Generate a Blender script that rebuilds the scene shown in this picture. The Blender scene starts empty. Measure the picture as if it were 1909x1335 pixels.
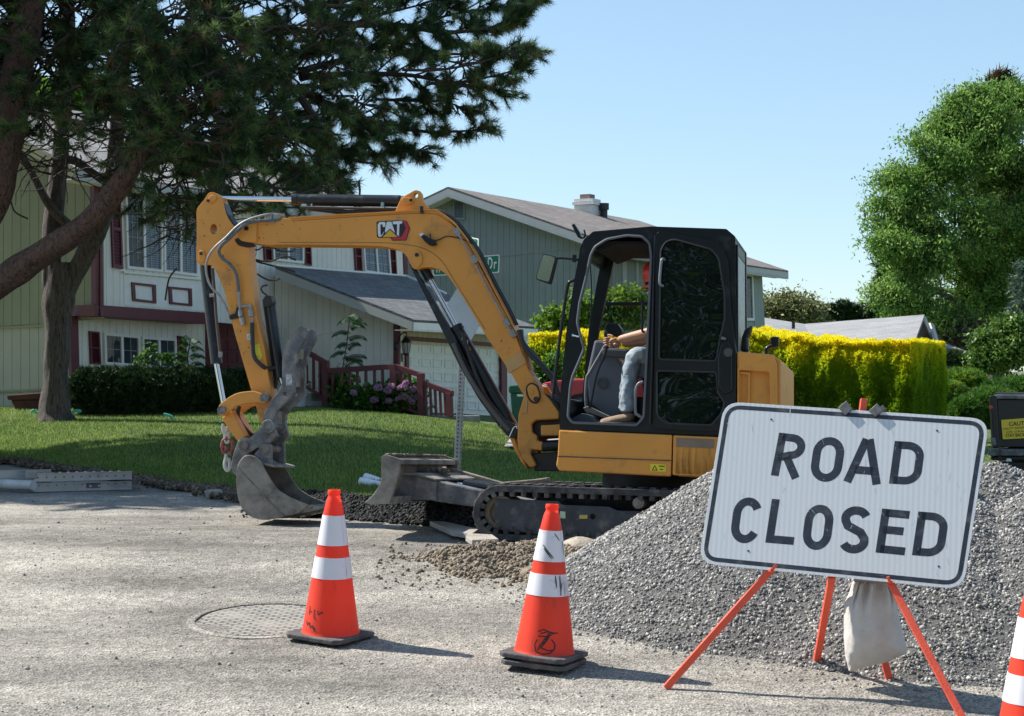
import bpy, bmesh, math, random
import numpy as np
from mathutils import Vector, Matrix
from mathutils.geometry import tessellate_polygon
R = math.radians
random.seed(7); rng = np.random.default_rng(11)
sc = bpy.context.scene
col = sc.collection
# ------------------------------------------------------------ camera, sky, sun
FL = 3100.0; CX = 954.5; HY = 687.0; CH = 1.65
cd = bpy.data.cameras.new('camera'); cam = bpy.data.objects.new('camera', cd); col.objects.link(cam)
cam.location = (0, 0, CH); cam.rotation_euler = (R(90), 0, 0)
cd.sensor_width = 36; cd.lens = FL/1909*36; cd.shift_y = 19.5/1909
cd.clip_end = 2000; cd.clip_start = .1
cd.dof.use_dof = True; cd.dof.focus_distance = 11.5; cd.dof.aperture_fstop = 16
sc.camera = cam
w = bpy.data.worlds.new('World'); sc.world = w; w.use_nodes = True
nt = w.node_tree; bg = nt.nodes['Background']
sky = nt.nodes.new('ShaderNodeTexSky'); sky.sky_type = 'NISHITA'; sky.sun_disc = False
SUN = Vector((-math.cos(R(25))*math.cos(R(46)), math.sin(R(25))*math.cos(R(46)), math.sin(R(46))))
sky.sun_elevation = R(46); sky.sun_rotation = math.atan2(SUN.x, SUN.y)
sky.air_density = 1.0; sky.dust_density = .1; sky.ozone_density = 2.0
gm = nt.nodes.new('ShaderNodeGamma'); gm.inputs[1].default_value = .62; nt.links.new(sky.outputs[0], gm.inputs[0])
sm_ = nt.nodes.new('ShaderNodeVectorMath'); sm_.operation = 'MULTIPLY'; sm_.inputs[1].default_value = (1.26, 1.48, 1.62); nt.links.new(gm.outputs[0], sm_.inputs[0]); nt.links.new(sm_.outputs[0], bg.inputs[0]); bg.inputs[1].default_value = .12
sl = bpy.data.lights.new('sun', 'SUN'); sl.energy = 4.9; sl.angle = R(.55); sl.color = (1, .95, .87)
so = bpy.data.objects.new('sun', sl); col.objects.link(so); so.rotation_euler = SUN.to_track_quat('Z', 'Y').to_euler(); so.location = (-20, 10, 30)
sc.view_settings.view_transform = 'Standard'; sc.view_settings.look = 'None'
sc.view_settings.exposure = .74; sc.view_settings.gamma = 1
sc.render.engine = 'CYCLES'
# ------------------------------------------------------------ geometry helpers
def ray(px, py): return Vector(((px-CX)/FL, 1, (HY-py)/FL))
def P(px, py, D): r = ray(px, py)*D; return Vector((r.x, r.y, r.z+CH))
def sst(a, b, t):
    t = min(1, max(0, (t-a)/(b-a))); return t*t*(3-2*t)
def lerp_tab(tab, x):
    if x <= tab[0][0]: return tab[0][1]
    for (a, b), (c, d) in zip(tab, tab[1:]):
        if x <= c: return b+(d-b)*(x-a)/(c-a)
    return tab[-1][1]
DE = [(-900, 36), (-300, 28), (0, 24.5), (250, 20.5), (450, 17.8), (700, 16), (900, 15.4), (1300, 15.2), (1600, 15.6), (2000, 17), (2600, 19)]
ZT = [(0, .84), (600, .82), (750, .70), (950, .46), (1100, .40), (1400, .30), (1900, .22)]
def pxof(x, y): return CX+FL*x/max(y, .5)
def zroad(y):
    if y < 10.2: return max(-.6, .085*(y-10.2))
    return .262*sst(10.0, 13.6, y)+.0*y
def zg(x, y):
    z = zroad(y)
    if y > 5:
        p = pxof(x, y); de = lerp_tab(DE, p)
        if y > de:
            t = min(1, (y-de)/(max(32, de+8)-de)); zt = lerp_tab(ZT, p)
            z = z+.05*sst(0, .5, y-de)+(zt-.31)*t
    return z
def G(px, py):
    r = ray(px, py); t = 5.0
    while t < 90:
        if CH+r.z*t < zg(r.x*t, t): break
        t += .05
    a, b = t-.05, t
    for _ in range(20):
        m = (a+b)/2
        if CH+r.z*m < zg(r.x*m, m): b = m
        else: a = m
    return Vector((r.x*b, b, CH+r.z*b))
class Pl:
    """a plane: n points away from the camera; pt() puts a picture point on it."""
    def __init__(s, n, p=None, k=None):
        s.n = Vector(n).normalized(); s.k = k if k is not None else s.n.dot(p)
        s.e = Vector((s.n.y, -s.n.x, 0)).normalized(); s.w = s.n.cross(s.e)*-1
        if s.w.z < 0: s.w = -s.w
        s.o = s.n*s.k
    def pt(s, px, py, off=0):
        r = ray(px, py); c = Vector((0, 0, CH))
        t = (s.k+off-c.dot(s.n))/r.dot(s.n); return c+r*t
    def pts(s, L, off=0): return [s.pt(a, b, off) for a, b in L]
    def uv(s, p): return (p.dot(s.e), p.dot(s.w))
    def xyz(s, u, v, off=0): return s.e*u+s.w*v+s.n*(s.k+off)
LOC = {}
class MB:
    def __init__(s): s.v = []; s.f = []; s.sm = False
    def add(s, vs, fs):
        b = len(s.v); s.v += [tuple(v) for v in vs]; s.f += [tuple(b+i for i in f) for f in fs]; return s
    def prism(s, pts, vec, holes=()):
        vec = Vector(vec); n = len(pts)
        if not holes:
            vs = list(pts)+[p+vec for p in pts]
            fs = [tuple(range(n)), tuple(range(2*n-1, n-1, -1))]+[(i, (i+1) % n, (i+1) % n+n, i+n) for i in range(n)]
            return s.add(vs, fs)
        loops = [list(pts)]+[list(h) for h in holes]
        flat = [p for l in loops for p in l]; m = len(flat)
        tris = tessellate_polygon([[Vector(p) for p in l] for l in loops])
        fs = [tuple(t) for t in tris]+[tuple(m+i for i in t[::-1]) for t in tris]
        b = 0
        for l in loops:
            k = len(l)
            fs += [(b+i, b+(i+1) % k, m+b+(i+1) % k, m+b+i) for i in range(k)]; b += k
        return s.add(flat+[p+vec for p in flat], fs)
    def box(s, c, sx, sy, sz, ax=None, ay=None, az=None):
        ax = Vector(ax or (1, 0, 0)); ay = Vector(ay or (0, 1, 0)); az = Vector(az or (0, 0, 1)); c = Vector(c)
        q = [c+ax*(a*sx/2)+ay*(b*sy/2)+az*(d*sz/2) for d in (-1, 1) for a, b in ((-1, -1), (1, -1), (1, 1), (-1, 1))]
        return s.add(q, [(0, 3, 2, 1), (4, 5, 6, 7), (0, 1, 5, 4), (1, 2, 6, 5), (2, 3, 7, 6), (3, 0, 4, 7)])
    def bar(s, a, b, wd, hg, up=(0, 0, 1)):
        a = Vector(a); b = Vector(b); d = (b-a).normalized(); up = Vector(up); x = d.cross(up).normalized(); y = x.cross(d)
        return s.box((a+b)/2, wd, hg, (b-a).length, x, y, d)
    def tube(s, path, r, n=10, cap=True):
        path = [Vector(p) for p in path]; m = len(path)
        rr = r if isinstance(r, (list, tuple)) else [r]*m
        vs = []; prev = None
        for i, p in enumerate(path):
            d = (path[min(i+1, m-1)]-path[max(i-1, 0)]).normalized()
            x = (d.cross(Vector((0, 0, 1))) if abs(d.z) < .95 else d.cross(Vector((1, 0, 0)))) if prev is None else prev-d*prev.dot(d)
            x.normalize(); prev = x; y = d.cross(x)
            vs += [p+(x*math.cos(t)+y*math.sin(t))*rr[i] for t in [2*math.pi*j/n for j in range(n)]]
        fs = [(i*n+j, i*n+(j+1) % n, (i+1)*n+(j+1) % n, (i+1)*n+j) for i in range(m-1) for j in range(n)]
        if cap: fs += [tuple(range(n-1, -1, -1)), tuple(range((m-1)*n, m*n))]
        s.sm = True; return s.add(vs, fs)
    def cyl(s, a, b, r, n=20): return s.tube([a, b], r, n)
    def ring(s, c, ax, r0, r1, th, n=28):
        ax = Vector(ax).normalized(); x = ax.orthogonal().normalized(); y = ax.cross(x); c = Vector(c)
        o = [c+(x*math.cos(t)+y*math.sin(t))*r1 for t in [2*math.pi*j/n for j in range(n)]]
        i = [c+(x*math.cos(t)+y*math.sin(t))*r0 for t in [2*math.pi*j/n for j in range(n)]]
        return s.prism2(o, i, ax*th)
    def prism2(s, o, i, vec):
        n = len(o); vec = Vector(vec); vs = o+i+[p+vec for p in o]+[p+vec for p in i]; fs = []
        for j in range(n):
            k = (j+1) % n
            fs += [(j, k, n+k, n+j), (2*n+j, 3*n+j, 3*n+k, 2*n+k), (j, 2*n+j, 2*n+k, k), (n+j, n+k, 3*n+k, 3*n+j)]
        return s.add(vs, fs)
    def lathe(s, prof, c, n=40, ax=(0, 0, 1)):
        ax = Vector(ax).normalized(); x = ax.orthogonal().normalized(); y = ax.cross(x); c = Vector(c); vs = []
        for h, r in prof: vs += [c+ax*h+(x*math.cos(t)+y*math.sin(t))*max(r, 1e-4) for t in [2*math.pi*j/n for j in range(n)]]
        m = len(prof); fs = [(i*n+j, i*n+(j+1) % n, (i+1)*n+(j+1) % n, (i+1)*n+j) for i in range(m-1) for j in range(n)]
        s.sm = True; return s.add(vs, fs)
    def obj(s, name, mat, parent=None, bev=0, kind=None, smooth=None, ang=38, loc=None, label=None, cat=None, group=None, fix=True):
        L = LOC[parent.name] if parent else (Vector(loc) if loc is not None else Vector((0, 0, 0)))
        me = bpy.data.meshes.new(name)
        me.from_pydata([(v[0]-L.x, v[1]-L.y, v[2]-L.z) for v in s.v], [], s.f)
        bm = bmesh.new(); bm.from_mesh(me)
        if fix: bmesh.ops.remove_doubles(bm, verts=bm.verts, dist=1e-5); bmesh.ops.recalc_face_normals(bm, faces=bm.faces)
        uvl = bm.loops.layers.uv.new('UVMap')
        for f in bm.faces:
            n = f.normal; t1 = Vector((-n.y, n.x, 0)) if abs(n.z) < .97 else Vector((1, 0, 0))
            if t1.length < 1e-6: t1 = Vector((1, 0, 0))
            t1.normalize(); t2 = n.cross(t1)
            for lp in f.loops: q = lp.vert.co+L; lp[uvl].uv = (q.dot(t1), q.dot(t2))
        bm.to_mesh(me); bm.free()
        me.materials.append(mat)
        sm = s.sm if smooth is None else smooth
        if sm: me.shade_smooth(); me.set_sharp_from_angle(angle=R(ang))
        o = bpy.data.objects.new(name, me); col.objects.link(o)
        if parent: o.parent = parent
        else: o.location = L
        LOC[o.name] = L
        if bev:
            b = o.modifiers.new('bevel', 'BEVEL'); b.width = bev; b.segments = 2; b.limit_method = 'ANGLE'; b.angle_limit = R(40)
        if kind: o['kind'] = kind
        if label: o['label'] = label
        if cat: o['category'] = cat
        if group: o['group'] = group
        return o
def thing(name, label, cat, loc, group=None):
    o = bpy.data.objects.new(name, None); col.objects.link(o); o.location = loc; o.empty_display_size = .2
    o['label'] = label; o['category'] = cat
    if group: o['group'] = group
    LOC[o.name] = Vector(loc); return o
def rawobj(name, V, F, mat, parent=None, kind=None, loc=(0, 0, 0), tone=None, smooth=False, **kw):
    """V (n,3) F (m,k) numpy arrays, one fast mesh; tone = a per-vertex colour-variation value"""
    L = LOC[parent.name] if parent else Vector(loc)
    V = np.asarray(V, dtype=np.float32)-np.array(L, dtype=np.float32)
    F = np.asarray(F, dtype=np.int32); me = bpy.data.meshes.new(name); k = F.shape[1]
    me.vertices.add(len(V)); me.vertices.foreach_set('co', V.ravel())
    me.loops.add(F.size); me.loops.foreach_set('vertex_index', F.ravel())
    me.polygons.add(len(F)); me.polygons.foreach_set('loop_start', np.arange(0, F.size, k, dtype=np.int32))
    me.update(calc_edges=True); me.validate()
    if tone is not None:
        a = me.attributes.new('tone', 'FLOAT', 'POINT'); a.data.foreach_set('value', np.asarray(tone, dtype=np.float32))
    me.materials.append(mat)
    if smooth: me.shade_smooth()
    o = bpy.data.objects.new(name, me); col.objects.link(o)
    if parent: o.parent = parent
    else: o.location = L
    LOC[o.name] = L
    if kind: o['kind'] = kind
    for a in kw: o[a] = kw[a]
    return o
def rnd(pts, r, n=4):
    """round the corners of a 2-D outline"""
    out = []; m = len(pts)
    for i in range(m):
        p = Vector(pts[i][:2]); a = Vector(pts[i-1][:2])-p; b = Vector(pts[(i+1) % m][:2])-p
        rr = min(r, a.length*.45, b.length*.45)
        p0 = p+a.normalized()*rr; p1 = p+b.normalized()*rr
        for j in range(n+1):
            t = j/n; q = p0*(1-t)**2+p*2*t*(1-t)+p1*t*t; out.append((q.x, q.y))
    return out
def cat(pts, n=6, closed=False):
    """smooth curve through points of any dimension"""
    pts = [Vector(p) for p in pts]; m = len(pts); out = []
    rngi = range(m if closed else m-1)
    for i in rngi:
        p0 = pts[i-1] if (i > 0 or closed) else pts[0]; p1 = pts[i]; p2 = pts[(i+1) % m]; p3 = pts[(i+2) % m] if (i+2 < m or closed) else pts[-1]
        for j in range(n):
            t = j/n; out.append(.5*((2*p1)+(p2-p0)*t+(2*p0-5*p1+4*p2-p3)*t*t+(3*p1-p0-3*p2+p3)*t**3))
    if not closed: out.append(pts[-1])
    return out
def clip(poly, x0, x1):
    """keep the part of a convex (u,v) outline between two u values"""
    for sgn, lim in ((1, x0), (-1, x1)):
        out = []
        for i in range(len(poly)):
            a, b = poly[i], poly[(i+1) % len(poly)]; da = sgn*(a[0]-lim); db = sgn*(b[0]-lim)
            if da >= 0: out.append(a)
            if da*db < 0: t = da/(da-db); out.append((a[0]+(b[0]-a[0])*t, a[1]+(b[1]-a[1])*t))
        poly = out
        if len(poly) < 3: return []
    return poly
_tc = {}
def text_mesh(s, size=1, bold=0, sx=1):
    key = (s, bold)
    if key not in _tc:
        cu = bpy.data.curves.new('t', 'FONT'); cu.body = s; cu.size = 1; cu.offset = bold; cu.resolution_u = 4
        ob = bpy.data.objects.new('t', cu); col.objects.link(ob)
        me = ob.to_mesh(); vs = [(v.co.x, v.co.y) for v in me.vertices]; fs = [tuple(p.vertices) for p in me.polygons]
        ob.to_mesh_clear(); bpy.data.objects.remove(ob); bpy.data.curves.remove(cu); _tc[key] = (vs, fs)
    vs, fs = _tc[key]
    x0 = min(v[0] for v in vs); x1 = max(v[0] for v in vs); y0 = min(v[1] for v in vs); y1 = max(v[1] for v in vs)
    return [((v[0]-x0)/(x1-x0), (v[1]-y0)/(y1-y0)) for v in vs], fs, (x1-x0)/(y1-y0)
def put_text(mb, s, bl, right, up, bold=0):
    """writing filling the box bl, bl+right, bl+up"""
    vs, fs, _ = text_mesh(s, bold=bold); mb.add([bl+right*a+up*b for a, b in vs], fs)
# ------------------------------------------------------------ materials
def nd(nt, t, **kw):
    n = nt.nodes.new(t)
    for k, v in kw.items():
        if k.startswith('i_'): n.inputs[k[2:].replace('_', ' ')].default_value = v
        else: setattr(n, k, v)
    return n
def mixc(nt, fac, a, b, mode='MIX'):
    m = nt.nodes.new('ShaderNodeMix'); m.data_type = 'RGBA'; m.blend_type = mode; m.clamp_factor = True
    for s, v in ((m.inputs[0], fac), (m.inputs[6], a), (m.inputs[7], b)):
        if hasattr(v, 'links') or isinstance(v, bpy.types.NodeSocket): nt.links.new(v, s)
        else: s.default_value = v if not isinstance(v, (tuple, list)) else tuple(v)+(1,)*(4-len(v))
    return m.outputs[2]
def ramp(nt, src, *stops):
    r = nt.nodes.new('ShaderNodeValToRGB'); nt.links.new(src, r.inputs[0]); e = r.color_ramp.elements
    while len(e) < len(stops): e.new(.5)
    for x, (p, c) in zip(e, stops): x.position = p; x.color = (c, c, c, 1) if not isinstance(c, (tuple, list)) else tuple(c)+(1,)
    return r.outputs[0]
def noise(nt, vec, scale, detail=4, rough=.55, dist=0):
    n = nd(nt, 'ShaderNodeTexNoise'); n.inputs['Scale'].default_value = scale; n.inputs['Detail'].default_value = detail
    n.inputs['Roughness'].default_value = rough; n.inputs['Distortion'].default_value = dist
    if vec is not None: nt.links.new(vec, n.inputs['Vector'])
    return n.outputs[0]
def newmat(name):
    m = bpy.data.materials.new(name); m.use_nodes = True; nt = m.node_tree
    b = nt.nodes['Principled BSDF']; return m, nt, b
def vecs(nt, space='Object', scale=None):
    tc = nt.nodes.new('ShaderNodeTexCoord'); o = tc.outputs[space]
    if scale:
        mp = nt.nodes.new('ShaderNodeMapping'); mp.inputs['Scale'].default_value = scale; nt.links.new(o, mp.inputs[0]); o = mp.outputs[0]
    return o
def setbump(nt, b, h, strength=.3, dist=.02):
    bp = nt.nodes.new('ShaderNodeBump'); bp.inputs['Strength'].default_value = strength; bp.inputs['Distance'].default_value = dist
    nt.links.new(h, bp.inputs['Height']); nt.links.new(bp.outputs[0], b.inputs['Normal'])
def mat(name, c, rough=.6, metal=0, var=.15, vs=5, bump=0, bs=80, spec=.5, dirt=None, damt=.5, dscale=3, scr=None, trans=0, coat=0):
    m, nt, b = newmat(name); v = vecs(nt)
    n1 = noise(nt, v, vs, 5); f = ramp(nt, n1, (.3, 0.), (.7, 1.))
    c2 = tuple(x*(1-var) for x in c); c1 = tuple(min(1, x*(1+var)) for x in c)
    out = mixc(nt, f, c2, c1)
    rr = None
    if dirt:
        n2 = noise(nt, v, dscale, 8, .65); f2 = ramp(nt, n2, (max(0, .62-damt*.35), 0.), (.72, 1.))
        mm = nt.nodes.new('ShaderNodeMath'); mm.operation = 'MULTIPLY'; mm.inputs[1].default_value = min(1, .35+damt); nt.links.new(f2, mm.inputs[0])
        out = mixc(nt, mm.outputs[0], out, dirt); rr = mm.outputs[0]
    if scr:
        n3 = noise(nt, vecs(nt, 'Object', (3, 3, 60)), 4, 3, .6); f3 = ramp(nt, n3, (.64, 0.), (.7, .6)); out = mixc(nt, f3, out, scr)
    nt.links.new(out, b.inputs['Base Color'])
    b.inputs['Roughness'].default_value = rough; b.inputs['Metallic'].default_value = metal; b.inputs['Specular IOR Level'].default_value = spec
    if coat: b.inputs['Coat Weight'].default_value = coat; b.inputs['Coat Roughness'].default_value = .15
    if rr is not None and rough < .6:
        mx = nt.nodes.new('ShaderNodeMapRange'); nt.links.new(rr, mx.inputs[0]); mx.inputs[3].default_value = rough; mx.inputs[4].default_value = .85; nt.links.new(mx.outputs[0], b.inputs['Roughness'])
    if bump: setbump(nt, b, noise(nt, v, bs, 5), bump)
    if trans:
        t = nt.nodes.new('ShaderNodeBsdfTranslucent'); nt.links.new(out, t.inputs[0]); mx = nt.nodes.new('ShaderNodeMixShader'); mx.inputs[0].default_value = trans
        nt.links.new(b.outputs[0], mx.inputs[1]); nt.links.new(t.outputs[0], mx.inputs[2]); nt.links.new(mx.outputs[0], nt.nodes['Material Output'].inputs[0])
    return m
def leafmat(name, dark, mid, light, rough=.55, trans=.35, ns=.6):
    m, nt, b = newmat(name); at = nt.nodes.new('ShaderNodeAttribute'); at.attribute_name = 'tone'
    n1 = noise(nt, vecs(nt), ns, 3); ad = nt.nodes.new('ShaderNodeMath'); ad.operation = 'MULTIPLY_ADD'
    nt.links.new(n1, ad.inputs[0]); ad.inputs[1].default_value = .6; nt.links.new(at.outputs['Fac'], ad.inputs[2])
    su = nt.nodes.new('ShaderNodeMath'); su.operation = 'SUBTRACT'; nt.links.new(ad.outputs[0], su.inputs[0]); su.inputs[1].default_value = .3
    out = ramp(nt, su.outputs[0], (0, dark), (.5, mid), (1, light))
    nt.links.new(out, b.inputs['Base Color']); b.inputs['Roughness'].default_value = rough; b.inputs['Specular IOR Level'].default_value = .3
    t = nt.nodes.new('ShaderNodeBsdfTranslucent'); nt.links.new(out, t.inputs[0]); mx = nt.nodes.new('ShaderNodeMixShader'); mx.inputs[0].default_value = trans
    nt.links.new(b.outputs[0], mx.inputs[1]); nt.links.new(t.outputs[0], mx.inputs[2]); nt.links.new(mx.outputs[0], nt.nodes['Material Output'].inputs[0])
    return m
def shingle(name, c1, c2, mort, sx=.32, sy=.14):
    m, nt, b = newmat(name); v = vecs(nt, 'UV')
    br = nt.nodes.new('ShaderNodeTexBrick'); nt.links.new(v, br.inputs['Vector']); br.inputs['Scale'].default_value = 1
    br.inputs['Brick Width'].default_value = sx; br.inputs['Row Height'].default_value = sy; br.inputs['Mortar Size'].default_value = .008
    br.inputs['Color1'].default_value = c1+(1,); br.inputs['Color2'].default_value = c2+(1,); br.inputs['Mortar'].default_value = mort+(1,); br.inputs['Bias'].default_value = 0
    n1 = noise(nt, v, 40, 4, .7); o = mixc(nt, .5, br.outputs[0], ramp(nt, n1, (.3, .25), (.7, .75)), 'OVERLAY')
    n2 = noise(nt, v, .6, 4, .6); o = mixc(nt, .4, o, ramp(nt, n2, (.3, .3), (.7, .7)), 'OVERLAY')
    nt.links.new(o, b.inputs['Base Color']); b.inputs['Roughness'].default_value = .9
    setbump(nt, b, br.outputs[0], .5, .02); return m
def glassmat(name, tint, alpha, rough=.02):
    m, nt, b = newmat(name); b.inputs['Base Color'].default_value = tint+(1,); b.inputs['Roughness'].default_value = rough
    b.inputs['Specular IOR Level'].default_value = .6; b.inputs['Alpha'].default_value = alpha; return m
# ============================================================ SETTING: ground
def grid(name, rows, cols, fz, m, kind='structure'):
    V = []; F = []; nc = len(cols)
    for r in rows:
        for c in cols:
            x, y = r(c) if callable(r) else (None, None); V.append((x, y, fz(x, y)))
    for i in range(len(rows)-1):
        for j in range(nc-1): a = i*nc+j; F.append((a, a+1, a+nc+1, a+nc))
    return rawobj(name, V, F, m, kind=kind, smooth=True)
def m_road():
    m, nt, b = newmat('road_gravel'); v = vecs(nt)
    big = noise(nt, vecs(nt, 'Object', (.35, .9, 1)), 1.2, 5, .6); str_ = noise(nt, vecs(nt, 'Object', (.35, 1.5, 1)), 1.3, 8, .72)
    c = mixc(nt, ramp(nt, big, (.35, 0.), (.65, 1.)), (.165, .152, .133), (.39, .36, .31))
    c = mixc(nt, ramp(nt, str_, (.48, 0.), (.66, .5)), c, (.165, .155, .145))
    vo = nd(nt, 'ShaderNodeTexVoronoi'); nt.links.new(v, vo.inputs['Vector']); vo.inputs['Scale'].default_value = 70
    ch = ramp(nt, vo.outputs['Color'], (.1, .18), (.5, .5), (.95, .8)); c = mixc(nt, .72, c, ch, 'OVERLAY'); c = mixc(nt, .5, c, ramp(nt, noise(nt, v, 9, 8, .75), (.3, .2), (.7, .8)), 'OVERLAY')
    v3 = nd(nt, 'ShaderNodeTexVoronoi'); nt.links.new(v, v3.inputs['Vector']); v3.inputs['Scale'].default_value = 26
    n5 = noise(nt, v, 3, 3); mm = nt.nodes.new('ShaderNodeMath'); mm.operation = 'MULTIPLY'
    nt.links.new(ramp(nt, v3.outputs['Distance'], (.12, 1.), (.22, 0.)), mm.inputs[0]); nt.links.new(ramp(nt, n5, (.5, 0.), (.62, .8)), mm.inputs[1])
    c = mixc(nt, mm.outputs[0], c, (.10, .095, .09))
    nt.links.new(c, b.inputs['Base Color']); b.inputs['Roughness'].default_value = .95; b.inputs['Specular IOR Level'].default_value = .2
    h = mixc(nt, .5, vo.outputs['Distance'], noise(nt, v, 14, 6, .7)); setbump(nt, b, h, .8, .02); return m
def m_lawn():
    m, nt, b = newmat('lawn_soil'); v = vecs(nt)
    c = mixc(nt, ramp(nt, noise(nt, v, .9, 5), (.35, 0.), (.65, 1.)), (.04, .07, .016), (.09, .13, .035))
    c = mixc(nt, ramp(nt, noise(nt, v, 30, 5), (.4, 0.), (.7, .6)), c, (.13, .15, .045))
    nt.links.new(c, b.inputs['Base Color']); b.inputs['Roughness'].default_value = .95; setbump(nt, b, noise(nt, v, 60, 4), .8, .03); return m
M_ROAD = m_road(); M_LAWN = m_lawn()
from mathutils import noise as mn
def edge_y(p): return lerp_tab(DE, p)+.16*mn.noise(Vector((p*.012, 0, 0)))+.07*mn.noise(Vector((p*.07, 3, 0)))
def zroad_n(x, y):
    return zg(x, min(y, lerp_tab(DE, pxof(x, y))))+.020*mn.noise(Vector((x*.9, y*.9, 0)))+.007*mn.noise(Vector((x*4, y*4, 2)))+.012*mn.noise(Vector((x*.5, y*3.1, 5)))
cols = [-1400+20*i for i in range(226)]
NR = 150
V = []
for i in range(NR):
    for p in cols:
        de = edge_y(p)+.45; t = i/(NR-1); y = 3.0*(de/3.0)**t; x = (p-CX)/FL*y; V.append((x, y, zroad_n(x, y)))
nc = len(cols); F = [(i*nc+j, i*nc+j+1, (i+1)*nc+j+1, (i+1)*nc+j) for i in range(NR-1) for j in range(nc-1)]
rawobj('road', V, F, M_ROAD, kind='structure', smooth=True)
V = []; NR = 90
for i in range(NR):
    for p in cols:
        de = edge_y(p); t = i/(NR-1); y = de*(140/de)**(t**1.3); x = (p-CX)/FL*y
        z = zg(x, y)+(.03*mn.noise(Vector((x*.4, y*.4, 0)))) if i else zg(x, y)-.12
        if i == 1: z += .05
        V.append((x, y, z))
F = [(i*nc+j, i*nc+j+1, (i+1)*nc+j+1, (i+1)*nc+j) for i in range(NR-1) for j in range(nc-1)]
rawobj('lawn', V, F, M_LAWN, kind='structure', smooth=True)
# the surrounding ground, one sheet reaching the horizon, just under the detailed sheets
rawobj('ground', [(-900, -300, -1.2), (900, -300, -1.2), (900, 1500, -1.2), (-900, 1500, -1.2)], [(0, 1, 2, 3)], mat('far_ground', (.16, .15, .1), .95, bump=.3, bs=2), kind='structure')
rawobj('road_behind', [(-40, -40, -.62), (40, -40, -.62), (40, 3.3, -.62), (-40, 3.3, -.62)], [(0, 1, 2, 3)], M_ROAD, kind='structure')

# ---- stones
PHI = (1+5**.5)/2
ICO = np.array([(-1, PHI, 0), (1, PHI, 0), (-1, -PHI, 0), (1, -PHI, 0), (0, -1, PHI), (0, 1, PHI), (0, -1, -PHI), (0, 1, -PHI), (PHI, 0, -1), (PHI, 0, 1), (-PHI, 0, -1), (-PHI, 0, 1)])/1.9
ICF = np.array([(0, 11, 5), (0, 5, 1), (0, 1, 7), (0, 7, 10), (0, 10, 11), (1, 5, 9), (5, 11, 4), (11, 10, 2), (10, 7, 6), (7, 1, 8), (3, 9, 4), (3, 4, 2), (3, 2, 6), (3, 6, 8), (3, 8, 9), (4, 9, 5), (2, 4, 11), (6, 2, 10), (8, 6, 7), (9, 8, 1)])
def rotm(n):
    q = rng.normal(size=(n, 4)); q /= np.linalg.norm(q, axis=1)[:, None]; a, b, c, d = q.T
    return np.stack([np.stack([1-2*(c*c+d*d), 2*(b*c-a*d), 2*(b*d+a*c)], 1), np.stack([2*(b*c+a*d), 1-2*(b*b+d*d), 2*(c*d-a*b)], 1), np.stack([2*(b*d-a*c), 2*(c*d+a*b), 1-2*(b*b+c*c)], 1)], 1)
def stones(C, S, squash=.62, jit=.22):
    n = len(C); v = ICO[None]*(1+rng.normal(0, jit, (n, 12, 1)))*np.stack([np.ones(n), rng.uniform(squash, 1, n), rng.uniform(squash*.8, .95, n)], 1)[:, None, :]
    v = np.einsum('nij,nkj->nki', rotm(n), v)*np.asarray(S)[:, None, None]*.5+np.asarray(C)[:, None, :]
    F = (ICF[None]+(np.arange(n)*12)[:, None, None]).reshape(-1, 3); t = np.repeat(rng.uniform(0, 1, n), 12)
    return v.reshape(-1, 3), F, t
def stonemat(name, a, b_, c_, rough=.85):
    m, nt, b = newmat(name); at = nt.nodes.new('ShaderNodeAttribute'); at.attribute_name = 'tone'
    o = ramp(nt, at.outputs['Fac'], (0, a), (.5, b_), (1, c_)); n1 = noise(nt, vecs(nt), 90, 3)
    o = mixc(nt, .35, o, ramp(nt, n1, (.3, .3), (.7, .7)), 'OVERLAY')
    nt.links.new(o, b.inputs['Base Color']); b.inputs['Roughness'].default_value = rough; return m
M_GRAV = stonemat('crushed_gravel', (.09, .09, .092), (.26, .25, .24), (.52, .50, .455))
M_GRAVB = mat('gravel_fines', (.12, .116, .11), .95, var=.3, vs=20, bump=.8, bs=60)
M_DIRTS = stonemat('dirt_clods', (.11, .085, .06), (.205, .16, .112), (.34, .285, .215), .95)
M_ASPH = stonemat('asphalt_crumbs', (.006, .006, .007), (.015, .015, .016), (.05, .05, .048), .9)

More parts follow.
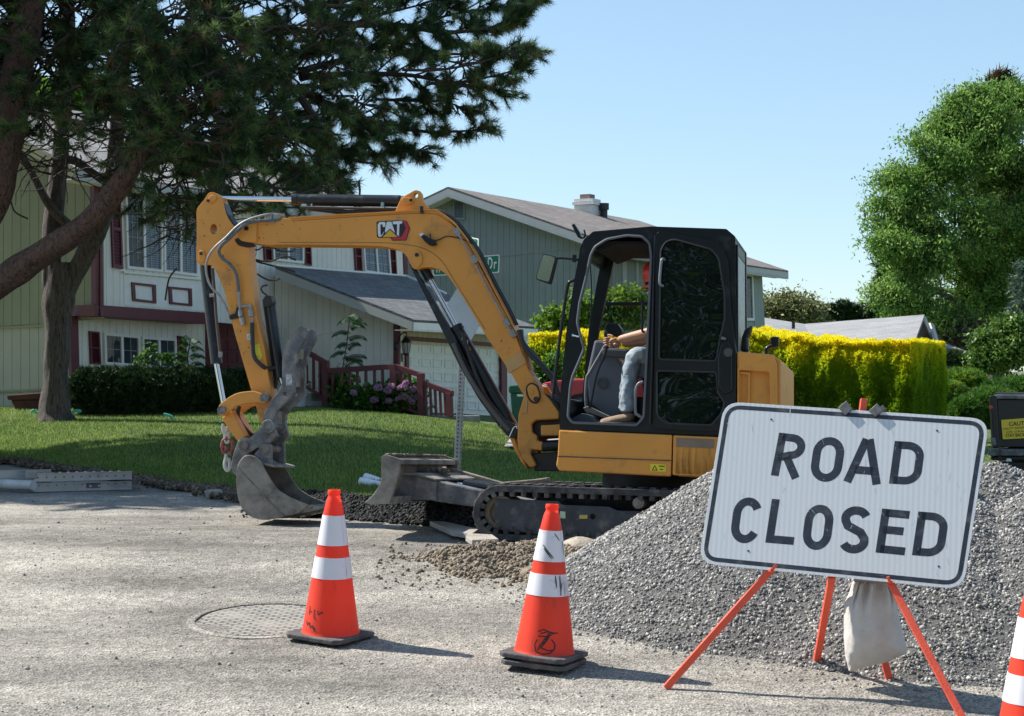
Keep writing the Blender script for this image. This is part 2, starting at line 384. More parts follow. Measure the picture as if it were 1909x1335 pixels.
def mound_z(x, y, ms, soft=.12):
    z = -9
    for (mx, my, h, sl, asp) in ms:
        d = math.hypot(x-mx, (y-my)*asp); q = h-sl*(math.sqrt(d*d+soft*soft)-soft); z = max(z, q)
    return z
def mound(name, ms, x0, x1, y0, y1, step, m_base, m_st, n, smin, smax, label, cat_, namp=.03, rel=False, pw=2.5):
    t = thing(name, label, cat_, (ms[0][0], ms[0][1], 0))
    nx = int((x1-x0)/step); ny = int((y1-y0)/step)
    f = lambda x, y: mound_z(x, y, ms)+(zroad(y) if rel else 0)+namp*mn.noise(Vector((x*2.2, y*2.2, 0)))+namp*.5*mn.noise(Vector((x*7, y*7, 0)))
    V = []; 
    for j in range(ny+1):
        for i in range(nx+1):
            x = x0+i*step; y = y0+j*step; V.append((x, y, max(f(x, y), zroad_n(x, y)-.08)))
    F = [(j*(nx+1)+i, j*(nx+1)+i+1, (j+1)*(nx+1)+i+1, (j+1)*(nx+1)+i) for j in range(ny) for i in range(nx)]
    F = [q for q in F if any(V[k][2] > zroad_n(V[k][0], V[k][1])-.03 for k in q)]
    rawobj('heap', V, F, m_base, t, smooth=True)
    C = []; S = []
    while len(C) < n:
        x = random.uniform(x0, x1); y = random.uniform(y0, y1); z = f(x, y); g = zroad_n(x, y)
        if z < g:
            if g-z > .16 or random.random() > .22*math.exp(-(g-z)/.05): continue
            z = g
        s = smin+(smax-smin)*random.random()**pw; C.append((x, y, z+s*.12)); S.append(s)
    v, F, tn = stones(np.array(C), np.array(S)); rawobj('stones', v, F, m_st, t, kind='stuff', tone=tn)
    return t
GP = [(2.02, 11.75, 1.22, .62, 1.0), (3.5, 10.75, .88, .58, .95), (2.75, 10.95, .90, .56, 1.0), (1.15, 11.9, .45, .5, 1), (4.7, 10.2, .85, .6, 1)]
mound('gravel_pile', GP, -.1, 5.6, 7.9, 13.6, .06, M_GRAVB, M_GRAV, 88000, .009, .031, 'large pile of grey crushed gravel behind the road closed sign', 'gravel pile')
mound('gravel_pile', [(3.85, 13.3, .90, .6, 1.0)], 2.6, 5.4, 12.2, 14.6, .06, M_GRAVB, M_GRAV, 9000, .016, .04, 'farther small grey gravel heap beside the black truck tailgate', 'gravel pile')
c = G(930, 1050)
mound('dirt_pile', [(c.x+.05, c.y, .12, .26, 1.15), (c.x+.38, c.y-.02, .15, .27, 1.1), (c.x-.22, c.y+.03, .05, .18, 1.3)], c.x-.9, c.x+1.0, c.y-1.1, c.y+1.0, .035, mat('dirt_fines', (.24, .20, .15), .97, bump=.8, bs=50), M_DIRTS, 18000, .004, .048, 'low heap of brown dirt clods and rocks behind the middle cone', 'dirt pile', .09, True, 7)
# rounded rocks in the heap
for (px, py, s, lb) in ((912, 1026, .10, 'round tan rock on the back of the dirt heap, left of the others'), (945, 1024, .08, 'small pale rock on top of the dirt heap'), (1083, 1030, .15, 'pale rounded boulder lying between the dirt heap and gravel pile'), (978, 1035, .07, 'brown rock on the right of the dirt heap'), (990, 1068, .07, 'small rock at the foot of the dirt heap, just left of the scuffed cone'), (856, 1048, .07, 'dark brown clod on the left of the dirt heap')):
    g = G(px, py+8); bm = bmesh.new(); bmesh.ops.create_icosphere(bm, subdivisions=3, radius=s)
    vs = [(v.co.x*1.15+g.x, v.co.y+g.y, g.z+s*.35+v.co.z*.62*(1+.25*mn.noise(v.co*9+Vector((px, 0, 0))))) for v in bm.verts]; fs = [[v.index for v in f.verts] for f in bm.faces]; bm.free()
    mb = MB(); mb.add(vs, fs); mb.sm = True
    mb.obj('rock', mat('rock_'+str(px), (.36, .31, .25) if 'pale' in lb or 'tan' in lb else (.24, .19, .14), .9, var=.3, vs=20, bump=.5, bs=50), loc=tuple(g), label=lb, cat='rock', ang=180)
# black asphalt heap and the strip of broken asphalt along the kerb
c = G(640, 955); 
mound('asphalt_heap', [(c.x-.1, c.y+.15, .18, .30, .8), (c.x+.5, c.y+.05, .10, .2, .9)], c.x-1, c.x+1.4, c.y-.6, c.y+.8, .05, mat('asphalt_fines', (.01, .01, .011), .9, bump=.8, bs=60), M_ASPH, 6000, .015, .04, 'small heap of black asphalt crumbs beside the bucket at the lawn edge', 'asphalt heap', .03, True)
C = []; S = []
while len(C) < 26000:
    p = random.uniform(500, 1000); a = edge_y(p); hw = .75*sst(520, 650, p)+.08; y = a-.25+random.gauss(0, .5)*hw
    if abs(y-(a-.25)) > hw: continue
    x = (p-CX)/FL*y; C.append((x, y, zroad_n(x, y)+.015+.16*random.random()*(1-abs(y-a+.25)/hw))); S.append(random.uniform(.015, .05))
v, F, tn = stones(np.array(C), np.array(S)); rawobj('asphalt_rubble', v, F, M_ASPH, kind='stuff', tone=tn, label='strip of crushed black asphalt along the lawn edge by the dozer blade', category='rubble')
# loose stones over the road
C = []; S = []
while len(C) < 16000:
    y = 6.4+random.random()**1.4*14; p = random.uniform(-60, 1980)
    if y > edge_y(p)+.2: continue
    x = (p-CX)/FL*y
    if mn.noise(Vector((x*.8, y*1.6, 9)))+random.uniform(-.25, .25) < -.12: continue
    s = .005+.011*random.random()**4 if random.random() < .985 else random.uniform(.018, .035)
    C.append((x, y, zroad_n(x, y)+s*.1)); S.append(s)
v, F, tn = stones(np.array(C), np.array(S)); rawobj('road_pebbles', v, F, stonemat('pebbles', (.12, .115, .11), (.24, .225, .2), (.4, .38, .34)), kind='stuff', tone=tn, label='loose pebbles scattered over the grey road', category='pebbles')
# dead grass and clods along the lawn edge
C = []; S = []
while len(C) < 17000:
    p = random.uniform(-80, 640); y = edge_y(p)-.12+random.gauss(0, .26); x = (p-CX)/FL*y; C.append((x, y, zroad_n(x, y)+.02+.05*random.random())); S.append(random.uniform(.015, .06))
v, F, tn = stones(np.array(C), np.array(S)); rawobj('edge_dirt', v, F, stonemat('edge_dirt', (.05, .035, .025), (.11, .08, .055), (.22, .17, .12), .95), kind='stuff', tone=tn, label='dark soil clods along the torn edge of the lawn', category='dirt')
# ---- grass blades
def blades(name, pts, hmin, hmax, wd, m, **kw):
    n = len(pts); B = np.array(pts); h = rng.uniform(hmin, hmax, n); a = rng.uniform(0, 2*np.pi, n); ln = rng.uniform(0, .6, n)*h; la = rng.uniform(0, 2*np.pi, n)
    dx = np.cos(a)*wd/2; dy = np.sin(a)*wd/2; z0 = np.zeros(n)
    A = B+np.stack([dx, dy, z0-.01], 1); Bb = B-np.stack([dx, dy, z0+.01], 1); T = B+np.stack([np.cos(la)*ln, np.sin(la)*ln, h], 1)
    V = np.stack([A, Bb, T], 1).reshape(-1, 3); F = np.arange(3*n).reshape(-1, 3)
    return rawobj(name, V, F, m, kind='stuff', tone=np.repeat(rng.uniform(0, 1, n), 3), **kw)
pts = []
while len(pts) < 230000:
    p = random.uniform(-60, 1960); de = edge_y(p); y = de+(34-de)*random.random()**1.6; x = (p-CX)/FL*y
    if p > 1150 and random.random() < .75: continue
    pts.append((x, y, zg(x, y)+.03*mn.noise(Vector((x*.4, y*.4, 0)))))
M_GRASS = leafmat('grass_blades', (.05, .10, .02), (.15, .25, .045), (.36, .42, .13), trans=.5, ns=.5)
blades('grass', pts, .02, .055, .013, M_GRASS, label='mown green front lawn, mostly shaded by the pine', category='grass')
pts = []
while len(pts) < 14000:
    p = random.uniform(-60, 960); y = edge_y(p)+abs(random.gauss(0, .10)); x = (p-CX)/FL*y; pts.append((x, y, zg(x, y)-.03))
blades('dry_grass', pts, .04, .12, .010, leafmat('dry_grass', (.08, .06, .03), (.2, .16, .08), (.34, .30, .17), trans=.2), label='ragged dry grass overhanging the lawn edge', category='grass')
# manhole cover
mc = G(495, 1159)+Vector((0, 0, .010))
t = mt_ = thing('manhole_cover', 'dusty round iron manhole cover in the road, left of the front left cone', 'manhole cover', tuple(mc))
mi = mat('dusty_iron', (.28, .26, .225), .9, metal=0, var=.25, vs=14, bump=.4, bs=120); rr = .43
M_LID, nt, b = newmat('manhole_lid'); v = vecs(nt, 'Object'); br = nt.nodes.new('ShaderNodeTexBrick'); nt.links.new(v, br.inputs['Vector']); br.inputs['Scale'].default_value = 1
br.inputs['Brick Width'].default_value = .075; br.inputs['Row Height'].default_value = .042; br.inputs['Mortar Size'].default_value = .011; br.inputs['Mortar Smooth'].default_value = .3
for k_, c_ in (('Color1', (.36, .34, .30, 1)), ('Color2', (.31, .29, .25, 1)), ('Mortar', (.09, .085, .075, 1))): br.inputs[k_].default_value = c_
nt.links.new(mixc(nt, ramp(nt, noise(nt, v, 4, 5), (.45, 0.), (.68, .8)), br.outputs[0], (.33, .30, .26)), b.inputs['Base Color']); b.inputs['Roughness'].default_value = .9; setbump(nt, b, br.outputs['Fac'], -.6, .01)
mb = MB(); mb.ring(mc+Vector((0, 0, -.004)), (0, 0, 1), rr+.015, rr+.07, .012, 48); mb.obj('rim', M_ROAD, t, bev=.006)
mb = MB(); mb.lathe([(-.01, .001), (.006, .01), (.010, rr*.8), (.010, rr-.005), (-.02, rr)][1:], mc+Vector((0, 0, -.006)), 48)
mb.add([mc+Vector((math.cos(a)*rr*.99, math.sin(a)*rr*.99, .002)) for a in [2*math.pi*i/48 for i in range(48)]], [tuple(range(48))]); mb.obj('lid', M_LID, t)
mt_.rotation_euler = (math.atan(.085), 0, 0)
# concrete slabs and planks by the track
mcx = mat('broken_concrete', (.33, .30, .26), .9, var=.2, vs=6, bump=.5, bs=60)
for pl_, lb in (([(801, 984), (828, 985), (893, 999), (880, 1009), (842, 1003)], 'thin broken concrete slab lying against the front of the track'), ([(868, 1013), (874, 1008), (918, 1010), (930, 1019), (880, 1021)], 'small flat slab of concrete under the front of the track')):
    q = [G(a, b)+Vector((0, 0, .015)) for a, b in pl_]; mb = MB(); mb.prism(q, (0, 0, .045)); mb.obj('concrete_slab', mcx, loc=tuple(q[0]), label=lb, cat='slab', bev=.006)
for (px, py, s) in ((396, 930, .13),):
    g = G(px, py); mb = MB(); mb.prism([g+Vector((-.08, 0, 0)), g+Vector((.11, -.03, 0)), g+Vector((.12, .07, 0))], (-.03, .02, .10)); mb.obj('concrete_chunk', mcx, loc=tuple(g), label='small grey chunk of concrete at the lawn edge, left of the bucket', cat='rubble', bev=.02)
# ============================================================ HOUSES
M_WHITE = mat('white_siding', (.80, .775, .70), .7, var=.07, vs=1.3, dirt=(.50, .47, .40), damt=.12, dscale=1.5, bump=.15, bs=40)
M_TRIMW = mat('white_trim', (.80, .79, .74), .6, var=.05)
M_OLIVE = mat('olive_siding', (.27, .27, .15), .75, var=.07, vs=1.5, bump=.15, bs=40)
M_BURG = mat('burgundy_paint', (.115, .018, .026), .5, var=.15)
M_GREY = mat('grey_green_siding', (.29, .32, .29), .75, var=.08, vs=1.2, dirt=(.22, .22, .19), damt=.15, dscale=1.2, bump=.15, bs=40)
M_GTRIM = mat('grey_trim', (.46, .47, .45), .6, var=.05)
M_GLASS = glassmat('window_glass', (.03, .05, .075), .22, .03); M_GLASS.node_tree.nodes['Principled BSDF'].inputs['Specular IOR Level'].default_value = 1
M_MUN = mat('muntin_grey', (.42, .45, .47), .6)
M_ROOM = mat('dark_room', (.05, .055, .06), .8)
M_BLIND = mat('sky_tinted_blind', (.36, .50, .68), .7, var=.05)  # blind slats, with the sky's reflection put into their blue
M_SHBLUE = shingle('slate_blue_shingles', (.10, .104, .11), (.155, .16, .165), (.035, .035, .04), .30, .145)
M_SHTOP = shingle('grey_shingles', (.26, .25, .24), (.36, .35, .33), (.14, .13, .13), .30, .145)
M_SHBRN = shingle('brown_shingles', (.16, .135, .12), (.24, .21, .19), (.08, .07, .06), .30, .13)
M_CONC = mat('concrete', (.36, .35, .33), .9, var=.12, vs=3, bump=.3, bs=60)
def siding(name, pl, poly_px, off, m, parent, pitch=.2, th=.10, label=None):
    """grooved boards: the wall outline cut into boards with an 12 mm gap in front of a backing sheet"""
    pts = pl.pts(poly_px, off); u = [pl.uv(p) for p in pts]; mb = MB()
    mb.prism([p+pl.n*.016 for p in pts], pl.n*th)
    u0 = min(a[0] for a in u); u1 = max(a[0] for a in u); s = u0
    while s < u1:
        c = clip(u, s+.006, min(s+pitch-.006, u1)); s += pitch
        if len(c) >= 3: mb.prism([pl.xyz(a, b, off) for a, b in c], pl.n*.017)
    return mb.obj(name, m, parent, label=label, fix=False)
def pquad(pl, q, off): return pl.pts(q, off)
def window(pl, q, off, parent, panes=2, grid_=(2, 4), frame=M_TRIMW, fw=.06, blind=(1,), name='window'):
    """q = px corners TL TR BR BL. Frame proud of the wall, glass in it, blinds behind, muntins"""
    c = [pl.uv(p) for p in pl.pts(q, off)]
    us = [a[0] for a in c]; vs = [a[1] for a in c]; u0 = (c[0][0]+c[3][0])/2; u1 = (c[1][0]+c[2][0])/2
    def B(t, s):  # bilinear in the traced corners
        top = (c[0][0]+(c[1][0]-c[0][0])*t, c[0][1]+(c[1][1]-c[0][1])*t); bot = (c[3][0]+(c[2][0]-c[3][0])*t, c[3][1]+(c[2][1]-c[3][1])*t)
        return (top[0]+(bot[0]-top[0])*s, top[1]+(bot[1]-top[1])*s)
    W = abs(u1-u0); H = abs(c[0][1]-c[3][1]); a = fw/W; b = fw/H
    X = lambda p, d=0: pl.xyz(p[0], p[1], off+d)
    f = MB(); f.prism2([X(B(*p), -.06) for p in ((0, 0), (1, 0), (1, 1), (0, 1))], [X(B(*p), -.06) for p in ((a, b), (1-a, b), (1-a, 1-b), (a, 1-b))], pl.n*.075)
    for i in range(1, panes):
        t = i/panes; f.prism([X(B(*p), -.052) for p in ((t-a*.6, b), (t+a*.6, b), (t+a*.6, 1-b), (t-a*.6, 1-b))], pl.n*.06)
    fr = f.obj(name, frame, parent, bev=.006)
    g = MB(); g.prism([X(B(*p), -.022) for p in ((a, b), (1-a, b), (1-a, 1-b), (a, 1-b))], pl.n*.006); g.obj('pane', M_GLASS, fr)
    mu = MB()
    if grid_:
        nx, ny = grid_
        for i in range(panes):
            t0 = i/panes+a; t1 = (i+1)/panes-a
            for k in range(1, nx): t = t0+(t1-t0)*k/nx; mu.prism([X(B(*p), -.03) for p in ((t-.0045/W, b), (t+.0045/W, b), (t+.0045/W, 1-b), (t-.0045/W, 1-b))], pl.n*.007)
        for k in range(1, ny): s = b+(1-2*b)*k/ny; mu.prism([X(B(*p), -.031) for p in ((a, s-.0045/H), (1-a, s-.0045/H), (1-a, s+.0045/H), (a, s+.0045/H))], pl.n*.007)
        mu.obj('muntins', M_MUN, fr)
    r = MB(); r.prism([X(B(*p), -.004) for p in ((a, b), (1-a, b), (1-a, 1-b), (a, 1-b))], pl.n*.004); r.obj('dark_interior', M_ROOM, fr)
    if blind:
        bl = MB(); n = int(H/.05)
        for k in blind:
            t0 = k/panes+a; t1 = (k+1)/panes-a
            for j in range(n): s = b+(1-2*b)*(j+.15)/n; bl.prism([X(B(*p), -.010) for p in ((t0, s), (t1, s), (t1, s+.62*(1-2*b)/n), (t0, s+.62*(1-2*b)/n))], pl.n*.004)
        bl.obj('blinds', M_BLIND, fr)
    return fr
def shutter(pl, q, off, parent, m=M_BURG):
    c = pl.pts(q, off); X = lambda t, s: (c[0]*(1-t)+c[1]*t)*(1-s)+(c[3]*(1-t)+c[2]*t)*s
    mb = MB(); mb.prism2([X(0, 0)-pl.n*.05, X(1, 0)-pl.n*.05, X(1, 1)-pl.n*.05, X(0, 1)-pl.n*.05], [X(.16, .05)-pl.n*.05, X(.84, .05)-pl.n*.05, X(.84, .95)-pl.n*.05, X(.16, .95)-pl.n*.05], pl.n*.045)
    n = 22
    for i in range(n):
        s = .05+.9*i/n; a, b = X(.16, s), X(.84, s); a2, b2 = X(.16, s+.9/n*.75), X(.84, s+.9/n*.75)
        mb.add([a-pl.n*.012, b-pl.n*.012, b2-pl.n*.04, a2-pl.n*.04], [(0, 1, 2, 3)])
    mb.prism([X(.16, .05)-pl.n*.01, X(.84, .05)-pl.n*.01, X(.84, .95)-pl.n*.01, X(.16, .95)-pl.n*.01], pl.n*.006)
    mb.prism([X(.16, .48)-pl.n*.046, X(.84, .48)-pl.n*.046, X(.84, .52)-pl.n*.046, X(.16, .52)-pl.n*.046], pl.n*.03)
    return mb.obj('shutter', m, parent)
def slab(pl, q, off, th, name, m, parent, bev=0, label=None):
    mb = MB(); mb.prism(pl.pts(q, off), pl.n*th); return mb.obj(name, m, parent, bev=bev, label=label)
U = Vector((.5, .866, 0)); N = Vector((-.866, .5, 0))       # along the fronts / away through them
A0 = P(185, 590, 34); F0 = Pl(N, A0)
FL0 = Pl(N, k=F0.k+.57)
SW = Pl(U, F0.pt(510, 600)); SWo = Pl(U, A0)
GF = Pl(N, SW.pt(742, 700))
house = thing('white_house', 'white two storey house with burgundy shutters and attached garage behind the pine', 'house', (A0.x, A0.y, .6))
siding('upper_wall', F0, [(185, 320), (515, 380), (515, 612), (190, 578)], 0, M_WHITE, house)
siding('upper_wall', F0, [(515, 380), (757, 420), (757, 570), (515, 612)], .004, M_WHITE, house)
siding('lower_wall', FL0, [(140, 588), (517, 612), (517, 790), (140, 775)], 0, M_WHITE, house)
siding('side_wall', SWo, [(185, 332), (-120, 200), (-120, 618), (187, 594)], 0, M_OLIVE, house, .26)
sl2 = Pl(U, k=SWo.k+.03)
siding('side_wall', sl2, [(141, 560), (-120, 575), (-120, 800), (141, 790)], .0, mat('bounce_lit_siding', (.42, .40, .29), .75, var=.06, vs=1.5), house, .26)  # lower part of the olive wall; bounce light put into its paler colour
slab(Pl(U, k=SWo.k-.02), [(141, 604), (-120, 613), (-120, 617), (141, 608)], 0, .06, 'ledge_strip', M_OLIVE, house)
slab(Pl(U, k=SWo.k-.02), [(141, 722), (-120, 733), (-120, 737), (141, 726)], 0, .06, 'ledge_strip', M_OLIVE, house)
slab(F0, [(176, 568), (388, 583), (388, 604), (178, 590)], -.05, .5, 'overhang_band', M_BURG, house, .01)
slab(SWo, [(186, 570), (132, 570), (132, 588), (188, 590)], -.05, .1, 'overhang_band', M_BURG, house, .01)
slab(F0, [(176, 340), (190, 343), (193, 572), (180, 568)], -.045, .09, 'corner_trim', M_BURG, house, .008)
slab(SWo, [(186, 340), (167, 340), (170, 570), (187, 570)], -.05, .08, 'corner_trim', M_BURG, house, .008)
slab(FL0, [(131, 588), (146, 589), (149, 700), (134, 700)], -.045, .09, 'corner_trim', M_BURG, house, .008)
slab(F0, [(383, 490), (390, 491), (391, 600), (384, 599)], -.03, .05, 'corner_trim', M_TRIMW, house, .006)
slab(F0, [(751, 440), (758, 441), (762, 530), (755, 528)], -.03, .05, 'corner_trim', M_BURG, house, .006)
w1 = window(F0, [(230, 352), (300, 362), (301, 508), (234, 501)], 0, house, 2, (3, 5), blind=(1,))
window(F0, [(302, 362), (366, 371), (367, 516), (303, 508)], 0, house, 2, (3, 5), blind=(0, 1))
shutter(F0, [(203, 352), (222, 355), (227, 502), (208, 499)], 0, house)
window(F0, [(505, 442), (564, 448), (564, 492), (507, 486)], 0, house, 2, (2, 3), blind=(1,))
shutter(F0, [(489, 440), (504, 442), (506, 488), (491, 485)], 0, house)
shutter(F0, [(564, 447), (577, 449), (579, 496), (566, 493)], 0, house)
window(F0, [(674, 452), (723, 458), (727, 515), (678, 508)], 0, house, 2, (2, 3), blind=(0, 1))
shutter(F0, [(658, 448), (671, 450), (674, 508), (661, 505)], 0, house)
shutter(F0, [(723, 457), (735, 459), (738, 517), (726, 514)], 0, house)
def boxframe(pl, q, parent, wd=.07):
    c = pl.pts(q, 0); cc = sum(c, Vector())/4; inn = [p+(cc-p).normalized()*wd*1.5 for p in c]
    mb = MB(); mb.prism2([p-pl.n*.03 for p in c], [p-pl.n*.03 for p in inn], pl.n*.032); mb.obj('panel_moulding', M_BURG, parent)
slab(F0, [(231, 512), (384, 526), (384, 580), (232, 569)], -.012, .02, 'bay_panel', M_TRIMW, house)
boxframe(Pl(N, k=F0.k-.014), [(244, 526), (289, 531), (290, 566), (246, 561)], house); boxframe(Pl(N, k=F0.k-.014), [(313, 534), (356, 538), (357, 571), (315, 567)], house)
slab(F0, [(231, 505), (384, 519), (384, 523), (231, 509)], -.06, .07, 'ledge_strip', M_TRIMW, house)
window(FL0, [(191, 620), (258, 626), (259, 684), (193, 680)], 0, house, 2, (2, 2), blind=())
window(FL0, [(262, 627), (326, 631), (327, 689), (263, 685)], 0, house, 2, (2, 2), blind=())
shutter(FL0, [(164, 617), (183, 619), (186, 680), (167, 678)], 0, house); shutter(FL0, [(329, 626), (344, 628), (346, 685), (331, 683)], 0, house)
d = slab(FL0, [(384, 600), (462, 606), (462, 760), (385, 755)], -.03, .06, 'front_door', M_BURG, house)
mb = MB()
for i in range(4):
    for j in range(6):
        x0 = 389+i*18; y0 = 606+j*24+i*1.4; mb.prism(FL0.pts([(x0, y0), (x0+14, y0+1), (x0+14, y0+20), (x0, y0+19)], -.045), FL0.n*.016)
mb.obj('raised_panels', M_BURG, d, bev=.008)
# main roof, eave overhang
E0 = F0.pt(176, 322, -.5); E1 = F0.pt(775, 422, -.5); up = Vector((N.x, N.y, .46)).normalized()*5.4
def roofslab(name, pts, th, m, parent):
    n = (pts[1]-pts[0]).cross(pts[2]-pts[1]).normalized(); n = n if n.z > 0 else -n
    mb = MB(); mb.prism(pts, n*th); return mb.obj(name, m, parent)
e0 = E0-U*.5; roofslab('roof', [e0, E1, E1+up, e0+up], .04, M_SHTOP, house)
dn = Vector((N.x, N.y, -.46)).normalized()*5.4; roofslab('roof', [e0+up, E1+up, E1+up+dn, e0+up+dn], .04, M_SHTOP, house)
mb = MB(); mb.prism([e0, E1, E1-Vector((0, 0, .2)), e0-Vector((0, 0, .2))], N*.04); mb.obj('fascia', M_GTRIM, house)
mb = MB(); mb.prism([e0, e0+up, e0+up-Vector((0, 0, .2)), e0-Vector((0, 0, .2))], U*.04); mb.obj('fascia', M_OLIVE, house)
mb = MB(); mb.prism([e0-Vector((0, 0, .16)), E1-Vector((0, 0, .16)), E1-Vector((0, 0, .16))+N*.55, e0-Vector((0, 0, .16))+N*.55], (0, 0, -.02)); mb.obj('soffit', M_TRIMW, house)
# back walls so the block is closed
siding('rear_wall', Pl(N, k=F0.k+8.5), [(0, 330), (500, 380), (500, 640), (0, 700)], 0, M_OLIVE, house, .4)
# garage wing
siding('garage_side_wall', SW, [(512, 512), (746, 608), (742, 790), (512, 780)], 0, M_WHITE, house)
slab(SW, [(575, 622), (742, 604), (742, 607), (575, 625)], -.02, .03, 'ledge_strip', M_WHITE, house)
siding('garage_front_wall', GF, [(742, 606), (1000, 622), (1000, 655), (742, 640)], 0, mat('cream_siding', (.62, .56, .42), .75, var=.05), house, .2)
siding('garage_front_wall', GF, [(742, 640), (764, 641), (764, 790), (742, 780)], .002, mat('cream_siding_b', (.62, .58, .48), .75, var=.05), house, .2)
siding('garage_front_wall', GF, [(945, 640), (1000, 645), (1000, 790), (945, 785)], .002, M_WHITE, house, .2)
slab(SW, [(733, 604), (744, 606), (744, 790), (733, 785)], -.04, .06, 'corner_trim', M_BURG, house, .006)
slab(GF, [(742.5, 604), (747, 605), (747, 790), (742, 785)], -.05, .06, 'corner_trim', M_BURG, house, .006)
slab(GF, [(757, 627), (945, 641), (945, 648), (757, 634)], -.05, .07, 'door_trim', M_BURG, house, .006)
slab(GF, [(757, 634), (763, 634.5), (763, 790), (758, 790)], -.045, .07, 'door_trim', M_BURG, house, .006)
slab(GF, [(935, 648), (946, 648), (946, 795), (936, 795)], -.045, .07, 'door_trim', M_BURG, house, .006)
gd = slab(GF, [(763, 634), (936, 647), (936, 800), (763, 795)], .05, .05, 'garage_door', M_TRIMW, house)
mb = MB()
for r_ in range(6):
    for k in range(8):
        x0 = 766+k*21.2; t = (x0-763)/173; yt = 637+t*11+r_*25; mb.prism2(GF.pts([(x0, yt+3), (x0+18, yt+4.2), (x0+18, yt+21), (x0, yt+20)], .035), GF.pts([(x0+2.5, yt+6), (x0+15.5, yt+7), (x0+15.5, yt+18), (x0+2.5, yt+17)], .035), GF.n*.016)
mb.obj('raised_panels', M_TRIMW, gd, bev=.004)
# shed roof of the garage: one plane through A, B and the U direction
Ap = SW.pt(513, 500, -.45); Bp = SW.pt(771, 600, -.45)
rn = U.cross(Bp-Ap).normalized(); RP = Pl(rn if rn.y > 0 else -rn, Ap)
rp = [Ap, F0.pt(757, 516, -.02), RP.pt(831, 552), RP.pt(1003, 613), Bp]
rp[1] = RP.pt(757, 519)
r1 = roofslab('garage_roof', rp, .05, M_SHBLUE, house)
mb = MB(); mb.prism([Ap-Vector((0, 0, .01)), Bp-Vector((0, 0, .01)), Bp-Vector((0, 0, .20)), Ap-Vector((0, 0, .22))], U*.04); mb.obj('fascia', M_GTRIM, house)
mb = MB(); mb.prism([Bp-Vector((0, 0, .01)), rp[3]-Vector((0, 0, .01)), rp[3]-Vector((0, 0, .2)), Bp-Vector((0, 0, .2))], N*.04); mb.obj('fascia', M_TRIMW, house)
mb = MB(); mb.prism([Bp-Vector((0, 0, .17)), rp[3]-Vector((0, 0, .17)), rp[3]-Vector((0, 0, .17))+N*.5, Bp-Vector((0, 0, .17))+N*.5], (0, 0, -.015)); mb.obj('soffit', M_TRIMW, house)
mb = MB(); mb.tube([rp[1]+Vector((0, 0, .06)), rp[2]+Vector((0, 0, .06))], .04, 6); mb.obj('roof_edge_flashing', M_TRIMW, house)
mb = MB(); mb.tube([rp[0]+Vector((0, 0, .06)), rp[1]+Vector((0, 0, .06))], .035, 6); mb.obj('roof_edge_flashing', M_TRIMW, house)
# lantern and the house number
la = GF.pt(757, 650, -.25); lt = thing('wall_lantern', 'black coach lantern on the garage wall beside the white door', 'lantern', tuple(la))
mk = mat('black_iron', (.03, .028, .026), .5, metal=.5)
mb = MB(); k = .022
pr = MB(); pr.lathe([(.26, .01), (.24, .05), (.16, .11), (.15, .13), (.13, .10)], la, 12); pr.obj('cap', mk, lt)
mb.lathe([(.13, .095), (-.10, .06)], la, 6); mb.obj('glass', glassmat('lantern_glass', (.6, .6, .55), .5), lt)
mb = MB()
for i in range(6):
    a = math.pi/3*i; mb.tube([la+Vector((math.cos(a)*.1, math.sin(a)*.1, .13)), la+Vector((math.cos(a)*.065, math.sin(a)*.065, -.1))], .008, 5)
mb.lathe([(-.10, .07), (-.13, .07), (-.17, .01)], la, 10); mb.obj('cage', mk, lt)
mb = MB(); mb.tube(cat([la-N*.0+N*.22+Vector((0, 0, .05)), la+N*.15+Vector((0, 0, .3)), la+Vector((0, 0, .36)), la+Vector((0, 0, .25))], 6), .014, 8); mb.cyl(la+N*.20+Vector((0, 0, .05)), la+N*.26+Vector((0, 0, .05)), .09, 16); mb.obj('bracket', mk, lt)
mb = MB()
for ch, y in (('1', 664), ('0', 697)):
    bl = GF.pt(748.5, y+11, -.06); put_text(mb, ch, bl, (GF.e*-1 if GF.e.x < 0 else GF.e)*(.05 if ch == '1' else .12), Vector((0, 0, .2)), .02)
nb = mb.obj('house_numbers', mk, house)

# ---------------------------------------------------------------- grey gable house
GG = Pl(U, P(835, 355, 50)); cr = GG.pt(1140, 560); GS = Pl(N, cr)
gh = thing('grey_house', 'grey green gabled house with brown shingle roof behind the excavator', 'house', (cr.x, cr.y, .5))
siding('gable_wall', GG, [(835, 362), (1142, 462), (1146, 800), (640, 800), (640, 470)], 0, M_GREY, gh, .2)
siding('side_wall', GS, [(1142, 470), (1420, 500), (1428, 640), (1146, 760)], 0, M_GREY, gh, .2)
Gm = Pl(U, k=GG.k-.5); P0 = Gm.pt(835, 352); Ea = Gm.pt(1158, 464)
dv = Ea-P0; Eb = P0+Vector((-dv.x, -dv.y, dv.z)); L = U*13.1
roofslab('roof', [P0, Ea, Ea+L, P0+L], .06, M_SHBRN, gh); roofslab('roof', [P0, Eb, Eb+L, P0+L], .06, M_SHBRN, gh)
Z = Vector((0, 0, 1))
for a, b in ((P0, Ea), (P0, Eb)):
    mb = MB(); mb.prism([a+Z*.03, b+Z*.03, b-Z*.24, a-Z*.24], U*.05); mb.obj('fascia', M_GTRIM, gh)
    mb = MB(); mb.prism([a-Z*.22, b-Z*.22, b-Z*.22+U*.5, a-Z*.22+U*.5], (0, 0, .02)); mb.obj('soffit', M_TRIMW, gh)
    mb = MB(); mb.prism([a+L+Z*.03, b+L+Z*.03, b+L-Z*.24, a+L-Z*.24], U*.05); mb.obj('fascia', M_GTRIM, gh)
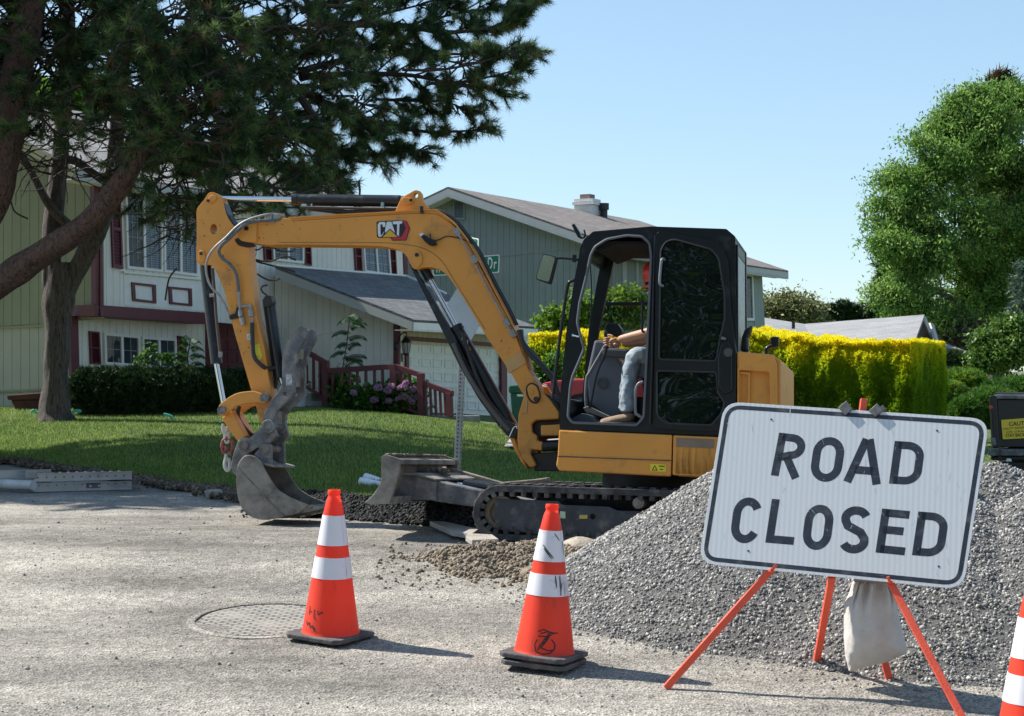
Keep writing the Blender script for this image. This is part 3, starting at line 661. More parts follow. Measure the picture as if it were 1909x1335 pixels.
mb = MB(); mb.prism([Ea-Z*.0, Ea+L, Ea+L-Z*.24, Ea-Z*.24], N*.05); mb.obj('fascia', M_GTRIM, gh)
mb = MB(); mb.prism([Ea-Z*.2, Ea+L-Z*.2, Ea+L-Z*.2+N*.5, Ea-Z*.2+N*.5], Z*.02); mb.obj('soffit', M_TRIMW, gh)
slab(GG, [(880, 481), (1120, 456), (1120, 459), (880, 484)], -.02, .04, 'ledge_strip', M_GREY, gh)
# louvred gable vent
vt = GG.pts([(845, 372), (866, 372), (866, 410), (845, 410)], -.05); mb = MB(); cc = sum(vt, Vector())/4
mb.prism2(vt, [p+(cc-p).normalized()*.07 for p in vt], GG.n*.06); ve = mb.obj('gable_vent', M_GREY, gh)
mb = MB()
for i in range(12):
    s = i/12; a = vt[0]*(1-s)+vt[3]*s; b = vt[1]*(1-s)+vt[2]*s; dz = Vector((0, 0, -.045)); mb.add([a+GG.n*.05, b+GG.n*.05, b+dz, a+dz], [(0, 1, 2, 3)])
mb.obj('louvres', M_GREY, ve)
slab(GG, [(845, 372), (866, 372), (866, 410), (845, 410)], -.002, .004, 'vent_dark', M_ROOM, gh)
window(GS, [(1372, 508), (1401, 511), (1404, 598), (1374, 598)], 0, gh, 2, (1, 3), fw=.09, blind=(0,))
slab(GS, [(1404, 509), (1410, 510), (1413, 604), (1407, 604)], -.03, .04, 'window_trim', M_GREY, gh)
slab(GS, [(1160, 470), (1168, 471), (1170, 575), (1162, 575)], -.03, .04, 'window_trim', M_GTRIM, gh); slab(GS, [(1186, 472), (1190, 472), (1192, 575), (1188, 575)], -.03, .04, 'window_trim', M_GTRIM, gh)
# chimney and flue pipe on the far slope
cb = P(1095, 400, 57)
mb = MB(); mb.box(cb+Vector((0, 0, -1.0)), .62, .7, 2.6, U, N); ch = mb.obj('chimney', mat('white_brick', (.62, .6, .56), .8, var=.15, vs=20, bump=.3, bs=30), gh)
mb = MB(); mb.box(cb+Z*.36, .72, .8, .1, U, N); mb.box(cb+Z*.47, .64, .7, .09, U, N); mb.obj('chimney_cap', mat('chimney_cap', (.7, .69, .66), .8), ch)
mb = MB(); mb.box(cb+Z*.60, .38, .38, .16, U, N); mb.obj('chimney_pot', mat('brown_clay', (.22, .14, .12), .8), ch)
fp = P(1126, 402, 57); mb = MB(); mb.lathe([(-1.5, .12), (.2, .12), (.2, .17), (.42, .17), (.42, .01)], fp, 16); mb.obj('flue_pipe', mat('flue_black', (.04, .04, .045), .5, metal=.6), gh)

# ---------------------------------------------------------------- railing, steps, porch
rail = thing('porch_railing', 'burgundy wooden railing with balusters along the porch steps', 'railing', tuple(SW.pt(640, 770, -1.5)))
RL = Pl(U, k=SW.k-1.6)
def bal(name, x0, y0, x1, y1, wpx, off=0, th=.05): 
    mb = MB(); mb.prism(RL.pts([(x0-wpx/2, y0), (x0+wpx/2, y0), (x1+wpx/2, y1), (x1-wpx/2, y1)], off), RL.n*th); return mb.obj(name, M_BURG, rail, bev=.004)
def railbar(q, th=.08, off=-.02): mb = MB(); mb.prism(RL.pts(q, off), RL.n*th); return mb.obj('rail', M_BURG, rail, bev=.006)
railbar([(603, 687), (737, 678), (737, 688), (603, 697)]); railbar([(603, 755), (737, 752), (737, 757), (603, 761)])
railbar([(735, 678), (789, 697), (789, 706), (735, 689)]); railbar([(735, 752), (786, 770), (786, 775), (735, 757)])
railbar([(787, 709), (843, 729), (843, 739), (787, 719)]); railbar([(567, 649), (608, 673), (608, 683), (567, 660)]); railbar([(560, 712), (603, 740), (603, 746), (560, 718)])
for x, y in ((619, 695), (635, 694), (650, 693), (665, 692), (681, 691), (697, 690), (712, 689)): bal('baluster', x, y, x+.5, 757, 4)
bal('post', 604, 672, 606, 770, 11, -.03, .1); bal('post', 731, 680, 734, 775, 11, -.03, .1); bal('post', 782, 696, 784, 777, 11, -.03, .1); bal('post', 835, 733, 837, 777, 9, -.03, .1)
for x, y, y2 in ((747, 692, 757), (763, 697, 763)): bal('baluster', x, y, x+1, y2, 4)
for i in range(5): bal('baluster', 792+i*9, 720+i*3, 794+i*9, 775, 3.4)
for x, y, y2 in ((570, 660, 716), (583, 667, 726), (595, 673, 736)): bal('baluster', x, y, x+.5, y2, 3.6)
st = thing('porch_steps', 'grey concrete porch steps and low wall under the burgundy railing', 'steps', tuple(RL.pt(640, 780)))
for i, (q, th) in enumerate((([(600, 759), (737, 759), (737, 790), (600, 785)], 1.4), ([(565, 748), (605, 748), (605, 790), (565, 785)], 1.2), ([(555, 733), (580, 733), (580, 770), (555, 770)], 1.2), ([(737, 775), (884, 775), (884, 800), (737, 800)], .25))):
    mb = MB(); mb.prism(RL.pts(q, .05+.004*i), RL.n*th); mb.obj('step' if i < 3 else 'low_wall', M_CONC, st, bev=.015)
# pots
def pot(px, py, r, h, lb, D=None, m=None):
    c = RL.pt(px, py, -.4); t = thing('flower_pot', lb, 'pot', tuple(c)); mb = MB(); mb.lathe([(0, .01), (0, r*.75), (h*.85, r*.95), (h*.86, r*1.05), (h, r*1.05), (h*.98, r*.9), (h*.8, r*.85), (h*.8, .01)], c, 24)
    mb.obj('pot', m or mat('pot_white', (.6, .62, .64), .5), t); mb = MB(); mb.lathe([(h*.82, r*.84), (h*.84, .01)], c, 20); mb.obj('soil', mat('pot_soil', (.05, .035, .025), .95), t)
pot(558, 768, .16, .40, 'white plastic pot beside the porch steps behind the thumb of the excavator'); pot(465, 770, .17, .27, 'pale pot on the lawn edge seen through the bucket linkage')
# planter by the tree
tb = G(40, 775); tb = P(42, 777, 32.5)
tp = thing('planter_box', 'low dark red planter box on a stand against the olive wall', 'planter', tuple(tb)); mr = mat('old_red_wood', (.10, .035, .025), .8, var=.3)
mb = MB(); mb.prism([P(12, 737, 32), P(80, 732, 32), P(80, 745, 32), P(14, 746, 32)], (0, .45, 0)); mb.obj('tray', mr, tp, bev=.02)
mb = MB(); mb.prism([P(20, 746, 32.05), P(78, 745, 32.05), P(78, 768, 32.05), P(30, 768, 32.05)], (0, .35, 0)); mb.obj('body', mr, tp, bev=.02)
mb = MB(); mb.prism([P(16, 764, 32.0), P(74, 766, 32.0), P(74, 774, 32.0), P(16, 772, 32.0)], (0, .4, 0)); mb.obj('foot', M_CONC, tp, bev=.02)
# hose bits
mh = mat('teal_hose', (.10, .55, .42), .4)
for pts_, lb in (([(134, 770), (139, 766), (146, 765), (150, 767), (143, 769)], 'loop of teal garden hose just right of the pine trunk'), ([(58, 768), (62, 765), (66, 768), (72, 771)], 'short end of pale green hose just left of the pine trunk'), ([(305, 772), (314, 774), (322, 778), (318, 781)], 'bit of teal garden hose lying on the lawn before the hedge')):
    g = [P(a, b, G(pts_[0][0], 783).y) for a, b in pts_]; mb = MB(); mb.tube(cat(g, 5), .022, 8); mb.obj('garden_hose', mh, loc=tuple(g[0]), label=lb, cat='hose')

# ---------------------------------------------------------------- ranch house far right
rh = thing('ranch_house', 'low house with pale grey shingle roof beyond the yellow hedge', 'house', tuple(P(1620, 680, 70)))
RR = shingle('pale_grey_shingles', (.23, .23, .235), (.30, .30, .30), (.13, .13, .13), .9, .3)
def rq(q, parent, m, th=.1, name='roof'):
    pts_ = [P(a, b, d_) for a, b, d_ in q]; return roofslab(name, pts_, th, m, parent)
rq([(1502, 608, 74), (1724, 591, 70), (1708, 636, 62), (1480, 652, 64)], rh, RR)
rq([(1424, 596, 78), (1504, 609, 74), (1530, 640, 66), (1424, 612, 70)], rh, RR)
rq([(1747, 639, 72), (1801, 659, 70), (1796, 664, 67), (1740, 655, 66)], rh, RR); rq([(1730, 603, 71), (1737, 605, 74), (1747, 640, 72), (1741, 636, 68)], rh, mat('barge_board', (.5, .47, .44), .7), .1, 'barge_board')
mb = MB(); mb.prism([P(1724, 595, 69.8), P(1739, 636, 69.8), P(1739, 745, 69.8), P(1704, 745, 69.8), P(1706, 638, 69.8)], (0, .2, 0)); mb.obj('gable_wall', mat('brown_gable', (.26, .19, .15), .8), rh)
mb = MB(); mb.prism([P(1424, 611, 70), P(1530, 641, 66), P(1530, 748, 66), P(1424, 744, 70)], (0, .2, 0)); mb.obj('wall', mat('brown_wall', (.22, .16, .14), .8), rh)
mb = MB(); mb.prism([P(1720, 590, 69.5), P(1726, 590, 69.5), P(1745, 637, 69.5), P(1740, 640, 69.5)], (0, .2, 0)); mb.obj('barge_board', mat('barge_white', (.62, .6, .57), .7), rh)
mb = MB(); mb.prism([P(1700, 640, 66), P(1850, 660, 64), P(1850, 750, 64), P(1700, 748, 66)], (0, .3, 0)); mb.obj('wall', mat('rear_wall_r', (.2, .18, .15), .8), rh)
mb = MB(); mb.prism([P(1530, 641, 66), P(1704, 634, 64), P(1704, 750, 64), P(1530, 748, 66)], (0, .2, 0)); mb.obj('wall', mat('front_wall_r', (.24, .18, .15), .8), rh)
mb = MB(); mb.cyl(P(1479, 613, 69), P(1479, 600, 69), .07, 10); mb.obj('roof_vent', mk, rh)
mb = MB(); mb.prism([P(1738, 600, 76), P(1748, 600, 76), P(1762, 640, 76), P(1740, 640, 76)], (0, .2, 0)); mb.obj('gable_peak', mat('tan_gable', (.3, .22, .15), .8), rh)
# ============================================================ EXCAVATOR
M_YEL = mat('yellow_paint', (.70, .30, .055), .45, var=.08, vs=2.5, dirt=(.20, .13, .07), damt=.19, dscale=5, spec=.4)
M_BLK = mat('black_paint', (.007, .008, .011), .28, var=.3, vs=5, dirt=(.07, .06, .05), damt=.05, dscale=4, spec=.4)
M_RUB = mat('rubber_belt', (.035, .036, .04), .8, var=.3, vs=8, dirt=(.22, .20, .175), damt=.45, dscale=6, bump=.4, bs=70)
M_FRM = mat('dusty_frame', (.035, .04, .05), .6, var=.3, vs=5, dirt=(.20, .18, .16), damt=.3, dscale=7, bump=.3, bs=50)
M_STL = mat('worn_steel', (.15, .135, .115), .7, metal=.1, var=.35, vs=3, dirt=(.36, .325, .27), damt=.75, dscale=6, bump=.3, bs=60, scr=(.32, .32, .32))
M_STD = mat('dark_steel', (.11, .112, .12), .6, metal=.1, var=.3, vs=6, dirt=(.34, .31, .28), damt=.55, dscale=9, bump=.35, bs=70, scr=(.25, .25, .26))
M_CHR = mat('chrome_rod', (.75, .77, .8), .12, metal=1, var=.03)
M_CYL = mat('cylinder_black', (.012, .014, .018), .3, var=.3, vs=4, dirt=(.08, .075, .07), damt=.2, dscale=6)
M_HOSE = mat('hose_black', (.03, .03, .03), .6, var=.2)
M_HOSG = mat('hose_braid', (.30, .30, .29), .5, metal=.3, var=.25, vs=40)
M_GRS = mat('grease', (.02, .014, .01), .5, var=.3)
M_GLS = glassmat('cab_glass', (.02, .025, .03), .22, .02)
M_INT = mat('cab_plastic', (.075, .08, .09), .55, var=.12)
def wavy_glass():
    m, nt, b = newmat('dark_door_glass'); b.inputs['Base Color'].default_value = (.006, .008, .009, 1); b.inputs['Roughness'].default_value = .015
    b.inputs['Specular IOR Level'].default_value = .45
    n1 = noise(nt, vecs(nt, 'Object', (1, 1, 1.2)), 1.5, 1, .3, 2.0); setbump(nt, b, n1, .06, .08); return m
M_DGL = wavy_glass()
XN = Vector((.225, .974, -.058)).normalized()
EX = Pl(XN, P(1100, 960, 13.2))
ex = thing('excavator', 'yellow mini excavator with black cab on rubber tracks, boom reaching left over the road', 'excavator', tuple(EX.pt(1180, 1015, 1.0)))
def xp(name, px, off, th, m, parent=None, holes=(), bev=.006, r=0, label=None, at=None):
    px = rnd(px, r) if r else px; at = off if at is None else at; sh = EX.n*(off-at)   # traced at depth `at`, then moved across the machine
    mb = MB(); mb.prism([p+sh for p in EX.pts(px, at)], EX.n*th, [[p+sh for p in EX.pts(h, at)] for h in holes]); return mb.obj(name, m, parent or ex, bev=bev, label=label)
def xt(name, px, off, r, m, parent=None, n=10, k=6, rr=None):
    offs = off if isinstance(off, (list, tuple)) else [off]*len(px)
    pp = [EX.pt(a, b, o) for (a, b), o in zip(px, offs)]; pp = cat(pp, k) if k else pp
    mb = MB(); mb.tube(pp, r, n); return mb.obj(name, m, parent or ex)
def xc(mb, p, off, r, th, n=24): a = EX.pt(p[0], p[1], off); mb.cyl(a, a+EX.n*th, r, n)
# --- tracks
c0 = EX.uv(EX.pt(932, 956)); c1 = EX.uv(EX.pt(1452, 974)); RT = .236
def capsule(r, n=22):
    d = Vector((c1[0]-c0[0], c1[1]-c0[1])); a0 = math.atan2(d.y, d.x); out = []
    for i in range(n+1): t = a0+math.pi/2+math.pi*i/n; out.append((c0[0]+r*math.cos(t), c0[1]+r*math.sin(t)))
    m = 26
    for i in range(1, m): out.append((out[n][0]+d.x*i/m, out[n][1]+d.y*i/m))
    for i in range(n+1): t = a0-math.pi/2+math.pi*i/n; out.append((c1[0]+r*math.cos(t), c1[1]+r*math.sin(t)))
    q = out[-1]
    for i in range(1, m): out.append((q[0]-d.x*i/m, q[1]-d.y*i/m))
    return out
def track(off, far=False):
    W = .42
    tr = None
    mb = MB(); o = capsule(RT-.012); i_ = capsule(RT-.066); mb.prism2([EX.xyz(a, b, off) for a, b in o], [EX.xyz(a, b, off) for a, b in i_], EX.n*W)
    tr = mb
    # grousers and drive lugs follow the belt
    pts = capsule(RT-.012, 30); per = sum(math.dist(pts[k], pts[k-1]) for k in range(len(pts))); n = int(per/.094); acc = 0; nxt = 0; lug = mb
    for k in range(len(pts)):
        a = pts[k]; b = pts[(k+1) % len(pts)]; L = math.dist(a, b)
        while nxt <= acc+L:
            t = (nxt-acc)/max(L, 1e-6); u = a[0]+(b[0]-a[0])*t; v = a[1]+(b[1]-a[1])*t; du = (b[0]-a[0])/L; dv_ = (b[1]-a[1])/L
            tx = EX.e*du+EX.w*dv_; nx = EX.e*dv_-EX.w*du
            nx = -nx if (Vector((u, v))-Vector(((c0[0]+c1[0])/2, (c0[1]+c1[1])/2))).dot(Vector((dv_, -du))) < 0 else nx
            c = EX.xyz(u, v, off)
            for s in (.28, .72): mb.box(c+nx*.006+EX.n*W*s+tx*(.02 if s > .5 else 0), (.052), W*.43, .016, tx, EX.n, nx)
            for s in (.06, .42, .58): lug.box(c-nx*.072+EX.n*W*s, .040, .05, .040, tx, EX.n, nx)
            nxt += per/n
        acc += L
    mb.obj('track_belt', M_RUB, ex, bev=.006)
    mb = MB(); c = EX.xyz(c0[0], c0[1], off+.05); mb.cyl(c, c+EX.n*(W-.1), RT-.10, 36); mb.cyl(c-EX.n*.01, c+EX.n*(W-.08), .07, 20); mb.ring(c-EX.n*.02, EX.n, RT-.145, RT-.10, .06, 36); mb.obj('idler_wheel', mat('rusty_steel', (.11, .085, .06), .7, metal=.3, dirt=(.22, .18, .14), damt=.5), ex, bev=.005)
    mb = MB(); c = EX.xyz(c1[0], c1[1], off+.08)
    n = 13; o = []
    for k in range(n*4): t = 2*math.pi*k/(n*4); r_ = RT-.075 if k % 4 < 2 else RT-.115; o.append(c+EX.e*r_*math.cos(t)+EX.w*r_*math.sin(t))
    mb.prism(o, EX.n*.12); mb.cyl(c-EX.n*.03, c+EX.n*.2, .11, 24); mb.obj('drive_sprocket', M_STD, ex, bev=.004)
    fr = [(922, 930), (1040, 934), (1046, 941), (1135, 945), (1150, 952), (1385, 960), (1420, 975), (1410, 1002), (1127, 1006), (1004, 999), (981, 993), (937, 991), (921, 975)]
    mb = MB(); q = [EX.uv(p) for p in EX.pts(fr)]; o2 = off+.02 if not far else off+.05
    hole = [EX.uv(p) for p in EX.pts([(1104+5*math.cos(t), 963+5*math.sin(t)) for t in [2*math.pi*j/14 for j in range(14)]])]
    mb.prism([EX.xyz(a, b, o2) for a, b in q], EX.n*.05, [[EX.xyz(a, b, o2) for a, b in hole]])
    f = mb.obj('track_frame', M_FRM, ex, bev=.006)
    mb = MB(); mb.prism([EX.xyz(a, b-.012, o2+.054) for a, b in q], EX.n*.28); mb.obj('track_frame_core', M_FRM, ex)
    for x, y in ((990, 1004), (1060, 1006), (1130, 1009), (1200, 1012), (1270, 1014), (1340, 1017)):
        mb = MB(); u, v = EX.uv(EX.pt(x, y)); c = EX.xyz(u, v+.008, off+.04); mb.cyl(c, c+EX.n*(W-.08), .045, 18); mb.obj('bottom_roller', M_STD, ex)
    mb = MB(); u, v = EX.uv(EX.pt(1189, 938)); c = EX.xyz(u, v, off+.01); mb.cyl(c, c+EX.n*.3, .045, 22); mb.cyl(c-EX.n*.012, c, .03, 18); mb.obj('carrier_roller', M_STL, ex, bev=.004)
track(0); track(1.72, True)
for q, c in (([(1044, 953), (1054, 954), (1054, 967), (1044, 966)], (.45, .6, .42)), ([(1080, 960), (1095, 960), (1095, 967), (1080, 967)], (.55, .45, .06))):
    mb = MB(); mb.prism(EX.pts(q, .014), EX.n*.004); mb.obj('sticker', mat('sticker_%d' % q[0][0], c, .5, dirt=(.3, .3, .25), damt=.5, dscale=30), ex)
mb = MB()
for x, y in ((931, 983), (956, 984), (980, 985)): xc(mb, (x, y), .012, .009, .01, 10)
mb.obj('frame_bolts', M_GRS, ex)
# --- undercarriage
xp('undercarriage', [(1000, 915), (1400, 922), (1420, 980), (1380, 992), (1040, 985), (985, 960)], .50, 1.15, M_FRM, bev=.02)
mb = MB(); a = EX.pt(1215, 898, 1.1); mb.cyl(a-EX.w*.10, a+EX.w*.09, .42, 40); mb.obj('slew_ring', M_GRS, ex)
mb = MB(); a = EX.pt(1215, 918, 1.1); mb.cyl(a-EX.w*.06, a+EX.w*.03, .5, 40); mb.obj('slew_base', M_FRM, ex, bev=.01)
xp('side_step', [(1297, 897), (1312, 894), (1314, 906), (1290, 909)], .25, .25, M_STL)
# --- dozer blade
prof = [(712, 851), (718, 847), (726, 852), (727, 868), (726, 888), (720, 906), (710, 925), (720, 939), (699, 941), (679, 938), (695, 923), (706, 907), (711.5, 891), (711, 868)]
mb = MB(); mb.prism(EX.pts(rnd(prof, 3, 3), .05), EX.n*1.80); bl = mb.obj('dozer_blade', M_STL, ex, bev=.006)
ep = [(711, 851), (718, 847), (745, 856), (744, 876), (737, 905), (726, 939), (698, 941), (679, 938), (695, 924), (707, 907), (712, 892), (711, 868)]
for o in (.0, 1.85): mb = MB(); mb.prism([p+EX.n*o for p in EX.pts(rnd(ep, 4, 3), 0)], EX.n*.045); mb.obj('end_plate', M_STL, bl, bev=.006)
for q, o, th in (([(722, 853), (744, 856), (744, 866), (724, 864)], .045, 1.80), ([(720, 927), (742, 925), (742, 938), (716, 940)], .045, 1.80)): mb = MB(); mb.prism(EX.pts(q, o), EX.n*th); mb.obj('blade_rib', M_STL, bl, bev=.006)
bb = [(728, 884), (775, 884), (797, 893), (813, 898), (813, 932), (780, 932), (728, 928)]
for o in (.42, .72, 1.55, 1.80): xp('push_bracket', bb, o, .05, M_STD, bl, at=.42)
mb = MB(); mb.prism(EX.pts([(728, 880), (775, 882), (812, 893), (812, 897), (775, 887), (728, 885)], .40), EX.n*1.5); mb.obj('top_gusset', M_STL, bl, bev=.006)
for o in (.47, 1.55): xp('push_arm', [(795, 897), (822, 898), (905, 916), (1000, 935), (1000, 962), (905, 950), (880, 945), (812, 935), (795, 930)], o, .24, M_STD, bev=.012, at=.47)
xp('blade_arm_cover', [(826, 871), (836, 871), (934, 899), (1000, 893), (1022, 890), (1022, 905), (940, 912), (850, 902), (832, 893)], 1.75, .10, M_STL, bev=.01)
mb = MB(); mb.cyl(EX.pt(790, 897, 1.1), EX.pt(880, 908, 1.1), .028, 14); mb.obj('blade_cylinder_rod', M_CHR, ex)
mb = MB(); mb.cyl(EX.pt(865, 905, 1.1), EX.pt(1010, 925, 1.1), .06, 18); mb.obj('blade_cylinder', M_CYL, ex)
dm = MB()
for i in range(420):
    t = random.random(); o = .05+1.78*t; p = EX.pt(717+random.uniform(-4, 7), 849, 0)+EX.n*o; s = random.uniform(.008, .028); dm.box(p+EX.w*s*.3, s, s*.9, s*.7, (math.cos(i), math.sin(i), .2), (-math.sin(i), math.cos(i), .1), (0, 0, 1))
for i in range(140):
    p = EX.pt(790+random.uniform(0, 45), 892+random.uniform(-18, 4), random.uniform(.9, 1.5)); s = random.uniform(.015, .05); dm.box(p, s, s*.9, s*.7, (math.cos(i), math.sin(i), .2), (-math.sin(i), math.cos(i), .1), (0, 0, 1))
dm.obj('caked_dirt', mat('caked_dirt', (.2, .17, .13), .95, bump=.8, bs=60), bl, bev=.008, kind='stuff')
# --- upper body
xp('side_panel', [(1042, 802), (1253, 811), (1250.5, 888), (1042, 877), (1036.5, 868), (1039.5, 850)], .07, .05, M_YEL, bev=.014, r=3)
xp('panel_seam', [(1040, 850), (1251, 858), (1251, 859.6), (1040, 851.6)], .062, .02, M_FRM, bev=0)
xp('side_panel', [(1255, 811.5), (1470, 821), (1470, 896), (1253.5, 886)], .07, .05, M_YEL, bev=.014, r=3)
xp('lower_edge', [(1042, 874), (1250, 885), (1249, 889), (1042, 878)], .08, .08, mat('orange_edge', (.35, .12, .04), .6, dirt=(.12, .08, .05), damt=.4), bev=.004)
xp('deck_frame', [(1048, 806), (1470, 822), (1470, 892), (1048, 872)], .125, 1.75, M_FRM, bev=.01)
xp('faded_decal', [(1261, 816), (1332, 819), (1331, 836), (1261, 833)], .066, .003, mat('grey_decal', (.24, .17, .12), .6), bev=0)
wl = xp('warning_label', [(1212, 864.5), (1241, 866), (1241, 880), (1212, 878.5)], .064, .005, mat('label_yellow', (.75, .62, .03), .5, var=.05), bev=0)
mb = MB(); mb.prism2(EX.pts([(1215, 877), (1226, 877.5), (1220.5, 867)], .0625), EX.pts([(1217.2, 875.7), (1223.8, 876), (1220.5, 869.6)], .0625), EX.n*.002); mb.prism(EX.pts([(1229, 868), (1239, 868.5), (1239, 870.5), (1229, 870)], .0625), EX.n*.002); mb.prism(EX.pts([(1230, 874), (1236, 874.3), (1236, 876), (1230, 875.7)], .0625), EX.n*.002); mb.obj('warning_symbol', M_GRS, wl)
bodyp = [(1374, 655), (1441, 661), (1448, 679), (1450, 895), (1256, 886), (1256, 814), (1374, 819)]
hp = [(1378, 690), (1434, 694), (1436, 800), (1378, 800)]
xp('counterweight', bodyp, .07, .07, M_YEL, holes=[hp], bev=.012)
xp('counterweight', [(1376, 656), (1441, 661.5), (1456, 672), (1456, 900), (1262, 888), (1262, 818), (1376, 822)], .142, 1.70, M_YEL, bev=.014)
xp('recess_back', [(1376, 688), (1436, 690), (1436, 803), (1376, 803)], .125, .012, M_YEL, bev=0)
mb = MB(); mb.prism2(EX.pts([(1378, 692), (1399, 694), (1396, 800), (1378, 800)], .10), EX.pts([(1381, 697), (1395, 699), (1392, 796), (1381, 796)], .10), EX.n*.022); mb.obj('grille_frame', M_YEL, ex, bev=.004)
mb = MB(); rn_ = EX.n; q0 = EX.pt(1456, 730, .45); q1 = q0+EX.n*.28; mb.prism([q0+EX.e*.005, q1+EX.e*.005, q1+EX.e*.005-EX.w*.36, q0+EX.e*.005-EX.w*.36], EX.e*.012); mb.obj('tail_light', mat('tail_light', (.5, .12, .12), .3), ex, bev=.004)
xp('engine_hood', [(1372, 640), (1390, 650), (1395, 662), (1372, 660)], .9, .9, M_YEL, bev=.02)
xp('right_side_tank', [(1120, 752), (1372, 760), (1372, 822), (1120, 812)], 1.35, .5, M_YEL, bev=.03)
xp('exhaust_pipe', [(1380, 656), (1382, 630), (1388, 614), (1403, 605), (1400, 618), (1395, 630), (1396, 656)], .55, .10, M_BLK, bev=.02)
xp('rear_mirror', [(1436, 630), (1440, 627), (1452, 628), (1452, 645), (1444, 649), (1437, 647)], 1.5, .05, M_BLK, bev=.01); xt('mirror_stem', [(1440, 645), (1430, 650), (1429, 660)], 1.5, .02, M_BLK)
# --- cab
cabo = [(1043, 800), (1044.5, 733), (1055.5, 620), (1071, 519.5), (1079, 478), (1081, 463), (1088.5, 446), (1106, 431.5), (1213, 422), (1354, 426.7), (1371, 441), (1373, 655), (1372, 749), (1371, 813)]
door = [(1058.6, 777), (1063, 721), (1067, 702), (1079, 674), (1088.5, 651), (1083.8, 633), (1076, 601), (1080.7, 563.6), (1091.7, 519.5), (1101, 475.5), (1109, 460), (1131, 446), (1168.7, 439), (1197, 441), (1211, 453.5), (1214, 478.6), (1207, 640), (1200, 777.5), (1187, 793), (1066.5, 788)]
rwin = [(1232, 466), (1241, 451), (1257, 447), (1326, 466), (1340, 484), (1350, 551), (1350, 632), (1336, 676), (1340, 760), (1330, 790), (1240, 786), (1226, 772)]
cab = xp('cab_frame', rnd(cabo, 3, 3), .12, .07, M_BLK, holes=[rnd(door, 5, 3), rnd(rwin, 5, 3)], bev=.014)
fh = [(1097, 740), (1102, 700), (1112, 640), (1120, 597), (1132, 540), (1145, 484), (1156, 462), (1176, 452), (1330, 452), (1380, 470), (1392, 740)]
fo = [p+EX.n*.96 for p in EX.pts(rnd(cabo, 3, 3), .12)]; mb = MB(); mb.prism(fo, EX.n*.06, [EX.pts(rnd(fh, 6, 3), 1.08)]); mb.obj('far_frame', M_BLK, cab, bev=.014)
xp('far_window', fh, 1.11, .006, M_GLS, cab, bev=0)
xp('far_window_bar', [(1128, 563), (1350, 563), (1350, 570), (1128, 570)], 1.05, .02, M_BLK, cab)
def strip(name, q, m, o0=.19, o1=1.08, parent=None, bev=.012): return xp(name, q, o0, o1-o0, m, parent or cab, bev=bev)
strip('roof', [(1079, 478), (1081, 463), (1088.5, 446), (1106, 431.5), (1213, 422), (1354, 426.7), (1371, 441), (1371, 452), (1354, 444), (1213, 436), (1112, 444), (1097, 458), (1091, 478)], M_BLK)
strip('roof_liner', [(1120, 448), (1350, 452), (1350, 458), (1150, 458), (1118, 470), (1112, 462)], mat('roof_liner', (.01, .01, .012), .9), .2, 1.07)
strip('floor', [(1045, 788), (1200, 794), (1372, 800), (1372, 812), (1043, 799)], M_BLK)
strip('rear_wall', [(1350, 690), (1371, 690), (1371, 812), (1350, 810)], M_BLK)
strip('rear_pillar_top', [(1354, 430), (1371, 441), (1371, 470), (1357, 470)], M_BLK)
strip('front_sill', [(1044, 740), (1052, 741), (1058, 790), (1043, 799)], M_BLK)
mb = MB(); a, b = EX.pt(1371, 470, .20), EX.pt(1372, 690, .20); mb.prism([a, b, b+EX.n*.86, a+EX.n*.86], -EX.e*.01); mb.obj('rear_window', mat('dusty_rear_glass', (.42, .47, .48), .25, var=.25, vs=14), cab)
mb = MB(); mb.prism2([EX.pt(1371.5, 456, .16), EX.pt(1372.5, 700, .16), EX.pt(1372.5, 700, 1.12), EX.pt(1371.5, 456, 1.12)], [EX.pt(1371.5, 472, .24), EX.pt(1372.5, 688, .24), EX.pt(1372.5, 688, 1.04), EX.pt(1371.5, 472, 1.04)], EX.e*.02); mb.obj('rear_window_frame', M_BLK, cab, bev=.006)
mb = MB(); mb.prism(EX.pts([(1352, 448), (1357, 470), (1364, 560), (1373, 655), (1377, 655), (1377, 462), (1371, 441)], .15), EX.n*.9); mb.obj('rear_pillar', M_BLK, cab, bev=.01) if False else None
# door opening seal
lo = EX.pts(rnd(door, 5, 3), .105); ce = sum(lo, Vector())/len(lo)
mb = MB(); mb.tube(lo+[lo[0]], .011, 8); mb.obj('door_seal', mat('seal_rubber', (.10, .11, .13), .45), cab)
# rear half door, folded open against the side
dr = [(1222, 436), (1230, 430.5), (1332, 449), (1348, 463), (1357.5, 488), (1362, 576), (1373, 661), (1371.6, 749), (1368, 806), (1222, 798)]
g1 = [(1231.6, 466), (1241, 450), (1257, 446), (1326, 464.5), (1340, 482), (1351, 551), (1351, 595), (1342, 633), (1335.5, 673), (1228.5, 670)]
g2 = [(1224.5, 691), (1335.5, 694), (1338.6, 733.4), (1351, 750), (1345, 771), (1326, 793), (1241, 789), (1225, 774)]
dd = xp('cab_door', rnd(dr, 4, 3), .07, .045, M_BLK, holes=[rnd(g1, 6, 3), rnd(g2, 6, 3)], bev=.012)
xp('door_glass', rnd(g1, 3, 2), .088, .006, M_DGL, dd, bev=0); xp('door_glass', rnd(g2, 3, 2), .088, .006, M_DGL, dd, bev=0)
gp = EX.pts(rnd(g1, 6, 3), .066); mb = MB(); mb.tube(gp+[gp[0]], .008, 6); gp = EX.pts(rnd(g2, 6, 3), .066); mb.tube(gp+[gp[0]], .008, 6); mb.obj('glass_seal', M_HOSE, dd)
xt('door_handle', [(1239, 484), (1234, 484), (1231.5, 500), (1230, 528), (1236, 533)], [.07, .03, .025, .03, .07], .011, mat('handle_grey', (.20, .22, .25), .35), dd)
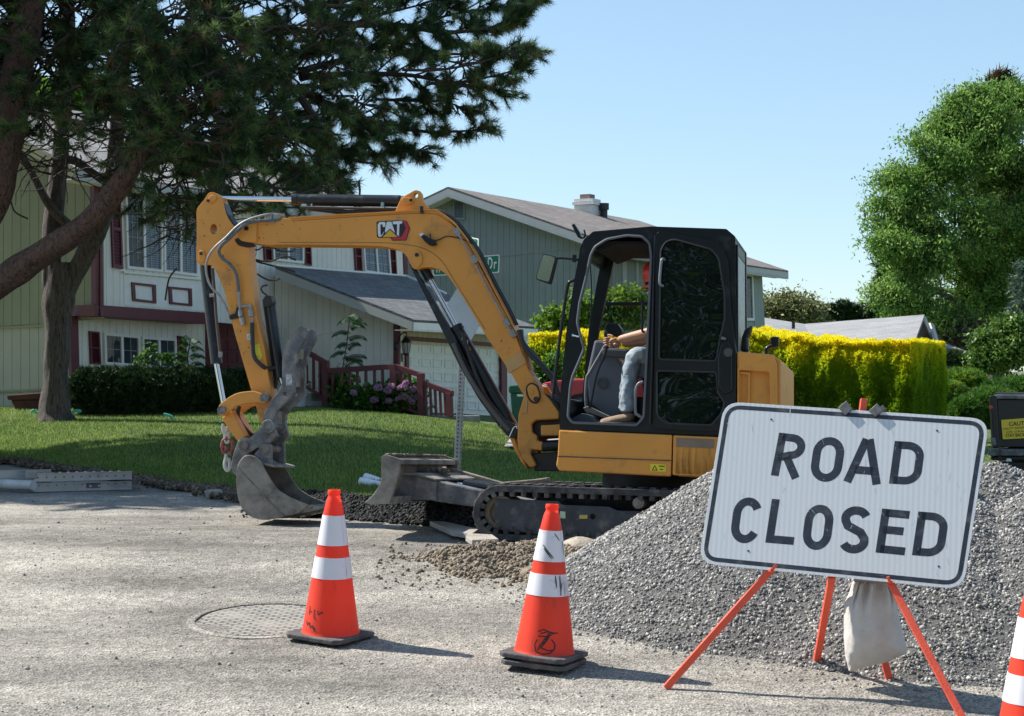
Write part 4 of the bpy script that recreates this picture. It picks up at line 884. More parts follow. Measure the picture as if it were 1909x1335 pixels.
xp('door_latch', [(1345, 640), (1357, 632), (1366, 650), (1366, 730), (1350, 735), (1338, 722), (1337, 665)], .045, .03, M_BLK, dd, bev=.012, r=5)
mb = MB(); xc(mb, (1357, 657), .03, .022, .02); mb.ring(EX.pt(1357, 657, .03), EX.n, .024, .034, .02); mb.obj('lock_knob', mat('knob', (.09, .095, .1), .35), dd)
xp('pull_lever', [(1343, 630), (1346, 627), (1354, 630), (1353, 634), (1344, 633)], .03, .03, mat('lever_grey', (.16, .18, .2), .4), dd)
xt('hinge_rod', [(1222, 440), (1219, 520), (1217, 600), (1215, 700), (1212, 790)], .09, .010, M_BLK, dd)
# grab rails, mirror, lamp
xt('grab_rail', [(1077, 522), (1066, 524), (1058, 535), (1048, 600), (1040, 660), (1031, 735), (1032, 740), (1044, 748)], .16, .014, M_BLK, cab)
xt('door_grab', [(1203, 562), (1198, 564), (1197, 575), (1197, 612), (1199, 618), (1202, 619)], .13, .010, M_BLK, cab)
xt('door_grab', [(1199, 712), (1190, 716), (1185, 730), (1185, 768), (1190, 774), (1199, 780)], .13, .012, mat('grab_grey', (.16, .165, .175), .4), cab)
mi_ = xp('side_mirror', [(997, 520), (1011.5, 471), (1039.8, 479), (1027, 531)], .02, .05, M_BLK, cab, r=5, bev=.012)
xp('mirror_face', rnd([(999.5, 519), (1013, 474), (1035, 480), (1023, 526)], 4, 3), .013, .004, mat('mirror_face', (.62, .58, .50), .08, metal=.85, var=.05), mi_, bev=0)
xt('mirror_arm', [(1036, 482), (1050, 481.5), (1072, 484), (1080, 484)], [.05, .06, .1, .14], .009, M_BLK, mi_); mb = MB(); mb.box(EX.pt(1071, 482, .11), .03, .04, .06, EX.e, EX.n, EX.w); mb.obj('mirror_clamp', M_BLK, mi_, bev=.004)
wlp = xp('work_light', [(1065, 419), (1070, 416), (1080, 432), (1083, 441), (1077, 443)], .3, .09, M_BLK, cab, bev=.008); xt('lamp_bracket', [(1078, 438), (1084, 444), (1091, 440), (1089, 429)], .33, .008, M_BLK, wlp)
mb = MB(); xc(mb, (1068, 625), .108, .012, .02); mb.tube([EX.pt(1068, 625, .10), EX.pt(1080, 628, .06)], .008, 8); mb.obj('door_striker', M_CHR, cab)
# interior
con = xp('right_console', [(1108, 634), (1144, 636), (1150, 664), (1166, 690), (1168, 770), (1135, 782), (1098, 752), (1093, 700)], .86, .14, mat('console_grey', (.115, .125, .15), .55, var=.08), cab, r=5, bev=.02)
mb = MB(); xc(mb, (1123, 714), .845, .043, .02); mb.ring(EX.pt(1123, 714, .84), EX.n, .035, .046, .02); mb.obj('speaker', M_INT, con)
mb = MB(); mb.ring(EX.pt(1119, 663, .845), EX.n, .022, .042, .02); mb.obj('cup_ring', M_INT, con)
xt('console_bar', [(1095, 772), (1092, 740), (1094, 705), (1100, 694), (1128, 645)], .72, .014, mat('grey_bar', (.13, .135, .145), .45), con, k=3)
xp('monitor', [(1126, 610), (1131, 602), (1150, 602), (1160, 616), (1158, 628), (1134, 626)], .74, .12, M_BLK, cab, bev=.01, r=3)
xt('joystick', [(1132, 650), (1131, 636), (1128, 618)], .60, .016, M_INT, cab); xp('joystick_console', [(1120, 648), (1172, 650), (1172, 668), (1122, 664)], .70, .14, M_INT, cab, bev=.02)
xp('seat', [(1176, 668), (1262, 664), (1270, 700), (1190, 706), (1178, 690)], .42, .48, M_INT, cab, bev=.05, r=6)
xp('seat_back', [(1244, 520), (1270, 515), (1285, 540), (1280, 690), (1252, 690)], .42, .48, M_INT, cab, bev=.05, r=6)
xp('seat_base', [(1195, 704), (1275, 700), (1275, 796), (1205, 794)], .46, .40, M_BLK, cab, bev=.02)
xp('pedal', [(1087, 760), (1096, 757), (1140, 778), (1136, 783), (1092, 768)], .55, .09, mat('pedal_grey', (.16, .155, .15), .7, dirt=(.28, .25, .2), damt=.5), cab, bev=.006); xp('pedal', [(1087, 760), (1096, 757), (1140, 778), (1136, 783), (1092, 768)], .72, .09, M_INT, cab, bev=.006)
xp('floor_mat', [(1062, 788), (1066, 780), (1086, 770), (1100, 774), (1112, 789)], .35, .30, M_INT, cab, bev=.02, r=4)
xt('wiper_arm', [(1100, 490), (1103, 560), (1096, 640)], .95, .006, M_BLK, cab)
# --- swing bracket
notch = [(976, 739), (966, 773), (964, 818), (966, 838), (976, 858), (988, 872), (1000, 868), (994, 856), (989, 846), (991, 838), (1010, 840), (1012, 824), (1002, 822), (1001, 812), (992, 806), (991, 790), (1000, 783), (1042, 781), (1042, 769), (1026, 746), (1010, 730), (1002, 716), (988, 714), (978, 724)]
for o in (1.0, 1.40): xp('swing_bracket', notch, o, .06, M_YEL, bev=.012, at=1.0)
xp('swing_bracket_web', [(978, 745), (990, 745), (988, 790), (988, 860), (976, 852), (968, 830), (969, 778)], 1.05, .36, M_YEL, bev=.01)
xp('lower_flange', [(946, 806), (958, 812), (966, 838), (980, 866), (984, 875), (972, 862), (956, 832)], 1.10, .25, M_YEL, bev=.008)
mb = MB(); mb.tube(EX.pts([(974, 770), (982, 770), (983, 744)], .998), .006, 6); mb.obj('weld_seam', mat('bare_edge', (.45, .33, .18), .5), ex)
for q, o, th in (([(992, 785), (1046, 783), (1046, 815), (1005, 818), (992, 808)], 1.08, .3), ([(1012, 824), (1046, 822), (1046, 840), (1010, 840)], 1.12, .2), ([(990, 845), (1046, 842), (1046, 879), (996, 878)], 1.05, .4)): xp('greasy_pivot_block', q, o, th, M_GRS, bev=.01)
xp('swing_lug', [(1008, 793), (1046, 791), (1046, 812), (1008, 812)], .98, .08, M_YEL, bev=.01)
mb = MB(); mb.cyl(EX.pt(1012, 832, 1.05), EX.pt(1046, 830, 1.05), .05, 18); mb.obj('swing_cylinder', M_CYL, ex)
# --- boom
bo = [(444, 421), (452, 413), (466, 412), (520, 408), (542, 406), (620, 401), (700, 397), (760, 394), (800, 391), (812, 392), (824, 397), (838, 412), (856, 431), (868, 447), (888, 484), (921, 547), (957, 614), (983, 685), (997, 708), (1004, 722), (1002, 736), (990, 742), (977, 738), (955, 700), (935, 670), (902, 620), (865, 558), (842, 524), (828, 508), (812, 500), (798, 498), (786, 499), (776, 502), (768, 498), (763, 487), (755, 474), (740, 465), (718, 460), (696, 458.5), (640, 457), (524, 456), (511, 457), (490, 456), (468, 452), (450, 449), (444, 441), (442, 430)]
boom = xp('boom', [tuple(p) for p in cat(bo, 2, True)], 1.08, .21, M_YEL, bev=.010)
rib = [(540, 404.5), (620, 399.5), (700, 395.5), (790, 390), (812, 389.5), (826, 398), (850, 419), (870, 445), (896, 491), (964, 622), (984, 684)]
mb = MB(); pp = EX.pts(rib, 1.06); q = [p-EX.w*.012 for p in pp]
for i in range(len(pp)-1): mb.prism([pp[i], pp[i+1], q[i+1], q[i]], EX.n*.24)
mb.obj('boom_top_plate', M_YEL, boom)
mb = MB(); mb.tube(cat([EX.pt(a, b, 1.08) for a, b in ((520, 452), (640, 452.5), (720, 453), (775, 459), (805, 471), (826, 490), (850, 528), (905, 615))], 5), .004, 5); mb.tube(cat([EX.pt(a, b, 1.08) for a, b in ((545, 412), (700, 402), (800, 398), (830, 409), (858, 432))], 5), .0035, 5); mb.obj('weld_line', mat('weld_tone', (.33, .17, .04), .5), boom)
xp('boom_band', [(940, 674), (972, 655), (981, 677), (948, 697)], 1.072, .012, mat('faded_yellow', (.56, .33, .12), .55), boom, bev=.004)
lug = rnd([(768, 478), (774, 468), (782, 468), (787, 478), (786, 492), (778, 499), (770, 492)], 4); xp('cylinder_boss', lug, 1.06, .03, M_YEL, boom, bev=.006)
mb = MB(); xc(mb, (776.5, 475), 1.045, .017, .03); mb.obj('pin', M_CYL, boom)
xp('pivot_boss', rnd([(982, 722), (990, 715), (1000, 720), (1006, 738), (1001, 750), (992, 748), (985, 738)], 6), .965, .05, M_YEL, boom, bev=.008)
xp('grease_stain', rnd([(979, 721), (989, 712), (1002, 717), (1009, 738), (1003, 753), (990, 752), (981, 738)], 6), .992, .02, M_GRS, boom, bev=.004)
mb = MB(); xc(mb, (999, 744), .95, .022, .03); mb.obj('pin', M_GRS, boom); mb = MB(); xc(mb, (991, 730), .955, .016, .02); mb.obj('pin', M_YEL, boom)
lugp = [(737, 394), (742, 381), (748, 368), (759, 362), (766, 358), (770, 355.5), (775, 354), (781, 355.5), (785, 361), (786, 368), (788, 376), (802, 391)]
hh = [(775+4.2*math.cos(t), 364.3+4.4*math.sin(t)) for t in [2*math.pi*j/14 for j in range(14)]]
xp('boom_lug', lugp, 1.11, .07, M_YEL, boom, holes=[hh], bev=.006)
xp('link_boss', rnd([(748, 373), (752, 367), (766, 369), (771, 375), (765, 380), (752, 381)], 4), 1.075, .03, M_YEL, boom, bev=.006); mb = MB(); xc(mb, (765.5, 373), 1.06, .013, .03); mb.obj('pin', M_CYL, boom)
xp('lamp_clip', [(782.5, 384), (788.5, 384), (788.5, 398), (783, 398)], 1.05, .02, M_CYL, boom, bev=.003)
bw = xp('boom_work_light', [(782, 438), (787, 434.5), (795, 441), (807, 446), (812, 455), (801, 458), (791, 450)], 1.0, .08, M_BLK, boom, bev=.008); xt('lamp_bracket', [(802, 436), (803, 446), (809, 451), (812, 456), (806, 457)], 1.0, .007, M_BLK, bw)
mb = MB(); a = EX.pt(784.5, 436.5, .995); mb.prism(EX.pts([(781, 437), (787, 433.5), (790, 437), (784, 441)], .998), EX.n*.085); mb.obj('lens', mat('lens', (.6, .62, .65), .2), bw)
xt('light_cable', [(808, 450), (820, 446), (833, 440.5), (850, 443), (870, 449), (885, 459), (893, 472), (899, 478)], 1.07, .005, M_HOSE, boom)
# logo on the boom: letters, triangle, red hexagon
lg = xp('logo_plate', [(702, 414.5), (705, 412.5), (750, 410.5), (758, 412), (764, 425.5), (757, 448), (732, 448.8), (727, 443), (705, 443.2), (702.5, 441)], 1.074, .008, mat('logo_black', (.012, .012, .014), .5), boom, bev=0)
mb = MB(); mb.prism(EX.pts([(750.5, 411.5), (757.5, 412.8), (763, 425.5), (756.3, 447), (733, 447.6), (729, 443), (748, 442), (754, 432), (756.5, 425), (753, 416)], 1.0715), EX.n*.003); mb.obj('logo_hexagon', mat('logo_red', (.42, .02, .03), .5), lg)
mb = MB(); mb.prism(EX.pts([(727, 428.5), (741, 441.6), (713, 442.2)], 1.0705), EX.n*.0035); mb.obj('logo_triangle', mat('logo_yellow', (.62, .36, .03), .5), lg)
def ribbon(mb, pl2, wd, f):
    """constant width stroke along a 2-D polyline, mitred"""
    pts = [Vector(p) for p in pl2]; pts = [p for i, p in enumerate(pts) if i == 0 or (p-pts[i-1]).length > 1e-3]; closed = (pts[0]-pts[-1]).length < 2e-3
    if closed: pts = pts[:-1]
    m = len(pts); A = []; Bv = []
    for i in range(m):
        d0 = (pts[i]-pts[i-1]).normalized() if (i > 0 or closed) else (pts[1]-pts[0]).normalized(); d1 = (pts[(i+1) % m]-pts[i]).normalized() if (i < m-1 or closed) else d0
        if i == 0 and not closed: d0 = d1
        t = (d0+d1).normalized(); n_ = Vector((-t.y, t.x)); k = wd/2/max(.5, n_.dot(Vector((-d0.y, d0.x))))
        A.append(f(pts[i]+n_*k)); Bv.append(f(pts[i]-n_*k))
    mb.add(A+Bv, [(i, (i+1) % m, m+(i+1) % m, m+i) for i in range(m if closed else m-1)])
mb = MB()
for poly in ([(704, 419), (707, 414.2), (717, 413.6), (718.5, 416), (718.3, 423), (713.5, 423.2), (713.4, 418.2), (709, 418.6), (709.4, 438), (714, 437.8), (714, 433.5), (716, 432), (711, 441.2), (706.5, 441.5), (704.6, 438)],
             [(721, 413.6), (729.5, 413), (736.5, 434.5), (727, 426), (718.5, 434), (717.5, 431)],
             [(731.5, 413), (750, 411.6), (749.6, 417), (744.8, 417.3), (743.6, 440.8), (739.8, 437.5), (740.3, 417.8), (732.8, 418.2)]):
    mb.prism(EX.pts(poly, 1.0708), EX.n*.0032)
mb.obj('logo_letters', mat('logo_white', (.62, .66, .68), .5, dirt=(.4, .4, .4), damt=.2), lg)
# --- stick
so_ = [(396, 358), (388, 361), (380, 373), (370, 385), (366, 396), (367, 428), (366, 482), (369, 490), (375, 494), (388, 493), (398, 498), (407, 516), (419, 546), (437, 620), (469, 730), (482, 775), (491, 800), (500, 804), (507, 798), (508, 775), (507, 735), (500, 700), (493, 650), (481, 600), (469, 522), (464, 455), (462, 430), (440, 424), (430, 415), (420, 398), (414, 376), (408, 364)]
hex_ = [(398+6.5*math.cos(t), 427+10*math.sin(t)) for t in [2*math.pi*j/10 for j in range(10)]]
stick = xp('stick', [tuple(p) for p in cat(so_, 2, True)], 1.12, .15, M_YEL, holes=[hex_], bev=.008)
for q in ([(386, 374), (392, 363), (399, 364), (404, 368), (400, 374), (390, 380)], [(370, 468), (376, 466), (381, 470), (382, 486), (377, 490), (370, 487)]): xp('pin_boss', rnd(q, 3), 1.10, .03, M_YEL, stick, bev=.006)
mb = MB(); xc(mb, (387.5, 374), 1.09, .014, .03); xc(mb, (373.8, 472.5), 1.085, .014, .03); mb.obj('pin', M_CYL, stick)
xp('boom_fork', rnd([(442, 425), (450, 414), (478, 412), (478, 452), (452, 450), (443, 442)], 5), 1.055, .035, M_YEL, boom, bev=.008); mb = MB(); xc(mb, (458.5, 425.5), 1.04, .02, .03); mb.obj('pin', M_CYL, boom)
xp('grease_stain', rnd([(436, 446), (450, 442), (470, 452), (478, 460), (462, 462), (444, 458)], 5), 1.116, .006, M_GRS, stick, bev=0)
xp('top_edge_band', [(402, 362), (407, 362), (416, 376), (424, 399), (434, 414), (440, 423), (434, 422), (421, 404), (412, 380)], 1.15, .14, M_BLK, stick, bev=.004)
# stick cylinder
mb = MB(); mb.cyl(EX.pt(398, 370, 1.22), EX.pt(550, 372, 1.22), .025, 18); mb.obj('stick_cylinder_rod', M_CHR, ex)
mb = MB(); mb.cyl(EX.pt(548, 372.5, 1.22), EX.pt(746, 375, 1.22), .054, 26); mb.cyl(EX.pt(547, 372.5, 1.22), EX.pt(556, 372.6, 1.22), .058, 26); mb.cyl(EX.pt(740, 375, 1.22), EX.pt(762, 374, 1.22), .045, 20); mb.obj('stick_cylinder', M_CYL, ex)
xt('hydraulic_pipe', [(560, 386), (640, 388), (742, 389)], 1.14, .012, M_HOSE, k=3); xt('hydraulic_pipe', [(575, 388), (610, 392), (650, 396), (700, 394), (738, 392)], 1.24, .025, M_HOSE)
mb = MB(); mb.box(EX.pt(568, 383.5, 1.16), .05, .03, .03, EX.e, EX.n, EX.w); mb.box(EX.pt(582, 384, 1.16), .015, .03, .035, EX.e, EX.n, EX.w); mb.box(EX.pt(714, 383, 1.14), .03, .03, .05, EX.e, EX.n, EX.w); mb.obj('hydraulic_fittings', M_CHR, ex, bev=.003)
# bucket cylinder
mb = MB(); mb.cyl(EX.pt(375, 476, 1.22), EX.pt(385, 505, 1.22), .04, 20); mb.cyl(EX.pt(383, 497, 1.22), EX.pt(404, 678, 1.22), .054, 26); mb.obj('bucket_cylinder', M_CYL, ex)
mb = MB(); mb.cyl(EX.pt(403, 676, 1.22), EX.pt(418, 757, 1.22), .024, 18); mb.obj('bucket_cylinder_rod', M_CHR, ex)
xt('cylinder_pipe', [(396, 500), (400, 545), (404, 600), (410, 655), (411, 668)], 1.14, .014, mat('brown_hose', (.09, .065, .055), .6)); mb = MB(); mb.box(EX.pt(396, 551, 1.14), .05, .03, .03, EX.e, EX.n, EX.w); mb.box(EX.pt(411, 661, 1.14), .03, .03, .05, EX.e, EX.n, EX.w); mb.obj('pipe_clamp', M_HOSG, ex, bev=.003)
# boom cylinder and its guard
mb = MB(); mb.cyl(EX.pt(778, 478, 1.22), EX.pt(802, 522, 1.22), .045, 20); mb.cyl(EX.pt(850, 612, 1.22), EX.pt(956, 800, 1.22), .062, 26); mb.cyl(EX.pt(848.5, 609, 1.22), EX.pt(853, 617, 1.22), .068, 26); mb.obj('boom_cylinder', M_CYL, ex)
mb = MB(); mb.cyl(EX.pt(800, 519, 1.22), EX.pt(851, 613, 1.22), .026, 18); mb.obj('boom_cylinder_rod', M_CHR, ex)
xp('cylinder_guard', [(762, 492), (768, 493), (800, 545), (848, 628), (872, 680), (905, 735), (950, 792), (962, 808), (954, 816), (930, 796), (892, 744), (856, 682), (812, 592)], 1.12, .07, M_CYL, bev=.006)
xt('guard_hose', [(862, 620), (880, 680), (905, 738), (930, 775), (952, 800)], 1.12, .018, M_HOSE); xt('guard_hose', [(845, 640), (868, 690), (895, 735), (925, 775), (950, 803)], 1.09, .02, mat('dusty_hose', (.11, .10, .09), .8))
xt('spring_clip', [(944, 812), (949, 815), (954, 805), (958, 797), (963, 795), (964, 799)], 1.02, .006, M_CHR)
mb = MB(); mb.box(EX.pt(864, 629, 1.14), .03, .03, .05, EX.e, EX.n, EX.w); mb.box(EX.pt(868, 638, 1.15), .04, .03, .04, EX.e, EX.n, EX.w); mb.obj('hydraulic_fittings', M_HOSG, ex, bev=.003)
mb = MB(); mb.box(EX.pt(872, 648, 1.14), .035, .02, .01, EX.e, EX.n, EX.w); mb.box(EX.pt(874, 651.5, 1.14), .035, .02, .01, EX.e, EX.n, EX.w); mb.obj('orange_clip', mat('clip_orange', (.5, .15, .04), .5), ex)
xp('cylinder_foot', [(935, 780), (958, 790), (968, 800), (962, 818), (946, 815), (932, 796)], 1.08, .26, M_GRS, bev=.01)
# hoses over the boom and at its foot
for dx, o in ((-8, 1.14), (-5, 1.2), (-7, 1.25)): xt('boom_hose', [(800+dx, 390), (830+dx, 394), (858+dx, 413), (876+dx, 436), (893+dx, 458), (905+dx, 478), (930+dx, 528), (955+dx, 575), (970+dx, 606)], o, .011, M_HOSE, boom)
xt('steel_pipe', [(848, 428), (864, 452), (880, 482), (905, 530), (935, 585), (952, 618)], 1.06, .008, M_HOSG, boom, k=4)
for x, y in ((884, 484), (945, 602), (852, 433), (956, 622)): mb = MB(); mb.box(EX.pt(x, y, 1.06), .07, .03, .05, Vector((.5, 0, -.85)), EX.n, Vector((.85, 0, .5))); mb.obj('pipe_clamp', M_HOSG, boom, bev=.005)
for i, o in enumerate((1.06, 1.14, 1.22, 1.30)): xt('foot_hose', [(968+i, 615), (975, 640), (990+i*2, 662), (1012, 684), (1030+i, 706), (1040, 735), (1052, 765)], o, .024, M_HOSE)
for i, o in enumerate((1.05, 1.25)): xt('foot_hose', [(1000, 735), (1020, 742), (1034, 752), (1052, 790)], o, .03, M_GRS)
# hose bundle at the stick joint
xt('braided_hose', [(530, 401), (505, 399), (480, 404), (458, 412), (440, 424), (420, 444), (400, 462), (388, 480), (384, 500), (388, 522), (396, 538), (410, 552), (424, 578), (427, 592)], [1.15, 1.05, 1.02, 1.0, .99, .98, .97, .97, .98, 1.0, 1.0, 1.03, 1.07, 1.1], .011, M_HOSG, stick)
xt('braided_hose', [(528, 409), (500, 411), (475, 413), (458, 418), (440, 432), (424, 448), (414, 456), (408, 468), (413, 480), (428, 492), (440, 510), (444, 532), (445, 548)], [1.1, 1.05, 1.03, 1.0, .99, 1.0, 1.02, 1.04, 1.06, 1.06, 1.07, 1.08, 1.09], .016, mat('spiral_hose', (.12, .125, .13), .5, var=.5, vs=60), stick, n=10)
xt('black_hose', [(462, 412), (445, 420), (425, 440), (412, 452)], [1.05, 1.02, 1.0, 1.02], .013, M_HOSE, stick)
mb = MB()
for x, y, h in ((500, 406, .06), (515, 404, .05), (508, 412, .04)): mb.box(EX.pt(x, y, 1.08), .05, .05, h, EX.e, EX.n, EX.w)
mb.obj('hose_manifold', M_HOSG, boom, bev=.005)
mb = MB(); mb.cyl(EX.pt(445, 543, 1.09), EX.pt(446, 556, 1.09), .018, 12); mb.cyl(EX.pt(446, 556, 1.09), EX.pt(449, 600, 1.09), .012, 12); mb.cyl(EX.pt(448, 578, 1.09), EX.pt(449, 590, 1.09), .022, 12); mb.cyl(EX.pt(450, 571, 1.09), EX.pt(466, 570, 1.09), .012, 12); mb.cyl(EX.pt(466, 568, 1.09), EX.pt(468, 588, 1.09), .014, 12); mb.cyl(EX.pt(467, 578, 1.09), EX.pt(468, 590, 1.09), .026, 14); mb.cyl(EX.pt(451, 592, 1.09), EX.pt(454, 606, 1.09), .020, 12); mb.cyl(EX.pt(469, 592, 1.09), EX.pt(470, 602, 1.09), .013, 12); mb.obj('hydraulic_fittings', M_HOSG, stick)
xp('valve_bracket', [(426, 588), (438, 584), (441, 572), (446, 572), (450, 584), (452, 590), (428, 596)], 1.095, .03, M_BLK, stick, bev=.004)
xt('thumb_hose', [(470, 602), (471, 640), (474, 665), (486, 680), (500, 687), (520, 684)], [1.09, 1.07, 1.07, 1.08, 1.15, 1.2], .020, M_HOSE, stick)
xp('yellow_label', [(471, 644), (484, 641), (489, 668), (477, 674)], 1.112, .006, mat('yellow_sticker', (.75, .65, .05), .5, dirt=(.1, .1, .05), damt=.3, dscale=30), stick, bev=0); xp('white_label', [(460, 623), (470, 622), (471, 633), (461, 634)], 1.112, .006, mat('white_sticker', (.7, .7, .66), .5), stick, bev=0)
mb = MB(); put_text(mb, '1/5', EX.pt(462, 632, 1.110), EX.e*.035, EX.w*.035, .0); mb.obj('label_writing', M_GRS, stick)
# dark scuffs on the yellow paint
mb = MB(); random.seed(5)
for k in range(46):
    on_boom = random.random() < .45
    if on_boom: x = random.uniform(470, 560) if random.random() < .6 else random.uniform(930, 1000); y = random.uniform(418, 448) if x < 600 else 560+(x-900)*1.5+random.uniform(0, 30)
    else:
        y = random.choice([random.uniform(370, 500), random.uniform(500, 720)]); xl = 372 if y < 495 else 400+(y-500)*.29; xr = 455 if y > 440 else 400+(y-370)*.4; x = random.uniform(xl+6, min(xr, 470)-6+(y > 500)*((y-500)*.12))
    a = random.uniform(0, 3.1); r1 = random.uniform(.5, 2.6); r2 = random.uniform(.3, 1.0); q = []
    for j in range(9): t = 2*math.pi*j/9; rr_ = random.uniform(.7, 1.3); u = r1*rr_*math.cos(t); v = r2*rr_*math.sin(t); q.append((x+u*math.cos(a)-v*math.sin(a), y+u*math.sin(a)+v*math.cos(a)))
    if 380 < x < 430 and 395 < y < 450 and abs(x-398) < 12: continue
    mb.add(EX.pts(q, 1.0765 if on_boom else 1.1165), [tuple(range(9))])
mb.obj('paint_chips', mat('chip_brown', (.10, .05, .025), .7), stick)
# --- linkages, coupler, thumb, bucket
h1 = [(404, 763), (410, 753), (427, 740), (438, 734), (449, 731), (471, 728.5), (489, 734), (498, 744), (493, 752), (481, 750), (461, 751), (441, 756), (424.5, 767.5), (418, 776), (410, 775), (405, 769.5)]
for o in (1.03, 1.36): xp('upper_link', rnd(h1, 2, 2), o, .05, M_YEL, bev=.006, at=1.03)
mb = MB(); mb.cyl(EX.pt(412.5, 764.5, 1.01), EX.pt(412.5, 764.5, 1.01)+EX.n*.42, .030, 20); mb.cyl(EX.pt(492, 741, 1.01), EX.pt(492, 741, 1.01)+EX.n*.42, .028, 20); mb.ring(EX.pt(412.5, 764.5, 1.005), EX.n, .030, .040, .03); mb.ring(EX.pt(492, 741, 1.005), EX.n, .030, .042, .03); mb.obj('link_pins', M_STD, ex, kind='stuff')
xp('lower_link', [(413, 779), (431, 766), (458, 813), (451, 821), (443, 823), (424, 797)], 1.08, .26, M_YEL, bev=.008)
xt('link_cable', [(446, 757), (444, 775), (452, 792), (466, 808), (474, 812)], 1.2, .018, M_GRS)
cq = [(443, 822), (453, 815), (465, 817), (489, 794), (500, 788), (512, 797), (516, 812), (506, 822), (500, 828), (478, 836), (462, 846), (452, 860), (447, 876), (441, 888), (434, 882), (430, 870), (434, 848)]
for o in (1.02, 1.32): xp('coupler', rnd(cq, 3, 2), o, .05, M_STD, bev=.006, at=1.02)
xp('coupler_body', [(446, 826), (466, 820), (500, 800), (508, 812), (470, 842), (448, 862), (440, 872), (438, 850)], 1.07, .25, M_STD, bev=.008)
mb = MB()
for x, y, r_ in ((453, 831, .030), (492, 837, .032)): a = EX.pt(x, y, .985); mb.cyl(a, a+EX.n*.42, r_, 20); mb.ring(a+EX.n*.0, EX.n, r_+.002, r_+.014, .02)
mb.obj('bucket_pin', M_STL, ex)
BW = .56; B0 = .93
bp = [(442, 870), (447, 859), (455, 850), (465, 848), (475, 851), (487, 861.5), (493, 874), (503, 892), (517, 912), (530, 921), (542, 928), (562, 936), (575, 941.5), (582, 945), (554, 958.5), (530, 963.6), (501, 969), (481, 968), (461, 959.6), (449, 944.4), (442, 920), (440.5, 892)]
bp2 = [tuple(p) for p in cat(bp, 2, True)]
bk = thing_b = None
mb = MB(); mb.prism(EX.pts(bp2, B0), EX.n*.02); bk = mb.obj('bucket', M_STL, ex, bev=.004)
mb = MB(); mb.prism(EX.pts(bp2, B0), EX.n*.02); 
far = MB(); base = EX.pts(bp2, B0); far.prism([p+EX.n*(BW-.02) for p in base], EX.n*.02); far.obj('far_side_plate', M_STL, bk, bev=.004)
sh = [(475, 852), (465, 849), (456, 851), (448, 860), (443, 870), (441.5, 892), (443, 919), (450, 943.5), (462, 958.6), (481, 967), (501, 968), (530, 962.6), (555, 957.5), (582, 946)]
sp = EX.pts([tuple(p) for p in cat(sh, 4)], B0+.02); cen = EX.pt(500, 915, B0+.02); mb = MB(); q = [p+(cen-p).normalized()*.02 for p in sp]
for i in range(len(sp)-1): mb.prism([sp[i], sp[i+1], q[i+1], q[i]], EX.n*(BW-.04))
mb.obj('bucket_shell', M_STL, bk, fix=False, smooth=True)
rf = [(443, 869), (447, 859.5), (455, 850.5), (465, 848.5), (475, 851.5), (487, 862), (493, 874.5), (503, 892.5), (517, 912.5), (542, 928.5), (575, 941.5), (556, 957), (533, 962), (508, 938), (480, 908), (455, 882)]
xp('side_cutter', rf, B0-.016, .017, M_STL, bk, bev=.005); mb = MB(); mb.tube(EX.pts([(444, 873), (455, 883), (480, 909), (508, 939), (531, 961)], B0-.008), .008, 6); mb.obj('weld_seam', M_STD, bk)
mb = MB(); cr0 = base
xp('ear_plate', [(473, 847), (489, 830), (501, 827), (505, 830), (505, 866), (491, 864)], 1.0, .05, M_STD, bk, bev=.006); xp('ear_plate', [(473, 847), (489, 830), (501, 827), (505, 830), (505, 866), (491, 864)], 1.33, .05, M_STD, bk, bev=.006, at=1.0)
xp('top_plate', [(474, 851), (490, 862), (506, 866), (512, 868), (512, 872), (490, 867), (474, 856)], B0+.02, BW-.04, M_STL, bk, bev=.004)
for k in range(4):
    o = B0+.01+k*(BW-.1)/3; xp('bucket_tooth', [(566, 944), (578, 941), (598, 947), (596, 949.5), (574, 955), (560, 957)], o, .08, M_STL, bk, bev=.006, at=B0)
th = [(489.5, 783), (493, 768), (500, 756), (507, 744), (516, 734), (522, 723), (525.6, 712), (526, 690), (525.6, 674), (527, 660), (530, 649), (536, 636), (543, 624), (551, 615), (561, 609), (569, 612), (572, 620), (571, 627), (564, 640), (557, 652), (553, 662), (553.5, 672), (549, 680), (550, 700), (548, 731), (540, 743), (529, 753), (520, 762), (513.5, 771), (512, 784), (514, 797), (509, 805), (502, 808), (494, 803)]
hl = [(532+3.6*math.cos(t), 734+3.6*math.sin(t)) for t in [2*math.pi*j/12 for j in range(12)]]
for o in (1.0, 1.26): t_ = xp('thumb', th, o, .05, M_STD, holes=[hl], bev=.008, at=1.0)
for q in ([(527, 690), (546, 690), (546, 720), (528, 722)], [(534, 645), (552, 650), (551, 668), (530, 665)], [(500, 770), (512, 765), (511, 790), (498, 790)]): xp('thumb_web', q, 1.05, .21, M_STL, t_, bev=.006)
xp('white_sticker', [(533, 699), (544, 697), (545, 718), (533, 719)], .996, .006, mat('torn_sticker', (.62, .63, .64), .6, dirt=(.1, .1, .1), damt=.7, dscale=28), t_, bev=0)
mb = MB(); a = EX.pt(499.5, 795, .97); mb.ring(a, EX.n, .034, .062, .04); mb.cyl(a, a+EX.n*.38, .034, 22); mb.obj('thumb_pin', M_STD, ex, bev=.004)
mb = MB(); mb.cyl(EX.pt(504, 572, 1.22), EX.pt(523, 705, 1.22), .052, 24); mb.obj('thumb_cylinder', M_CYL, ex); mb = MB(); mb.cyl(EX.pt(522, 700, 1.22), EX.pt(533, 734, 1.22), .022, 14); mb.obj('thumb_cylinder_rod', M_CHR, ex)
